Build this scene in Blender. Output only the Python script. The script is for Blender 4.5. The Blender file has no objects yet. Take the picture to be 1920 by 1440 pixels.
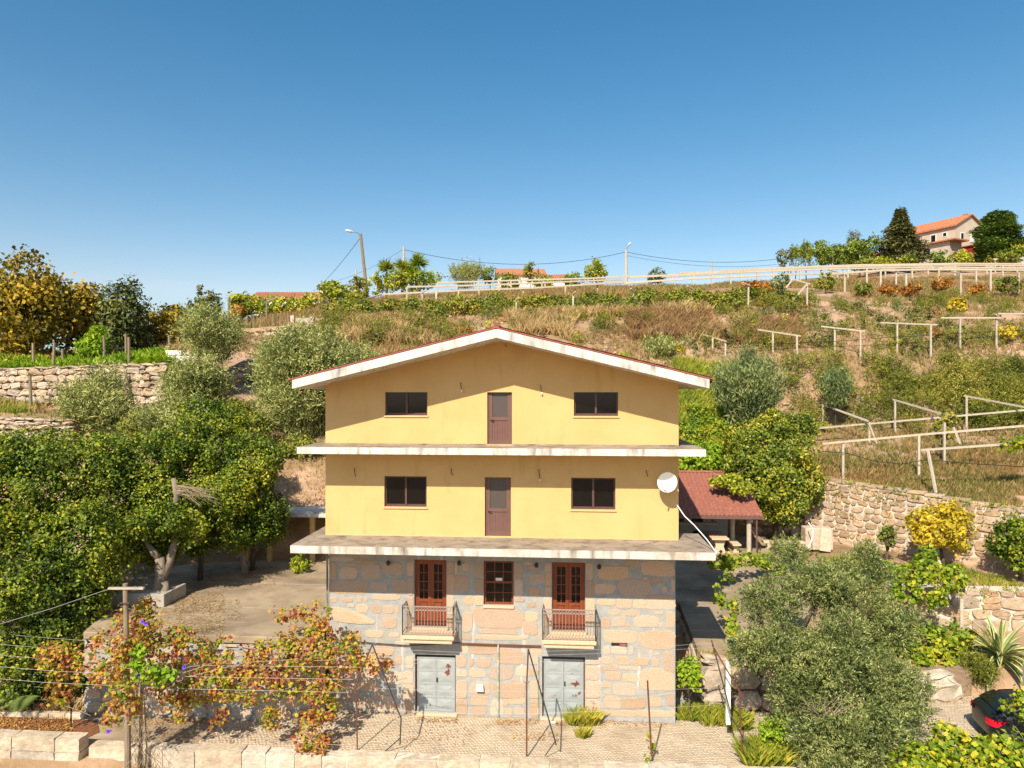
import bpy, math, random
import numpy as np
from mathutils import Vector, Matrix

# ------------------------------------------------------------------ camera, sky, sun, exposure
SC = bpy.context.scene
COL = SC.collection
CAM = np.array([2.22, -24.35, 11.1])           # a drone hovering in front of the house
YAW = 0.0778                                    # turned a little to the left of the facade's normal
FPX = 1345.0                                    # focal length for a 1920 px wide picture
HOR = 735.0
cam_d = bpy.data.cameras.new("camera")
cam_d.sensor_width = 36.0
cam_d.lens = 36.0 * FPX / 1920.0
cam_d.shift_y = (HOR - 720.0) / 1920.0
cam_d.clip_end = 6000.0
cam_o = bpy.data.objects.new("camera", cam_d)
COL.objects.link(cam_o)
cam_o.location = CAM
cam_o.rotation_euler = (math.pi / 2, 0, YAW)
SC.camera = cam_o

SUN_TO = Vector((-0.29, -1.0, 0.955)).normalized()   # direction towards the sun
world = bpy.data.worlds.new("World")
SC.world = world
world.use_nodes = True
wn = world.node_tree
wn.nodes.clear()
w_out = wn.nodes.new("ShaderNodeOutputWorld")
w_bg = wn.nodes.new("ShaderNodeBackground")
w_sky = wn.nodes.new("ShaderNodeTexSky")
w_sky.sky_type = 'NISHITA'
w_sky.sun_disc = False
w_sky.sun_elevation = math.asin(SUN_TO.z)
w_sky.sun_rotation = math.atan2(SUN_TO.x, SUN_TO.y)
w_sky.altitude = 200
w_sky.air_density = 1.0
w_sky.dust_density = 1.2
w_sky.ozone_density = 3.0
w_bg.inputs["Strength"].default_value = 0.105
# the photograph's richer blue: the same colour grade over the whole sky (deep blues deepen, pale ones stay pale)
w_sep = wn.nodes.new("ShaderNodeSeparateColor"); w_sep.mode = 'HSV'
w_com = wn.nodes.new("ShaderNodeCombineColor"); w_com.mode = 'HSV'
w_map = wn.nodes.new("ShaderNodeMapRange"); w_map.clamp = True
for k_, v_ in ((1, 0.50), (2, 0.70), (3, 0.33), (4, 0.92)): w_map.inputs[k_].default_value = v_
w_hue = wn.nodes.new("ShaderNodeMath"); w_hue.operation = 'ADD'; w_hue.inputs[1].default_value = -0.014
wn.links.new(w_sky.outputs[0], w_sep.inputs[0])
wn.links.new(w_sep.outputs[0], w_hue.inputs[0]); wn.links.new(w_hue.outputs[0], w_com.inputs[0])
wn.links.new(w_sep.outputs[1], w_map.inputs[0]); wn.links.new(w_map.outputs[0], w_com.inputs[1])
wn.links.new(w_sep.outputs[2], w_com.inputs[2])
wn.links.new(w_com.outputs[0], w_bg.inputs["Color"])
wn.links.new(w_bg.outputs[0], w_out.inputs["Surface"])

sun_d = bpy.data.lights.new("sun", 'SUN')
sun_d.energy = 5.0
sun_d.angle = math.radians(0.5)
sun_d.color = (1.0, 0.89, 0.71)
sun_o = bpy.data.objects.new("sun", sun_d)
COL.objects.link(sun_o)
sun_o.rotation_euler = (-SUN_TO).to_track_quat('-Z', 'Y').to_euler()
sun_o.location = (-20, -60, 60)

SC.view_settings.view_transform = 'Standard'
SC.view_settings.look = 'None'
SC.view_settings.gamma = 1.0
SC.view_settings.exposure = 0.53
SC.view_settings.use_curve_mapping = False
SC.cycles.max_bounces = 6
SC.cycles.diffuse_bounces = 3
SC.cycles.glossy_bounces = 3
SC.cycles.transmission_bounces = 4
SC.cycles.transparent_max_bounces = 6
SC.cycles.caustics_reflective = False
SC.cycles.caustics_refractive = False

# ------------------------------------------------------------------ helpers: surveying the place
FW = np.array([-math.sin(YAW), math.cos(YAW), 0.0])
RT = np.array([math.cos(YAW), math.sin(YAW), 0.0])

def ray(u, v):
    return FW + RT * ((u - 960.0) / FPX) + np.array([0, 0, (HOR - v) / FPX])

def PT(u, v, t):            # the point at distance t along the view axis
    return CAM + ray(u, v) * t

def P(u, v, Y=0.0):         # the point in the plane y = Y
    d = ray(u, v)
    return CAM + d * ((Y - CAM[1]) / d[1])

def PZ(u, v, Z=0.0):        # the point at height Z
    d = ray(u, v)
    return CAM + d * ((Z - CAM[2]) / d[2])

def FR(u0, v0, u1, v1, Y=0.0):   # a rectangle in a plane parallel to the facade -> x0, x1, z0, z1
    a = P(u0, (v0 + v1) / 2, Y); b = P(u1, (v0 + v1) / 2, Y)
    um = (u0 + u1) / 2
    t = P(um, v0, Y); c = P(um, v1, Y)
    return a[0], b[0], c[2], t[2]

def tag(o, label=None, cat=None, group=None, kind=None):
    if label: o["label"] = label
    if cat: o["category"] = cat
    if group: o["group"] = group
    if kind: o["kind"] = kind
    return o

def link(name, me, parent=None):
    o = bpy.data.objects.new(name, me)
    COL.objects.link(o)
    if parent is not None:
        o.parent = parent
    return o

def empty(name, loc=(0, 0, 0), rz=0.0):
    o = bpy.data.objects.new(name, None)
    COL.objects.link(o)
    o.location = tuple(float(c) for c in loc)
    o.rotation_euler = (0, 0, rz)
    o.empty_display_size = 0.3
    return o

def mesh_np(name, V, F, mat=None, smooth=False):
    """V (n,3); F (m,4) or (m,3) int array"""
    V = np.ascontiguousarray(V, dtype=np.float32); F = np.ascontiguousarray(F, dtype=np.int32)
    me = bpy.data.meshes.new(name)
    k = F.shape[1]
    me.vertices.add(len(V)); me.vertices.foreach_set("co", V.ravel())
    me.loops.add(F.size); me.loops.foreach_set("vertex_index", F.ravel())
    me.polygons.add(len(F)); me.polygons.foreach_set("loop_start", np.arange(0, F.size, k, dtype=np.int32))
    me.update(calc_edges=True)
    if smooth:
        me.polygons.foreach_set("use_smooth", np.ones(len(F), dtype=bool))
    if mat: me.materials.append(mat)
    return me

class MB:
    """collects shapes for ONE mesh"""
    def __init__(s):
        s.v = []; s.f = []; s.m = []
    def add(s, vs, fs, m=0):
        b = len(s.v)
        s.v.extend([tuple(float(c) for c in p) for p in vs])
        s.f.extend([tuple(b + i for i in f) for f in fs]); s.m.extend([m] * len(fs))
        return s
    def box(s, x0, x1, y0, y1, z0, z1, m=0):
        return s.add([(x0,y0,z0),(x1,y0,z0),(x1,y1,z0),(x0,y1,z0),(x0,y0,z1),(x1,y0,z1),(x1,y1,z1),(x0,y1,z1)],
                     [(0,3,2,1),(4,5,6,7),(0,1,5,4),(1,2,6,5),(2,3,7,6),(3,0,4,7)], m)
    def beam(s, p0, p1, w, h, m=0, up=(0,0,1)):
        p0 = Vector(p0); p1 = Vector(p1); d = (p1 - p0).normalized(); up = Vector(up)
        if abs(d.dot(up)) > 0.98: up = Vector((0, 1, 0))
        sd = d.cross(up).normalized() * (w / 2); u = sd.cross(d).normalized() * (h / 2)
        vs = [p0 - sd - u, p0 + sd - u, p0 + sd + u, p0 - sd + u, p1 - sd - u, p1 + sd - u, p1 + sd + u, p1 - sd + u]
        return s.add(vs, [(0,1,2,3),(7,6,5,4),(0,4,5,1),(1,5,6,2),(2,6,7,3),(3,7,4,0)], m)
    def tube(s, pts, r, n=6, m=0, cap=True):
        pts = [Vector(p) for p in pts]
        rs = r if hasattr(r, '__len__') else [r] * len(pts)
        rings = []; prev = None; vs = []
        for i, p in enumerate(pts):
            d = (pts[min(i + 1, len(pts) - 1)] - pts[max(i - 1, 0)])
            if d.length < 1e-9: d = Vector((0, 0, 1))
            d.normalize()
            a = prev if prev is not None else (Vector((0, 0, 1)) if abs(d.z) < 0.9 else Vector((1, 0, 0)))
            a = (a - d * a.dot(d))
            if a.length < 1e-6: a = d.orthogonal()
            a.normalize(); prev = a; b = d.cross(a)
            for k in range(n):
                th = 2 * math.pi * k / n
                vs.append(p + (a * math.cos(th) + b * math.sin(th)) * rs[i])
        fs = []
        for i in range(len(pts) - 1):
            for k in range(n):
                k2 = (k + 1) % n
                fs.append((i * n + k, i * n + k2, (i + 1) * n + k2, (i + 1) * n + k))
        if cap:
            fs.append(tuple(range(n))[::-1]); fs.append(tuple(range((len(pts) - 1) * n, len(pts) * n)))
        return s.add(vs, fs, m)
    def prism(s, poly, y0, y1, m=0):
        """polygon in (x, z), extruded from y0 (front) to y1"""
        n = len(poly)
        vs = [(x, y0, z) for x, z in poly] + [(x, y1, z) for x, z in poly]
        fs = [tuple(range(n)), tuple(range(2 * n - 1, n - 1, -1))]
        fs += [(i, n + i, n + (i + 1) % n, (i + 1) % n) for i in range(n)]
        return s.add(vs, fs, m)
    def slab(s, poly, z0, z1, m=0):
        """polygon in (x, y), extruded from z0 to z1"""
        n = len(poly)
        vs = [(x, y, z0) for x, y in poly] + [(x, y, z1) for x, y in poly]
        fs = [tuple(range(n))[::-1], tuple(range(n, 2 * n))]
        fs += [(i, (i + 1) % n, n + (i + 1) % n, n + i) for i in range(n)]
        return s.add(vs, fs, m)
    def lathe(s, prof, n=16, c=(0,0,0), m=0):
        vs = []; fs = []
        for r, z in prof:
            for k in range(n):
                th = 2 * math.pi * k / n
                vs.append((c[0] + r * math.cos(th), c[1] + r * math.sin(th), c[2] + z))
        for i in range(len(prof) - 1):
            for k in range(n):
                k2 = (k + 1) % n
                fs.append((i * n + k, i * n + k2, (i + 1) * n + k2, (i + 1) * n + k))
        return s.add(vs, fs, m)
    def build(s, name, mats, parent=None, smooth=False, bevel=0.0, loc=None):
        me = bpy.data.meshes.new(name)
        me.from_pydata(s.v, [], s.f)
        if not isinstance(mats, (list, tuple)): mats = [mats]
        for m in mats: me.materials.append(m)
        me.polygons.foreach_set("material_index", s.m)
        if smooth: me.polygons.foreach_set("use_smooth", [True] * len(s.f))
        me.update()
        o = link(name, me, parent)
        if loc is not None: o.location = loc
        if bevel > 0:
            b = o.modifiers.new("edge", 'BEVEL'); b.width = bevel; b.segments = 2; b.limit_method = 'ANGLE'; b.angle_limit = 0.7
        return o

def hash2(ix, iy, seed):
    n = np.sin(ix * 127.1 + iy * 311.7 + seed * 74.7) * 43758.5453
    return n - np.floor(n)

def vnoise(x, y, seed=0):
    ix = np.floor(x); iy = np.floor(y); fx = x - ix; fy = y - iy
    fx = fx * fx * (3 - 2 * fx); fy = fy * fy * (3 - 2 * fy)
    a = hash2(ix, iy, seed); b = hash2(ix + 1, iy, seed); c = hash2(ix, iy + 1, seed); d = hash2(ix + 1, iy + 1, seed)
    return (a + (b - a) * fx) * (1 - fy) + (c + (d - c) * fx) * fy

def fbm(x, y, seed=0, o=3):
    s = 0; a = 0.5
    for i in range(o):
        s = s + a * (vnoise(x, y, seed + i) - 0.5); x = x * 2.03; y = y * 2.03; a *= 0.5
    return s

# ------------------------------------------------------------------ materials
MATS = {}
def mat(name, c1, c2=None, scale=4.0, rough=0.8, bump=0.0, bscale=None, metallic=0.0, detail=6.0, stretch=(1,1,1), lo=0.35, hi=0.65,
        c3=None, s3=1.0, lo3=0.55, hi3=0.7, objrand=0.0, spec=0.35, streak=None, coat=0.0, st_lo=0.52, st_hi=0.7, sts=(6.0, 6.0, 0.5)):
    if name in MATS: return MATS[name]
    m = bpy.data.materials.new(name); m.use_nodes = True
    nt = m.node_tree; N = nt.nodes; L = nt.links
    b = N["Principled BSDF"]
    b.inputs["Roughness"].default_value = rough; b.inputs["Metallic"].default_value = metallic
    b.inputs["Specular IOR Level"].default_value = spec
    if coat: b.inputs["Coat Weight"].default_value = coat
    tc = N.new("ShaderNodeTexCoord"); geo = N.new("ShaderNodeNewGeometry")
    mp = N.new("ShaderNodeMapping"); mp.inputs["Scale"].default_value = stretch
    L.new(geo.outputs["Position"], mp.inputs["Vector"])
    col = None
    def noise(sc, det=detail, vec=mp.outputs[0]):
        n = N.new("ShaderNodeTexNoise"); n.inputs["Scale"].default_value = sc; n.inputs["Detail"].default_value = det
        n.inputs["Roughness"].default_value = 0.6
        L.new(vec, n.inputs["Vector"]); return n
    def mixc(fac, a, bcol):
        x = N.new("ShaderNodeMix"); x.data_type = 'RGBA'
        L.new(fac, x.inputs[0])
        if hasattr(a, 'links'): L.new(a, x.inputs[6])
        else: x.inputs[6].default_value = (*a, 1)
        if hasattr(bcol, 'links'): L.new(bcol, x.inputs[7])
        else: x.inputs[7].default_value = (*bcol, 1)
        return x.outputs[2]
    def ramp(src, lo, hi):
        r = N.new("ShaderNodeMapRange"); r.inputs[1].default_value = lo; r.inputs[2].default_value = hi; r.clamp = True
        L.new(src, r.inputs[0]); return r.outputs[0]
    if c2 is None: c2 = tuple(c * 0.8 for c in c1)
    n1 = noise(scale); col = mixc(ramp(n1.outputs[0], lo, hi), c1, c2)
    if c3 is not None:
        n3 = noise(s3, 5.0); col = mixc(ramp(n3.outputs[0], lo3, hi3), col, c3)
    if streak is not None:      # dirt that has run down the surface
        mp2 = N.new("ShaderNodeMapping"); mp2.inputs["Scale"].default_value = sts
        L.new(geo.outputs["Position"], mp2.inputs["Vector"])
        n4 = noise(1.0, 5.0, mp2.outputs[0]); col = mixc(ramp(n4.outputs[0], st_lo, st_hi), col, streak)
    if objrand > 0:
        oi = N.new("ShaderNodeObjectInfo")
        hs = N.new("ShaderNodeHueSaturation")
        L.new(col, hs.inputs["Color"])
        mr = N.new("ShaderNodeMapRange"); mr.inputs[3].default_value = 1 - objrand; mr.inputs[4].default_value = 1 + objrand
        L.new(oi.outputs["Random"], mr.inputs[0]); L.new(mr.outputs[0], hs.inputs["Value"])
        wn_ = N.new("ShaderNodeTexWhiteNoise"); wn_.noise_dimensions = '1D'; L.new(oi.outputs["Random"], wn_.inputs["W"])
        mr2 = N.new("ShaderNodeMapRange"); mr2.inputs[3].default_value = 1 - objrand * 1.2; mr2.inputs[4].default_value = 1 + objrand * 0.9
        L.new(wn_.outputs[0], mr2.inputs[0]); L.new(mr2.outputs[0], hs.inputs["Saturation"])
        col = hs.outputs[0]
    L.new(col, b.inputs["Base Color"])
    if bump > 0:
        nb = noise(bscale or scale * 3, 6.0)
        bp = N.new("ShaderNodeBump"); bp.inputs["Strength"].default_value = 1.0; bp.inputs["Distance"].default_value = bump
        L.new(nb.outputs[0], bp.inputs["Height"]); L.new(bp.outputs[0], b.inputs["Normal"])
    MATS[name] = m
    return m

def leafmat(name, stops, trans=0.25, rough=0.5, nscale=0.5, spec=0.4, amp=1.8):
    """stops: list of (position, colour) picked per leaf; a large soft noise shifts the pick from branch to branch"""
    if name in MATS: return MATS[name]
    m = bpy.data.materials.new(name); m.use_nodes = True
    nt = m.node_tree; N = nt.nodes; L = nt.links
    b = N["Principled BSDF"]; out = N["Material Output"]
    b.inputs["Roughness"].default_value = rough; b.inputs["Specular IOR Level"].default_value = spec
    geo = N.new("ShaderNodeNewGeometry")
    n = N.new("ShaderNodeTexNoise"); n.inputs["Scale"].default_value = nscale; n.inputs["Detail"].default_value = 3
    L.new(geo.outputs["Position"], n.inputs["Vector"])
    ma = N.new("ShaderNodeMath"); ma.operation = 'MULTIPLY_ADD'; ma.inputs[1].default_value = amp; ma.inputs[2].default_value = -amp / 2
    L.new(n.outputs[0], ma.inputs[0])
    ad = N.new("ShaderNodeMath"); ad.operation = 'ADD'; ad.use_clamp = True
    L.new(geo.outputs["Random Per Island"], ad.inputs[0]); L.new(ma.outputs[0], ad.inputs[1])
    cr = N.new("ShaderNodeValToRGB")
    e = cr.color_ramp.elements
    while len(e) < len(stops): e.new(0.5)
    for i, (p, c) in enumerate(stops):
        e[i].position = p; e[i].color = (c[0] * 1.26, c[1] * 1.24, c[2] * 0.74, 1)
    L.new(ad.outputs[0], cr.inputs[0])
    L.new(cr.outputs[0], b.inputs["Base Color"])
    tr = N.new("ShaderNodeBsdfTranslucent"); L.new(cr.outputs[0], tr.inputs["Color"])
    mx = N.new("ShaderNodeMixShader"); mx.inputs[0].default_value = trans
    L.new(b.outputs[0], mx.inputs[1]); L.new(tr.outputs[0], mx.inputs[2]); L.new(mx.outputs[0], out.inputs["Surface"])
    MATS[name] = m
    return m

M_yellow = mat("yellow_render", (0.62, 0.425, 0.185), (0.58, 0.39, 0.16), scale=0.9, rough=0.9, bump=0.004, bscale=60, c3=(0.50, 0.325, 0.125), s3=0.7, lo3=0.54, hi3=0.9, streak=(0.44, 0.29, 0.12), st_lo=0.58, st_hi=0.82, sts=(1.8, 1.8, 0.3))
M_white = mat("weathered_white_concrete", (0.70, 0.67, 0.61), (0.58, 0.555, 0.50), scale=3, rough=0.85, bump=0.004, bscale=30, streak=(0.24, 0.23, 0.215), st_lo=0.48, st_hi=0.72, sts=(4.0, 4.0, 0.9), c3=(0.40, 0.375, 0.335), s3=0.9, lo3=0.52, hi3=0.8)
M_white2 = mat("weathered_balcony_edge", (0.66, 0.62, 0.56), (0.52, 0.48, 0.43), scale=4, rough=0.85, bump=0.006, bscale=30, streak=(0.19, 0.165, 0.14), st_lo=0.50, st_hi=0.72, sts=(3.2, 3.2, 0.7), c3=(0.40, 0.31, 0.23), s3=1.1, lo3=0.52, hi3=0.74)
M_whitewall = mat("clean_white_paint", (0.80, 0.78, 0.72), (0.74, 0.72, 0.66), scale=3, rough=0.7)
M_slabtop = mat("stained_balcony_floor", (0.24, 0.19, 0.145), (0.36, 0.30, 0.235), scale=1.3, rough=0.92, bump=0.004, c3=(0.13, 0.10, 0.08), s3=2.3, lo3=0.5, hi3=0.72)
M_stone = mat("pink_granite", (0.58, 0.44, 0.325), (0.42, 0.305, 0.22), scale=30, rough=0.95, bump=0.024, bscale=34, c3=(0.50, 0.34, 0.22), s3=1.8, lo3=0.5, hi3=0.8, objrand=0.16)
M_mortar = mat("grey_mortar", (0.37, 0.38, 0.37), (0.295, 0.305, 0.30), scale=5, rough=0.95, bump=0.016, bscale=22, c3=(0.41, 0.36, 0.29), s3=0.9, lo3=0.5, hi3=0.68, streak=(0.58, 0.57, 0.54), st_lo=0.63, st_hi=0.72, sts=(2.6, 2.6, 0.22))
M_granite = mat("pale_granite_block", (0.60, 0.51, 0.40), (0.44, 0.365, 0.28), scale=7, rough=0.95, bump=0.04, bscale=9, c3=(0.33, 0.275, 0.205), s3=1.4, lo3=0.46, hi3=0.75, objrand=0.17)
M_rubble = mat("rubble_stone", (0.54, 0.43, 0.32), (0.40, 0.305, 0.22), scale=5, rough=0.95, bump=0.03, bscale=9, c3=(0.31, 0.245, 0.18), s3=1.5, objrand=0.22)
M_rubble_joint = mat("rubble_earth_joint", (0.34, 0.235, 0.155), (0.22, 0.15, 0.10), scale=5, rough=1, bump=0.03)
M_wmortar = mat("pale_lime_mortar", (0.66, 0.59, 0.49), (0.55, 0.48, 0.39), scale=5, rough=1, bump=0.012)
M_wallstone = mat("brown_wall_stone", (0.50, 0.36, 0.24), (0.36, 0.25, 0.16), scale=5, rough=0.95, bump=0.03, bscale=9, c3=(0.56, 0.43, 0.31), s3=1.3, objrand=0.2)
M_concrete = mat("terrace_concrete", (0.385, 0.30, 0.205), (0.28, 0.215, 0.145), scale=0.8, rough=0.95, bump=0.006, c3=(0.17, 0.125, 0.085), s3=0.55, lo3=0.47, hi3=0.72, streak=(0.48, 0.39, 0.28), sts=(0.35, 3.0, 1), st_lo=0.6, st_hi=0.75)
M_conc_edge = mat("grey_concrete", (0.42, 0.39, 0.34), (0.32, 0.30, 0.26), scale=2, rough=0.95, bump=0.006)
M_post = mat("concrete_post", (0.52, 0.455, 0.36), (0.40, 0.345, 0.265), scale=6, rough=0.95, bump=0.004, objrand=0.12)
M_wood_post = mat("weathered_wood", (0.30, 0.23, 0.155), (0.20, 0.15, 0.10), scale=6, rough=0.95, bump=0.006, stretch=(4, 4, 0.5), objrand=0.12)
M_rust = mat("rusty_steel", (0.20, 0.075, 0.035), (0.12, 0.05, 0.03), scale=14, rough=0.9, metallic=0.2)
M_dark = mat("dark_steel", (0.055, 0.05, 0.048), (0.035, 0.03, 0.03), scale=14, rough=0.7)
M_iron = mat("grey_wrought_iron", (0.36, 0.34, 0.31), (0.27, 0.24, 0.21), scale=20, rough=0.6, metallic=0.2)
M_wire = mat("galvanised_wire", (0.45, 0.44, 0.42), (0.36, 0.35, 0.34), scale=10, rough=0.5, metallic=0.4)
M_cable = mat("black_cable", (0.03, 0.03, 0.032), (0.02, 0.02, 0.02), scale=5, rough=0.6)
M_frame = mat("brown_lacquered_aluminium", (0.10, 0.054, 0.048), (0.085, 0.046, 0.042), scale=3, rough=0.45)
M_doorp = mat("mauve_brown_door_panel", (0.16, 0.085, 0.07), (0.14, 0.073, 0.06), scale=3, rough=0.5)
M_maho = mat("mahogany_varnish", (0.24, 0.062, 0.024), (0.17, 0.042, 0.017), scale=5, rough=0.42, stretch=(6, 6, 0.6))
M_garage = mat("pale_blue_grey_metal_paint", (0.34, 0.37, 0.375), (0.29, 0.32, 0.325), scale=2.5, rough=0.6, c3=(0.17, 0.055, 0.035), s3=1.9, lo3=0.655, hi3=0.675)
M_roof = mat("red_clay_tile", (0.30, 0.115, 0.082), (0.205, 0.075, 0.054), scale=7, rough=0.9, bump=0.006, c3=(0.44, 0.28, 0.18), s3=3.3, lo3=0.64, hi3=0.72)
M_roof_far = mat("orange_clay_tile", (0.47, 0.20, 0.105), (0.36, 0.145, 0.075), scale=2.5, rough=0.9)
M_roof_edge = mat("red_painted_roof_edge", (0.40, 0.12, 0.095), (0.33, 0.10, 0.08), scale=6, rough=0.8)
M_sill = mat("yellow_stone_sill", (0.66, 0.46, 0.22), (0.58, 0.40, 0.2), scale=8, rough=0.8)
M_granite_cut = mat("cut_granite", (0.68, 0.51, 0.35), (0.56, 0.40, 0.27), scale=22, rough=0.9, bump=0.004)
M_bark = mat("grey_bark", (0.30, 0.245, 0.19), (0.19, 0.15, 0.115), scale=5, rough=0.95, bump=0.02, stretch=(3, 3, 0.7))
M_bark_dk = mat("dark_bark", (0.13, 0.095, 0.07), (0.075, 0.055, 0.04), scale=5, rough=0.95, bump=0.02, stretch=(3, 3, 0.7))
M_twig = mat("dry_twig", (0.36, 0.28, 0.19), (0.26, 0.2, 0.13), scale=5, rough=0.95)
M_mulch = mat("bark_mulch", (0.25, 0.105, 0.05), (0.14, 0.06, 0.03), scale=9, rough=1, bump=0.03, bscale=25)
M_dish = mat("white_dish_enamel", (0.80, 0.78, 0.74), (0.76, 0.74, 0.70), scale=3, rough=0.45)
M_inner_shade = mat("painted_inner_shade", (0.03, 0.026, 0.022), (0.02, 0.018, 0.016), scale=2, rough=1)  # near-black colour stands for the darkness inside rooms and the wall slot
M_black = mat("black_enamel", (0.02, 0.02, 0.02), (0.014, 0.014, 0.014), scale=3, rough=0.4)
M_cream = mat("cream_render", (0.52, 0.44, 0.35), (0.45, 0.38, 0.30), scale=1.2, rough=0.95, bump=0.003)
M_redpaint = mat("crimson_paint", (0.36, 0.018, 0.035), (0.30, 0.015, 0.03), scale=2, rough=0.6)
M_green_pipe = mat("green_pipe", (0.20, 0.34, 0.28), (0.28, 0.38, 0.33), scale=3, rough=0.6, c3=(0.5, 0.5, 0.46), s3=2.0, lo3=0.5, hi3=0.55)
M_purple = mat("violet_petal", (0.14, 0.07, 0.55), (0.11, 0.05, 0.45), scale=9, rough=0.7)
M_agave = mat("agave_leaf", (0.15, 0.235, 0.07), (0.19, 0.27, 0.085), scale=3, rough=0.5)
M_agave_edge = mat("agave_cream_edge", (0.55, 0.50, 0.20), (0.60, 0.55, 0.24), scale=3, rough=0.5)
M_palm = mat("palm_leaf", (0.14, 0.20, 0.05), (0.20, 0.25, 0.07), scale=3, rough=0.5)

def glassmat(name, base=(0.016, 0.014, 0.012), rough=0.06, spec=0.5):
    m = bpy.data.materials.new(name); m.use_nodes = True
    b = m.node_tree.nodes["Principled BSDF"]
    b.inputs["Base Color"].default_value = (*base, 1); b.inputs["Roughness"].default_value = rough
    b.inputs["Specular IOR Level"].default_value = spec
    return m
M_glass = glassmat("dark_window_glass", (0.006, 0.0055, 0.005), 0.06, 0.32)
M_glass_frost = glassmat("brown_frosted_glass", (0.075, 0.062, 0.055), 0.35)
M_carglass = glassmat("car_glass", (0.012, 0.015, 0.012), 0.06, 0.35)
M_carpaint = mat("black_car_paint", (0.012, 0.015, 0.017), (0.010, 0.012, 0.014), scale=2, rough=0.35, coat=0.15)
M_taillight = glassmat("red_lamp_lens", (0.62, 0.012, 0.03), 0.15)

LM_camellia = leafmat("camellia_leaf", [(0.0, (0.030, 0.058, 0.011)), (0.4, (0.08, 0.13, 0.016)), (0.75, (0.165, 0.22, 0.022)), (1.0, (0.31, 0.30, 0.04))], trans=0.18, rough=0.5, spec=0.3)
LM_citrus = leafmat("citrus_leaf", [(0.0, (0.05, 0.085, 0.012)), (0.5, (0.12, 0.165, 0.018)), (0.85, (0.23, 0.26, 0.03)), (1.0, (0.42, 0.34, 0.05))], trans=0.2, rough=0.45)
LM_vine = leafmat("autumn_vine_leaf", [(0.0, (0.20, 0.045, 0.045)), (0.18, (0.35, 0.115, 0.085)), (0.36, (0.45, 0.20, 0.085)), (0.52, (0.47, 0.30, 0.065)), (0.70, (0.35, 0.32, 0.04)), (1.0, (0.14, 0.21, 0.025))], trans=0.32, rough=0.65, nscale=1.5, amp=2.6)
LM_vineg = leafmat("green_vine_leaf", [(0.0, (0.07, 0.13, 0.012)), (0.5, (0.17, 0.25, 0.02)), (0.85, (0.30, 0.34, 0.03)), (1.0, (0.46, 0.38, 0.04))], trans=0.3, rough=0.55)
LM_olive = leafmat("olive_leaf", [(0.0, (0.055, 0.085, 0.042)), (0.4, (0.135, 0.175, 0.085)), (0.75, (0.245, 0.285, 0.145)), (1.0, (0.38, 0.40, 0.24))], trans=0.25, rough=0.6, nscale=1.3)
LM_mimosa = leafmat("mimosa_leaf", [(0.0, (0.085, 0.115, 0.05)), (0.4, (0.23, 0.265, 0.13)), (0.75, (0.38, 0.40, 0.22)), (1.0, (0.50, 0.50, 0.32))], trans=0.32, rough=0.75, nscale=0.7)
LM_bluegreen = leafmat("blue_green_leaf", [(0.0, (0.08, 0.125, 0.075)), (0.5, (0.18, 0.235, 0.14)), (1.0, (0.34, 0.36, 0.22))], trans=0.3, rough=0.75)
LM_broom = leafmat("broom_leaf", [(0.0, (0.07, 0.095, 0.018)), (0.5, (0.16, 0.18, 0.035)), (0.85, (0.25, 0.25, 0.055)), (1.0, (0.36, 0.30, 0.09))], trans=0.2, rough=0.75, nscale=0.35)
LM_bramble = leafmat("bramble_leaf", [(0.0, (0.06, 0.09, 0.015)), (0.5, (0.15, 0.185, 0.025)), (0.85, (0.24, 0.25, 0.035)), (1.0, (0.34, 0.22, 0.05))], trans=0.2, rough=0.7, nscale=0.3)
LM_oak = leafmat("autumn_oak_leaf", [(0.0, (0.07, 0.065, 0.012)), (0.4, (0.19, 0.155, 0.018)), (0.75, (0.34, 0.24, 0.025)), (1.0, (0.46, 0.29, 0.04))], trans=0.25, rough=0.7, nscale=0.25)
LM_dark = leafmat("dark_evergreen_leaf", [(0.0, (0.022, 0.035, 0.012)), (0.5, (0.06, 0.08, 0.022)), (0.9, (0.12, 0.14, 0.035)), (1.0, (0.20, 0.18, 0.05))], trans=0.12, rough=0.6, nscale=0.3)
LM_fern = leafmat("bright_fern", [(0.0, (0.10, 0.19, 0.012)), (0.5, (0.19, 0.32, 0.02)), (1.0, (0.32, 0.40, 0.04))], trans=0.3, rough=0.7)
LM_lime = leafmat("lime_shrub_leaf", [(0.0, (0.10, 0.15, 0.012)), (0.5, (0.24, 0.28, 0.02)), (1.0, (0.46, 0.42, 0.05))], trans=0.25, rough=0.6)
LM_yellow = leafmat("yellow_autumn_leaf", [(0.0, (0.22, 0.20, 0.02)), (0.5, (0.46, 0.36, 0.035)), (1.0, (0.62, 0.46, 0.06))], trans=0.3, rough=0.6)
LM_rust = leafmat("rust_autumn_leaf", [(0.0, (0.16, 0.05, 0.02)), (0.5, (0.32, 0.12, 0.03)), (1.0, (0.42, 0.24, 0.05))], trans=0.25, rough=0.7)
LM_drygrass = leafmat("dry_grass_blade", [(0.0, (0.20, 0.105, 0.075)), (0.28, (0.30, 0.185, 0.13)), (0.55, (0.37, 0.26, 0.185)), (0.70, (0.19, 0.17, 0.06)), (1.0, (0.09, 0.12, 0.03))], trans=0.25, rough=0.85, nscale=0.16, amp=2.2)
LM_reddry = leafmat("russet_dry_weed", [(0.0, (0.16, 0.085, 0.065)), (0.5, (0.25, 0.145, 0.105)), (1.0, (0.33, 0.225, 0.165))], trans=0.25, rough=0.9)
LM_weed = leafmat("green_weed", [(0.0, (0.10, 0.15, 0.02)), (0.5, (0.22, 0.27, 0.035)), (1.0, (0.42, 0.36, 0.08))], trans=0.25, rough=0.7)
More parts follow.
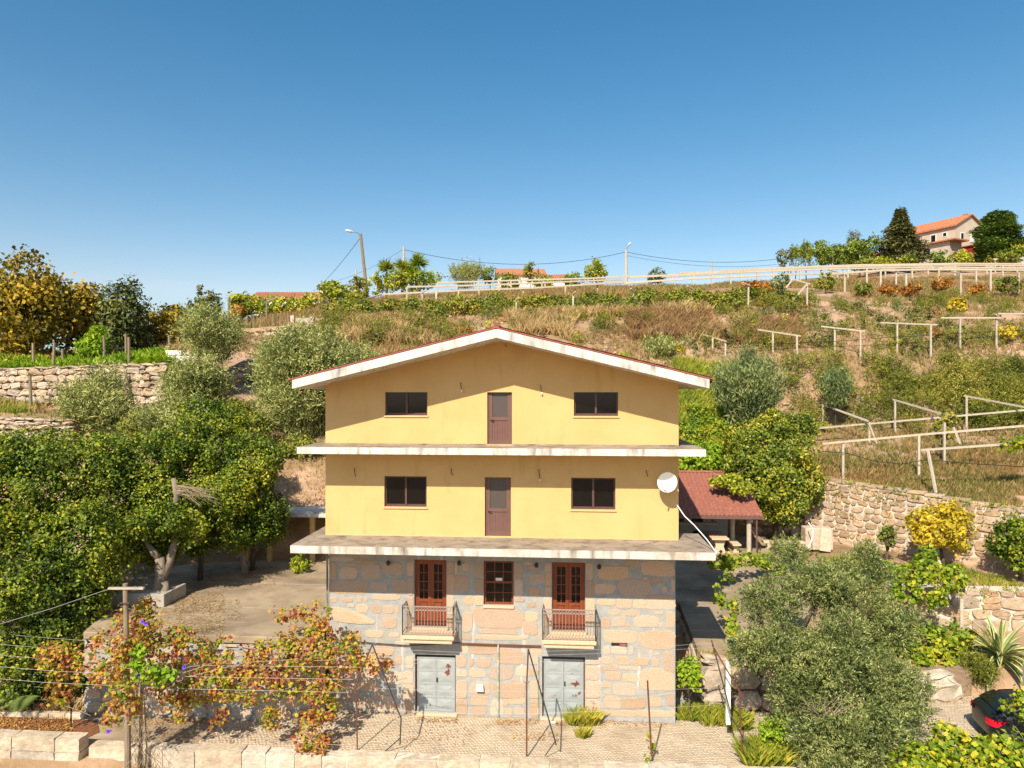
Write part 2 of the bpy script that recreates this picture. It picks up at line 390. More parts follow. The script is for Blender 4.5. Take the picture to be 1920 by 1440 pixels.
LM_pine = leafmat("pine_needle", [(0.0, (0.045, 0.075, 0.014)), (0.5, (0.11, 0.16, 0.022)), (1.0, (0.20, 0.25, 0.04))], trans=0.1, rough=0.6)
LM_fir = leafmat("fir_needle", [(0.0, (0.04, 0.048, 0.024)), (0.5, (0.10, 0.11, 0.052)), (1.0, (0.19, 0.185, 0.095))], trans=0.15, rough=0.7)
LM_cyp = leafmat("cypress_leaf", [(0.0, (0.03, 0.065, 0.016)), (0.5, (0.085, 0.15, 0.032)), (1.0, (0.17, 0.24, 0.055))], trans=0.15, rough=0.7)
LM_litter = leafmat("fallen_leaf", [(0.0, (0.20, 0.09, 0.04)), (0.5, (0.34, 0.17, 0.07)), (1.0, (0.48, 0.30, 0.14))], trans=0.0, rough=0.95)
LM_straw = leafmat("straw", [(0.0, (0.22, 0.14, 0.10)), (0.5, (0.33, 0.225, 0.16)), (1.0, (0.42, 0.315, 0.23))], trans=0.1, rough=0.95)
# ------------------------------------------------------------------ the lie of the land
_near = {'L': [(25, -.15), (26, 0), (28, .9), (31, 2.2)], 'M': [(25, -.15), (25.8, 1.8), (27, 2.3), (30, 2.5)]}
_cols = {
 -700: _near['L'] + [(36, 5.6), (39.9, 7.8), (40.3, 9.8), (45.9, 10.6), (46.4, 12.2), (52, 13.1), (62, 14), (80, 15), (130, 17)],
 0:    _near['L'] + [(36, 5.6), (39.9, 7.8), (40.3, 9.8), (45.9, 10.6), (46.4, 12.2), (52, 13.1), (62, 14), (80, 15), (130, 17)],
 150:  _near['L'] + [(36, 5.8), (40, 8.2), (40.4, 9.6), (45.9, 10.5), (46.4, 12.5), (52, 13.3), (62, 14.2), (80, 15.5), (130, 18)],
 310:  _near['M'] + [(33.5, 2.6), (37, 5.6), (41, 8.6), (45.9, 10.3), (46.4, 12.9), (52, 13.6), (62, 15.4), (80, 16.8), (130, 21)],
 360:  _near['M'] + [(34.2, 2.6), (36.5, 5), (41, 8), (45.8, 10.3), (47.4, 11.2), (52, 13), (62, 15.8), (80, 17.3), (130, 21.5)],
 480:  _near['M'] + [(35, 2.6), (36.5, 5.2), (41, 7.6), (45.8, 9.8), (48, 10.8), (55, 14), (62, 16.6), (78, 19.2), (130, 23.2)],
 600:  _near['M'] + [(35.3, 2.6), (36.8, 5.2), (41, 7.7), (45.8, 10), (48.5, 11.2), (56, 14.6), (63, 17.4), (78, 20.5), (130, 23.5)],
 760:  _near['M'] + [(35.6, 2.6), (37.5, 5.8), (42, 8.3), (48, 11), (54, 13.6), (64, 17.6), (74, 20.2), (90, 22.8), (130, 26)],
 1000: _near['M'] + [(36, 2.6), (38, 5.8), (42, 8), (48, 10.8), (55, 14.2), (64, 18), (73, 20.7), (87, 23.5), (130, 28.5)],
 1300: [(25.3, -.15), (26.2, 1.2), (28, 1.8), (33, 2.2)] + [(40, 2.8), (41.3, 5.6), (44, 7.2), (49, 9.9), (56, 14.2), (64.5, 18.6), (73, 21.1), (88, 24), (130, 29.6)],
 1430: [(25.3, -.15), (26.2, 1.2), (28, 1.8), (33, 2.3)] + [(41, 2.9), (41.7, 5.8), (46, 7.6), (51, 9.4), (55, 13.3), (64.5, 18.5), (73, 21.1), (88, 24.3), (130, 30.2)],
 1530: [(25.2, -.15), (26.5, 1), (29, 1.9), (32, 2.6)] + [(40.7, 2.95), (41.2, 6.0), (47, 7.2), (51.5, 8.7), (55, 13.3), (64.5, 18.3), (73, 21.1), (89, 24.5), (125, 31)],
 1700: [(26.2, -.15), (26.7, .9), (30.3, 1.3), (30.8, 2.9)] + [(36.6, 2.95), (37.1, 5.9), (43, 6.8), (51.5, 8.4), (55.2, 13.5), (65.5, 18.2), (74, 21.3), (90, 25.1), (122, 32.3)],
 1920: [(26.2, -.15), (26.7, .9), (29.8, 1.3), (30.3, 2.9)] + [(32.5, 2.95), (33, 5.4), (40, 6.8), (51.5, 8.6), (55.4, 13.7), (66, 18.5), (74, 21.5), (90, 25.3), (122, 32.5)],
 2700: [(26.2, -.15), (26.7, .9), (29.8, 1.3), (30.3, 2.9)] + [(32.5, 2.95), (33, 5.4), (40, 6.8), (51.5, 8.6), (55.4, 13.7), (66, 18.5), (74, 21.5), (90, 25.3), (122, 32.5)],
}
_front = [(20, -2.3), (21.3, -2.3), (21.9, -.25)]
_us = np.array(sorted(_cols)); _K = 3 + len(_cols[0])
_TB = np.array([[p[0] for p in _front + _cols[u]] for u in _us], float)
_ZB = np.array([[p[1] for p in _front + _cols[u]] for u in _us], float)

def terr(x, y, noise=True):
    x = np.asarray(x, float); y = np.asarray(y, float)
    rx = x - CAM[0]; ry = y - CAM[1]
    t = np.maximum(rx * FW[0] + ry * FW[1], 6.0); r = rx * RT[0] + ry * RT[1]
    u = np.clip(960 + FPX * r / t, _us[0], _us[-1])
    z = np.full(t.shape, -2.3)
    tb = [np.interp(u, _us, _TB[:, k]) for k in range(_K)]; zb = [np.interp(u, _us, _ZB[:, k]) for k in range(_K)]
    for k in range(_K - 1):
        f = np.clip((t - tb[k]) / np.maximum(tb[k + 1] - tb[k], 1e-3), 0, 1)
        z = np.where(t >= tb[k], zb[k] + (zb[k + 1] - zb[k]) * f, z)
    if noise:
        amp = np.clip((t - 36) / 8, 0, 1)
        z = z + amp * (0.9 * fbm(x * 0.16, y * 0.16, 3) + 0.35 * fbm(x * 0.7, y * 0.7, 9))
    return z

def tz(x, y): return float(terr(np.array([x]), np.array([y]))[0])

_xs = np.concatenate([[-2500, -1200, -600, -300, -160, -110], np.arange(-80, 105, 0.6), [120, 170, 300, 600, 1200, 2500]])
_ys = np.concatenate([[-600, -250, -90, -40], np.arange(-12, 62, 0.5), np.arange(62, 122, 1.0), [130, 150, 200, 400, 900, 2500]])
_X, _Y = np.meshgrid(_xs, _ys)
_Z = terr(_X.ravel(), _Y.ravel()).reshape(_X.shape)
_nx, _ny = len(_xs), len(_ys)
_i = np.arange(_nx * _ny).reshape(_ny, _nx)
_F = np.stack([_i[:-1, :-1], _i[:-1, 1:], _i[1:, 1:], _i[1:, :-1]], -1).reshape(-1, 4)
M_hill = mat("hillside_earth", (0.34, 0.215, 0.125), (0.205, 0.145, 0.068), scale=0.45, rough=1.0, bump=0.16, bscale=2.2, detail=9, c3=(0.46, 0.30, 0.205), s3=0.3, lo3=0.48, hi3=0.62)
hill = link("hillside", mesh_np("hillside", np.stack([_X, _Y, _Z], -1).reshape(-1, 3), _F, M_hill, smooth=True))
tag(hill, kind="structure")

# ------------------------------------------------------------------ stones
def blob(rng, w, h, n=14, p=2.6, jit=0.07):
    """uneven rounded outline of a stone, in (x, z), centred"""
    out = []
    ph = rng.uniform(0, 6.28, 3)
    for k in range(n):
        th = 2 * math.pi * (k + rng.uniform(-.25, .25)) / n
        c, s = math.cos(th), math.sin(th)
        r = (abs(c) ** p + abs(s) ** p) ** (-1 / p)
        r *= 1 + jit * (math.sin(2 * th + ph[0]) + 0.7 * math.sin(3 * th + ph[1]) + 0.5 * math.sin(5 * th + ph[2]))
        out.append((c * r * w / 2, s * r * h / 2))
    return out

def stone_mesh(name, outline, depth, mt, rng, back=0.05):
    n = len(outline); V = []; Fs = []
    cx = sum(p[0] for p in outline) / n; cz = sum(p[1] for p in outline) / n
    for s, y in ((1.0, back), (0.99, -depth * 0.6), (0.94, -depth * 0.93), (0.62, -depth)):
        for x, z in outline:
            V.append((cx + (x - cx) * s, y - (depth * rng.uniform(-.2, .2) if y < 0 else 0), cz + (z - cz) * s))
    for r in range(3):
        for k in range(n):
            k2 = (k + 1) % n
            Fs.append((r * n + k, r * n + k2, (r + 1) * n + k2, (r + 1) * n + k))
    Fs.append(tuple(range(3 * n, 4 * n)))
    me = bpy.data.meshes.new(name); me.from_pydata(V, [], Fs); me.materials.append(mt)
    me.update()
    return me

_rs = np.random.default_rng(5)
UNIT_STONES = {}
def unit_stones(mt, p=2.6, depth=0.16):
    k = (mt.name, p)
    if k not in UNIT_STONES:
        UNIT_STONES[k] = [stone_mesh("stone", blob(_rs, 1, 1, n=11, p=p * _rs.uniform(.85, 2.0), jit=0.10), depth, mt, _rs) for _ in range(9)]
    return UNIT_STONES[k]

def pack(rng, L, H, row=(0.28, 0.5), wid=(0.35, 0.85), gap=0.05):
    """uneven courses -> (centre s, centre z, w, h)"""
    out = []; z = 0.0
    while z < H - 0.08:
        h = min(rng.uniform(*row), H - z); s = 0.0
        while s < L:
            w = rng.uniform(*wid)
            if L - s < wid[1] * 1.15: w = L - s
            if rng.uniform() < 0.18 and h > 0.34:           # two small ones on top of each other
                f = rng.uniform(0.4, 0.6); w *= (0.7 if s + w < L - .01 else 1)
                out.append((s + w / 2, z + h * f / 2, w - gap, h * f - gap)); out.append((s + w / 2, z + h * (f + (1 - f) / 2), w - gap, h * (1 - f) - gap))
            else:
                out.append((s + w / 2, z + h / 2 + rng.uniform(-.03, .03), w - gap, h * rng.uniform(0.9, 1.12) - gap))
            s += w
        z += h
    return [(a, b, w, h) for a, b, w, h in out if a - w / 2 > -0.05 and a + w / 2 < L + 0.05 and w > 0.08 and h > 0.07]

def stone_wall(name, label, p0, p1, base, top, mstone, mjoint, seed, thick=0.5, depth=0.16, row=(0.28, 0.5), wid=(0.35, 0.85), gap=0.05, p=2.6, cap=False, cat="wall", stones=True, big=False):
    """a wall between two plan points; base/top: heights at both ends. Front face looks to the right-hand side of p0->p1 seen from above (-normal)"""
    rng = np.random.default_rng(seed)
    p0 = np.array(p0[:2], float); p1 = np.array(p1[:2], float); d = p1 - p0; L = float(np.hypot(*d)); rz = math.atan2(d[1], d[0])
    n = max(4, int(L / 0.8)); b0, b1 = base; t0, t1 = top
    mb = MB()
    lo = [(L * i / n, b0 + (b1 - b0) * i / n - 0.4) for i in range(n + 1)]
    hi = [(L * i / n, t0 + (t1 - t0) * i / n + rng.uniform(-.05, .03)) for i in range(n + 1)]
    mb.prism(lo + hi[::-1], 0.0, thick)
    o = mb.build(name, mjoint); o.location = (p0[0], p0[1], 0); o.rotation_euler = (0, 0, rz)
    tag(o, label, cat, kind="thing")
    Hm = max(t0 - b0, t1 - b1)
    for s, z, w, h in (pack(rng, L, Hm, row, wid, gap) if stones else []):
        f = min(max(s / L, 0), 1); bz = b0 + (b1 - b0) * f; tzz = t0 + (t1 - t0) * f
        zc = bz + z * (tzz - bz) / Hm; hh = h * (tzz - bz) / Hm
        me = unit_stones(mstone, p)[rng.integers(9)]
        c = link("stone", me, o)
        c.location = (s, -rng.uniform(0.0, 0.03), zc); c.scale = (w * rng.choice([-1, 1]), depth / 0.16, hh * rng.choice([-1, 1]))
        c.rotation_euler = (rng.uniform(-.1, .1), rng.uniform(-.2, .2), rng.uniform(-.12, .12))
    if cap:
        s = 0.0
        while s < L - 0.1:
            w = min(rng.uniform(0.6, 1.2), L - s); f = (s + w / 2) / L; tzz = t0 + (t1 - t0) * f
            c = MB().box(s + .01, s + w - .01, -0.06, thick + 0.02, -0.02, 0.12).build("coping_stone", mstone, o, bevel=0.025)
            c.location = (0, 0, tzz + rng.uniform(-.01, .015)); s += w
    return o

# ------------------------------------------------------------------ the lower yard, cobbled
YARD_Z = 0.0
M_paver = mat("granite_sett", (0.53, 0.44, 0.335), (0.44, 0.36, 0.265), scale=1.3, rough=0.95, bump=0.008, bscale=20, c3=(0.30, 0.24, 0.17), s3=0.7, lo3=0.5, hi3=0.72)
M_yard = mat("sandy_joint", (0.47, 0.38, 0.27), (0.37, 0.295, 0.205), scale=1.5, rough=1.0, bump=0.01)
yard_poly = [(-24, -2.72), (14, -2.72), (30, -2.72), (30, 3.2), (17, 3.2), (12.5, 1.6), (9.9, 1.35), (6.0, 1.35), (6.0, 0.3), (-6.2, 0.3), (-6.2, -0.6), (-14.4, -0.6), (-24, -0.9)]
yard = MB().slab(yard_poly, -0.3, YARD_Z - 0.010).build("yard", M_yard); tag(yard, kind="structure")
def in_poly(x, y, poly):
    c = np.zeros(x.shape, bool); n = len(poly); j = n - 1
    for i in range(n):
        xi, yi = poly[i]; xj, yj = poly[j]
        m = ((yi > y) != (yj > y)) & (x < (xj - xi) * (y - yi) / (yj - yi + 1e-12) + xi)
        c ^= m; j = i
    return c
_rg = np.random.default_rng(11)
_cv = []; _s = 0.115
gx, gy = np.meshgrid(np.arange(-9.5, 22, _s), np.arange(-2.7, 3.2, _s * 0.95))
gx = gx + (np.arange(gx.shape[0])[:, None] % 2) * _s / 2 + _rg.uniform(-.014, .014, gx.shape) + .05 * np.sin(gy * 2.1); gy = gy + _rg.uniform(-.012, .012, gy.shape) + .07 * np.sin(gx * .8)
gx = gx.ravel(); gy = gy.ravel(); k_ = in_poly(gx, gy, [(-9.6, -2.68), (22, -2.68), (22, 3.1), (17, 3.1), (12.4, 1.5), (9.8, 1.1), (6.0, 1.1), (6.0, -0.06), (-9.6, -0.06)]); gx = gx[k_]; gy = gy[k_]
n_ = len(gx); hw = _rg.uniform(0.046, 0.058, n_); hd = _rg.uniform(0.044, 0.056, n_); zt = _rg.uniform(-0.010, 0.006, n_)
corn = [(-1, -1), (1, -1), (1, 1), (-1, 1)]
V = np.zeros((n_, 8, 3))
for q, (a, b) in enumerate(corn):
    V[:, q] = np.stack([gx + a * hw, gy + b * hd, np.full(n_, -0.03)], -1)
    V[:, 4 + q] = np.stack([gx + a * hw * .84, gy + b * hd * .84, zt + _rg.uniform(-.004, .004, n_)], -1)
base_ = (np.arange(n_) * 8)[:, None, None]
Fq = np.array([[4, 5, 6, 7], [0, 1, 5, 4], [1, 2, 6, 5], [2, 3, 7, 6], [3, 0, 4, 7]])[None] + base_
setts = link("paving_setts", mesh_np("paving_setts", V.reshape(-1, 3), Fq.reshape(-1, 4), M_paver), yard); setts["kind"] = "stuff"
# the smooth concrete strip on the lower left of the yard
strip = MB().slab([(-15.2, -2.7), (-9.55, -2.7), (-9.3, -1.6), (-9.6, -0.92), (-14.3, -0.92)], -0.05, 0.006).build("concrete_apron", M_concrete, yard)

def rough_block(rng, x0, x1, y0, y1, z0, z1, j=.009):
    """a hewn block: a box with uneven faces and worn edges"""
    nx, ny, nz = max(3, int((x1 - x0) / .16)), 4, 4; idx = {}; mb = MB(); vs = []; fs = []
    c = np.array([(x0 + x1) / 2, (y0 + y1) / 2, (z0 + z1) / 2])
    def vid(i, k, l):
        if (i, k, l) not in idx:
            p = np.array([x0 + (x1 - x0) * i / nx, y0 + (y1 - y0) * k / ny, z0 + (z1 - z0) * l / nz]); e = (i in (0, nx)) + (k in (0, ny)) + (l in (0, nz))
            p = p + (c - p) / np.linalg.norm(c - p) * (.007 * (e - 1)) + rng.normal(size=3) * j * .6; idx[(i, k, l)] = len(vs); vs.append(p)
        return idx[(i, k, l)]
    for i in range(nx):
        for k in range(ny): fs.append((vid(i, k, nz), vid(i + 1, k, nz), vid(i + 1, k + 1, nz), vid(i, k + 1, nz)))
        for l in range(nz): fs.append((vid(i, 0, l), vid(i + 1, 0, l), vid(i + 1, 0, l + 1), vid(i, 0, l + 1))); fs.append((vid(i + 1, ny, l), vid(i, ny, l), vid(i, ny, l + 1), vid(i + 1, ny, l + 1)))
    for k in range(ny):
        for l in range(nz): fs.append((vid(0, k + 1, l), vid(0, k, l), vid(0, k, l + 1), vid(0, k + 1, l + 1))); fs.append((vid(nx, k, l), vid(nx, k + 1, l), vid(nx, k + 1, l + 1), vid(nx, k, l + 1)))
    return mb.add(vs, fs)
# low wall of granite blocks along the front of the yard: each block is a part
rngw = np.random.default_rng(21)
wallf = empty("parapet_wall", (-16, -2.75, 0))
tag(wallf, "low wall of pale granite blocks along the front edge of the cobbled yard", "wall", kind="thing")
x = -12.6
while x < 19:
    w = rngw.uniform(0.75, 1.5); dz = rngw.uniform(-.02, .03)
    b = rough_block(rngw, x + .012 + 16, x + w - .012 + 16, -0.46 + rngw.uniform(-.03, .03), rngw.uniform(-.03, .02), -0.55, 0.10 + dz * 1.5).build("granite_block", M_granite, wallf)
    b2 = MB().box(x + .3 + 16, x + w - .012 + .3 + 16, -0.44, -0.02, -1.25, -0.565).build("granite_block", M_granite, wallf, bevel=0.03)
    x += w
wallfill = MB().box(3.4, 35, -0.43, -0.02, -2.4, 0.075).build("mortar_core", M_wmortar, wallf)
wallh = empty("parapet_wall", (-22, -3.1, 0))
tag(wallh, "taller end of the front wall with a raised step beside the bark mulch bed", "wall", kind="thing")
x = 0.0
while x < 9.0:
    w = min(rngw.uniform(0.9, 1.5), 9.25 - x)
    b = rough_block(rngw, x + .012, x + w - .012, -0.30, 0.16, 0.0, 0.42).build("granite_block", M_granite, wallh)
    b = rough_block(rngw, x + .012, x + w - .012, -0.33, 0.14, -0.7, -0.015).build("granite_block", M_granite, wallh)
    x += w
MB().box(0.0, 9.2, -0.27, 0.1, -2.4, 0.35).build("mortar_core", M_mortar, wallh)

# ------------------------------------------------------------------ left terrace: concrete deck on a stone retaining wall
TZ = 2.85
terrace = MB().slab([(-14.4, -0.9), (-6.25, -0.9), (-6.25, 11.3), (-17.5, 11.3), (-16.2, 5)], TZ - 0.25, TZ).build("terrace", M_concrete, bevel=0.03)
tag(terrace, kind="structure")
for yy in (2.2, 5.6):
    MB().box(-14.2, -6.3, yy, yy + 0.035, TZ + 0.002, TZ + 0.008).build("joint_strip", M_conc_edge, terrace)
tw = stone_wall("retaining_wall", "stone and mortar wall holding up the concrete terrace, behind the autumn vine", (-14.4, -0.83), (-6.07, -0.83), (0, 0), (TZ - 0.25, TZ - 0.25), M_stone, M_mortar, 31, thick=0.5, depth=0.05, row=(0.3, 0.5), wid=(0.45, 1.0), gap=0.13, p=3.0)
# its return on the left side
sw = stone_wall("retaining_wall", "stone return wall at the shaded end of the terrace beside the big camellia", (-16.2, 5.2), (-14.42, -0.8), (0.2, 0), (TZ - 0.27, TZ - 0.27), M_stone, M_mortar, 33, thick=0.3, depth=0.05, row=(0.3, 0.5), wid=(0.45, 1.0), gap=0.13, p=3.0)
# shaded concrete water tank beside the forked trunk
tk = empty("water_tank", (-14.1, 2.0, TZ)); tag(tk, "grey concrete water tank under the camellias beside the forked trunk", "tank")
MB().box(-1.0, 0.9, 0, 0.14, 0, 0.5).build("tank_wall", M_conc_edge, tk, bevel=0.02)
MB().box(-1.0, -0.86, 0.15, 1.6, 0, 0.5).build("tank_wall", M_conc_edge, tk, bevel=0.02)
MB().box(0.76, 0.9, 0.15, 1.6, 0, 0.5).build("tank_wall", M_conc_edge, tk, bevel=0.02)
MB().box(-0.85, 0.75, 0.15, 1.6, 0.41, 0.48).build("tank_lid", M_conc_edge, tk, bevel=0.01)

# ------------------------------------------------------------------ right terrace
RZ = 3.0
def rz_at(y): return float(np.interp(y, [1.3, 11.0], [2.1, RZ]))      # the drive beside the house climbs to the shelter
_pl = [(6.75, 1.3), (9.9, 1.3), (11.0, 3.5), (13.2, 7.5), (13.2, 11.0), (13.2, 17.8), (6.0, 17.8), (6.0, 11.0), (6.0, 5.5), (6.75, 5.5)]
mb = MB(); n = len(_pl); strips = [[(6.75, 1.3), (9.9, 1.3), (11.0, 3.5), (12.05, 5.5), (6.75, 5.5)], [(6.0, 5.5), (12.05, 5.5), (13.2, 7.5), (13.2, 11.0), (6.0, 11.0)], [(6.0, 11.0), (13.2, 11.0), (13.2, 17.8), (6.0, 17.8)]]
for poly in strips:
    k = len(poly); vs = [(x, y, rz_at(y) - 0.35) for x, y in poly] + [(x, y, rz_at(y)) for x, y in poly]
    mb.add(vs, [tuple(range(k, 2 * k))] + [(q, (q + 1) % k, k + (q + 1) % k, k + q) for q in range(k)])
terr_r = mb.build("terrace", M_concrete)
tag(terr_r, kind="structure")
for yy, xx in ((4.2, 11.2), (7.4, 13.0)):
    MB().add([(6.8, yy, rz_at(yy) + .006), (xx, yy, rz_at(yy) + .006), (xx, yy + .04, rz_at(yy + .04) + .006), (6.8, yy + .04, rz_at(yy + .04) + .006)], [(0, 1, 2, 3)]).build("joint_strip", M_conc_edge, terr_r)
# stepped passage between the house and the terrace
st = empty("stone_steps", (6.3, 1.3, 0)); tag(st, "dark stone steps in the shaded gap beside the house", "steps")
for i in range(7):
    MB().box(-0.42, 0.44, i * 0.58, i * 0.58 + 0.6, -0.1, 0.3 + i * 0.32).build("step", M_conc_edge, st, bevel=0.015)
stone_wall("retaining_wall", "rough boulder wall below the terrace right of the house", (6.8, 1.25), (10.2, 1.25), (0, 0), (1.95, 1.85), M_rubble, M_rubble_joint, 37, thick=0.5, depth=0.26, row=(0.55, 1.0), wid=(0.8, 1.7), gap=0.0, p=4.5)
stone_wall("retaining_wall", "mossy side of the boulder wall facing the gap beside the house", (6.79, 5.2), (6.79, 1.4), (0, 0), (2.1, 1.8), M_rubble, M_rubble_joint, 38, thick=0.1, depth=0.12, row=(0.5, 0.8), wid=(0.6, 1.2), gap=0.0, p=4.5)
_a = PT(1685, 1300, 26.0); _b = PT(1822, 1292, 26.2)
stone_wall("rock_outcrop", "pale rock bank along the cobbled drive below the creeping vine", _a, _b, (0, 0), (0.85, 0.95), M_granite, M_rubble_joint, 39, thick=0.6, depth=0.35, row=(0.4, 0.6), wid=(0.7, 1.6), gap=-0.1, p=3.4, cat="rock")

# ------------------------------------------------------------------ stone walls on the slope
a = PT(1508, 890, 40.5); b = PT(1700, 925, 36.1); c = PT(1990, 962, 31.4)
stone_wall("retaining_wall", "tall granite wall with pale mortar joints below the vine terrace, far half", a, b, (2.9, 2.9), (6.25, 6.05), M_wallstone, M_wmortar, 41, thick=0.5, depth=0.06, row=(0.2, 0.46), wid=(0.24, 0.8), gap=0.055, p=2.9, cap=True)
stone_wall("retaining_wall", "tall granite wall with pale mortar joints behind the yellow shrub, near half", b + np.array([0.02, -0.02, 0]), c, (2.9, 2.9), (6.05, 5.5), M_wallstone, M_wmortar, 43, thick=0.5, depth=0.06, row=(0.3, 0.65), wid=(0.35, 1.15), gap=0.06, p=3.0, cap=True)
a = PT(1670, 1085, 30.1); b = PT(2000, 1085, 29.3)
stone_wall("retaining_wall", "lower granite garden wall behind the variegated agave", a, b, (1.2, 1.2), (2.95, 2.95), M_wallstone, M_wmortar, 45, thick=0.5, depth=0.06, row=(0.35, 0.65), wid=(0.5, 1.4), gap=0.04, p=3.2)
a = PT(-260, 690, 45.4); b = PT(314, 680, 45.5)
stone_wall("rubble_wall", "dry rubble wall below the bright green ferns on the hillside", a, b, (10.5, 10.3), (12.3, 12.95), M_rubble, M_rubble_joint, 47, thick=0.6, depth=0.22, row=(0.16, 0.55), wid=(0.2, 0.95), gap=0.0)
a = PT(-160, 770, 39.4); b = PT(140, 775, 39.6)
stone_wall("rubble_wall", "broken boulder wall rising behind the top of the big camellia", a, b, (7.7, 8.1), (9.9, 9.6), M_rubble, M_rubble_joint, 49, thick=0.6, depth=0.3, row=(0.18, 0.65), wid=(0.25, 1.1), gap=0.0)
a = PT(375, 614, 59.0); b = PT(560, 612, 60.0)
stone_wall("rubble_wall", "pinkish earth and stone wall below the wire fence on the upper slope", a, b, (14.7, 15.4), (16.1, 16.7), M_rubble, mat("pink_earth", (0.50, 0.33, 0.22), (0.40, 0.26, 0.17), scale=1.5, rough=1, bump=0.04), 51, thick=0.6, depth=0.14, row=(0.3, 0.5), wid=(0.5, 1.3), gap=0.12)
# two slanting low walls by the mimosas
for (ua, va, ta, ub, vb, tb, lab) in ((236, 775, 41.0, 332, 742, 46.5, "low slanting stone kerb beside the pale feathery tree on the slope"), (425, 693, 47, 500, 662, 53, "short slanting stone kerb between the two big feathery mimosas")):
    a = PT(ua, va, ta); b = PT(ub, vb, tb)
    stone_wall("stone_kerb", lab, a, b, (a[2] - 0.9, b[2] - 0.9), (a[2], b[2]), M_granite, M_rubble_joint, int(ua), thick=0.35, depth=0.1, row=(0.3, 0.45), wid=(0.4, 0.9))
# stacked white stones
ws = empty("stone_stack", PT(345, 673, 47.5)); tag(ws, "stack of long white stone blocks beside the fern terrace", "stone stack")
for i, (x0, x1, z0, z1) in enumerate(((-1.25, 0.1, -0.15, 0.2), (0.14, 1.05, -0.15, 0.18), (-1.2, -0.1, 0.22, 0.55), (0.0, 0.7, 0.2, 0.42), (0.72, 1.1, 0.2, 0.5))):
    MB().box(x0, x1, -0.2, 0.3, z0, z1).build("stone_block", M_whitewall if i < 3 else M_granite, ws, bevel=0.05)
# earth bed with mulch and its kerb at the lower left
bed = MB().slab([(-24, -2.62), (-13.2, -2.62), (-13.0, -2.1), (-13.6, -1.35), (-24, -1.2)], -0.05, 0.03).build("mulch_bed", M_mulch); tag(bed, kind="structure")
kb = empty("stone_kerb", (-19, -1.1, 0)); tag(kb, "row of rough kerb stones between the mulch bed and the palm", "kerb")
x = -4.5
while x < 4.4:
    w = rngw.uniform(0.35, 0.7)
    MB().box(x + .01, x + w - .01, -0.1, 0.12, -0.1, 0.14 + rngw.uniform(-.03, .03)).build("kerb_stone", M_granite, kb, bevel=0.02); x += w
# ------------------------------------------------------------------ the house
HX0, HX1 = -6.18, 5.91            # rendered walls
SX0, SX1 = -6.06, 5.81            # stone storey
S1B, S1T = 5.89, 6.14             # lower balcony slab
S2B, S2T = 9.06, 9.28             # upper balcony slab
HY = 11.0
house = empty("house", (0, 0, 0))
tag(house, "yellow rendered house with two white balcony slabs on a stone ground storey", "house")

def wall_grid(mb, x0, x1, z0, z1, y0, y1, ops, m=0):
    xs = sorted(set([x0, x1] + [a for o in ops for a in o[:2]])); zs = sorted(set([z0, z1] + [a for o in ops for a in o[2:]]))
    xs = [a for a in xs if x0 <= a <= x1]; zs = [a for a in zs if z0 <= a <= z1]
    for i in range(len(xs) - 1):
        for j in range(len(zs) - 1):
            cx = (xs[i] + xs[i + 1]) / 2; cz = (zs[j] + zs[j + 1]) / 2
            if any(o[0] < cx < o[1] and o[2] < cz < o[3] for o in ops): continue
            a, b, c, d = xs[i], xs[i + 1], zs[j], zs[j + 1]
            mb.add([(a, y0, c), (b, y0, c), (b, y0, d), (a, y0, d)], [(0, 1, 2, 3)], m)
            mb.add([(a, y1, c), (b, y1, c), (b, y1, d), (a, y1, d)], [(3, 2, 1, 0)], m)
    for a, b, c, d in ops:
        mb.add([(a, y0, c), (b, y0, c), (b, y0, d), (a, y0, d), (a, y1, c), (b, y1, c), (b, y1, d), (a, y1, d)],
               [(0, 4, 5, 1), (1, 5, 6, 2), (2, 6, 7, 3), (3, 7, 4, 0)], m)
    mb.add([(x0, y0, z0), (x1, y0, z0), (x1, y0, z1), (x0, y0, z1), (x0, y1, z0), (x1, y1, z0), (x1, y1, z1), (x0, y1, z1)],
           [(0, 1, 5, 4), (1, 2, 6, 5), (2, 3, 7, 6), (3, 0, 4, 7)], m)

W_UP = [FR(722, 723.6, 801.4, 779), FR(1076, 724, 1159, 780)]
D_UP = FR(913.5, 724, 960, 834)
W_LO = [FR(720.5, 893, 800, 950.5), FR(1071, 896, 1154, 955.6)]
D_LO = FR(909, 895, 958, 1007)
D_UP = (D_UP[0], D_UP[1], S2T + 0.03, D_UP[3]); D_LO = (D_LO[0], D_LO[1], S1T + 0.03, D_LO[3])
YS = 0.05
FD = [FR(776.6, 1049.5, 837, 1175.5, YS), FR(1035, 1054.5, 1097, 1184, YS)]
WS = FR(907, 1051.7, 963, 1134.5, YS)
GD = [FR(777.8, 1227.5, 854.5, 1342, YS), FR(1016.5, 1231.5, 1097, 1350, YS)]
GD = [(g[0], g[1], 0.06, g[3]) for g in GD]

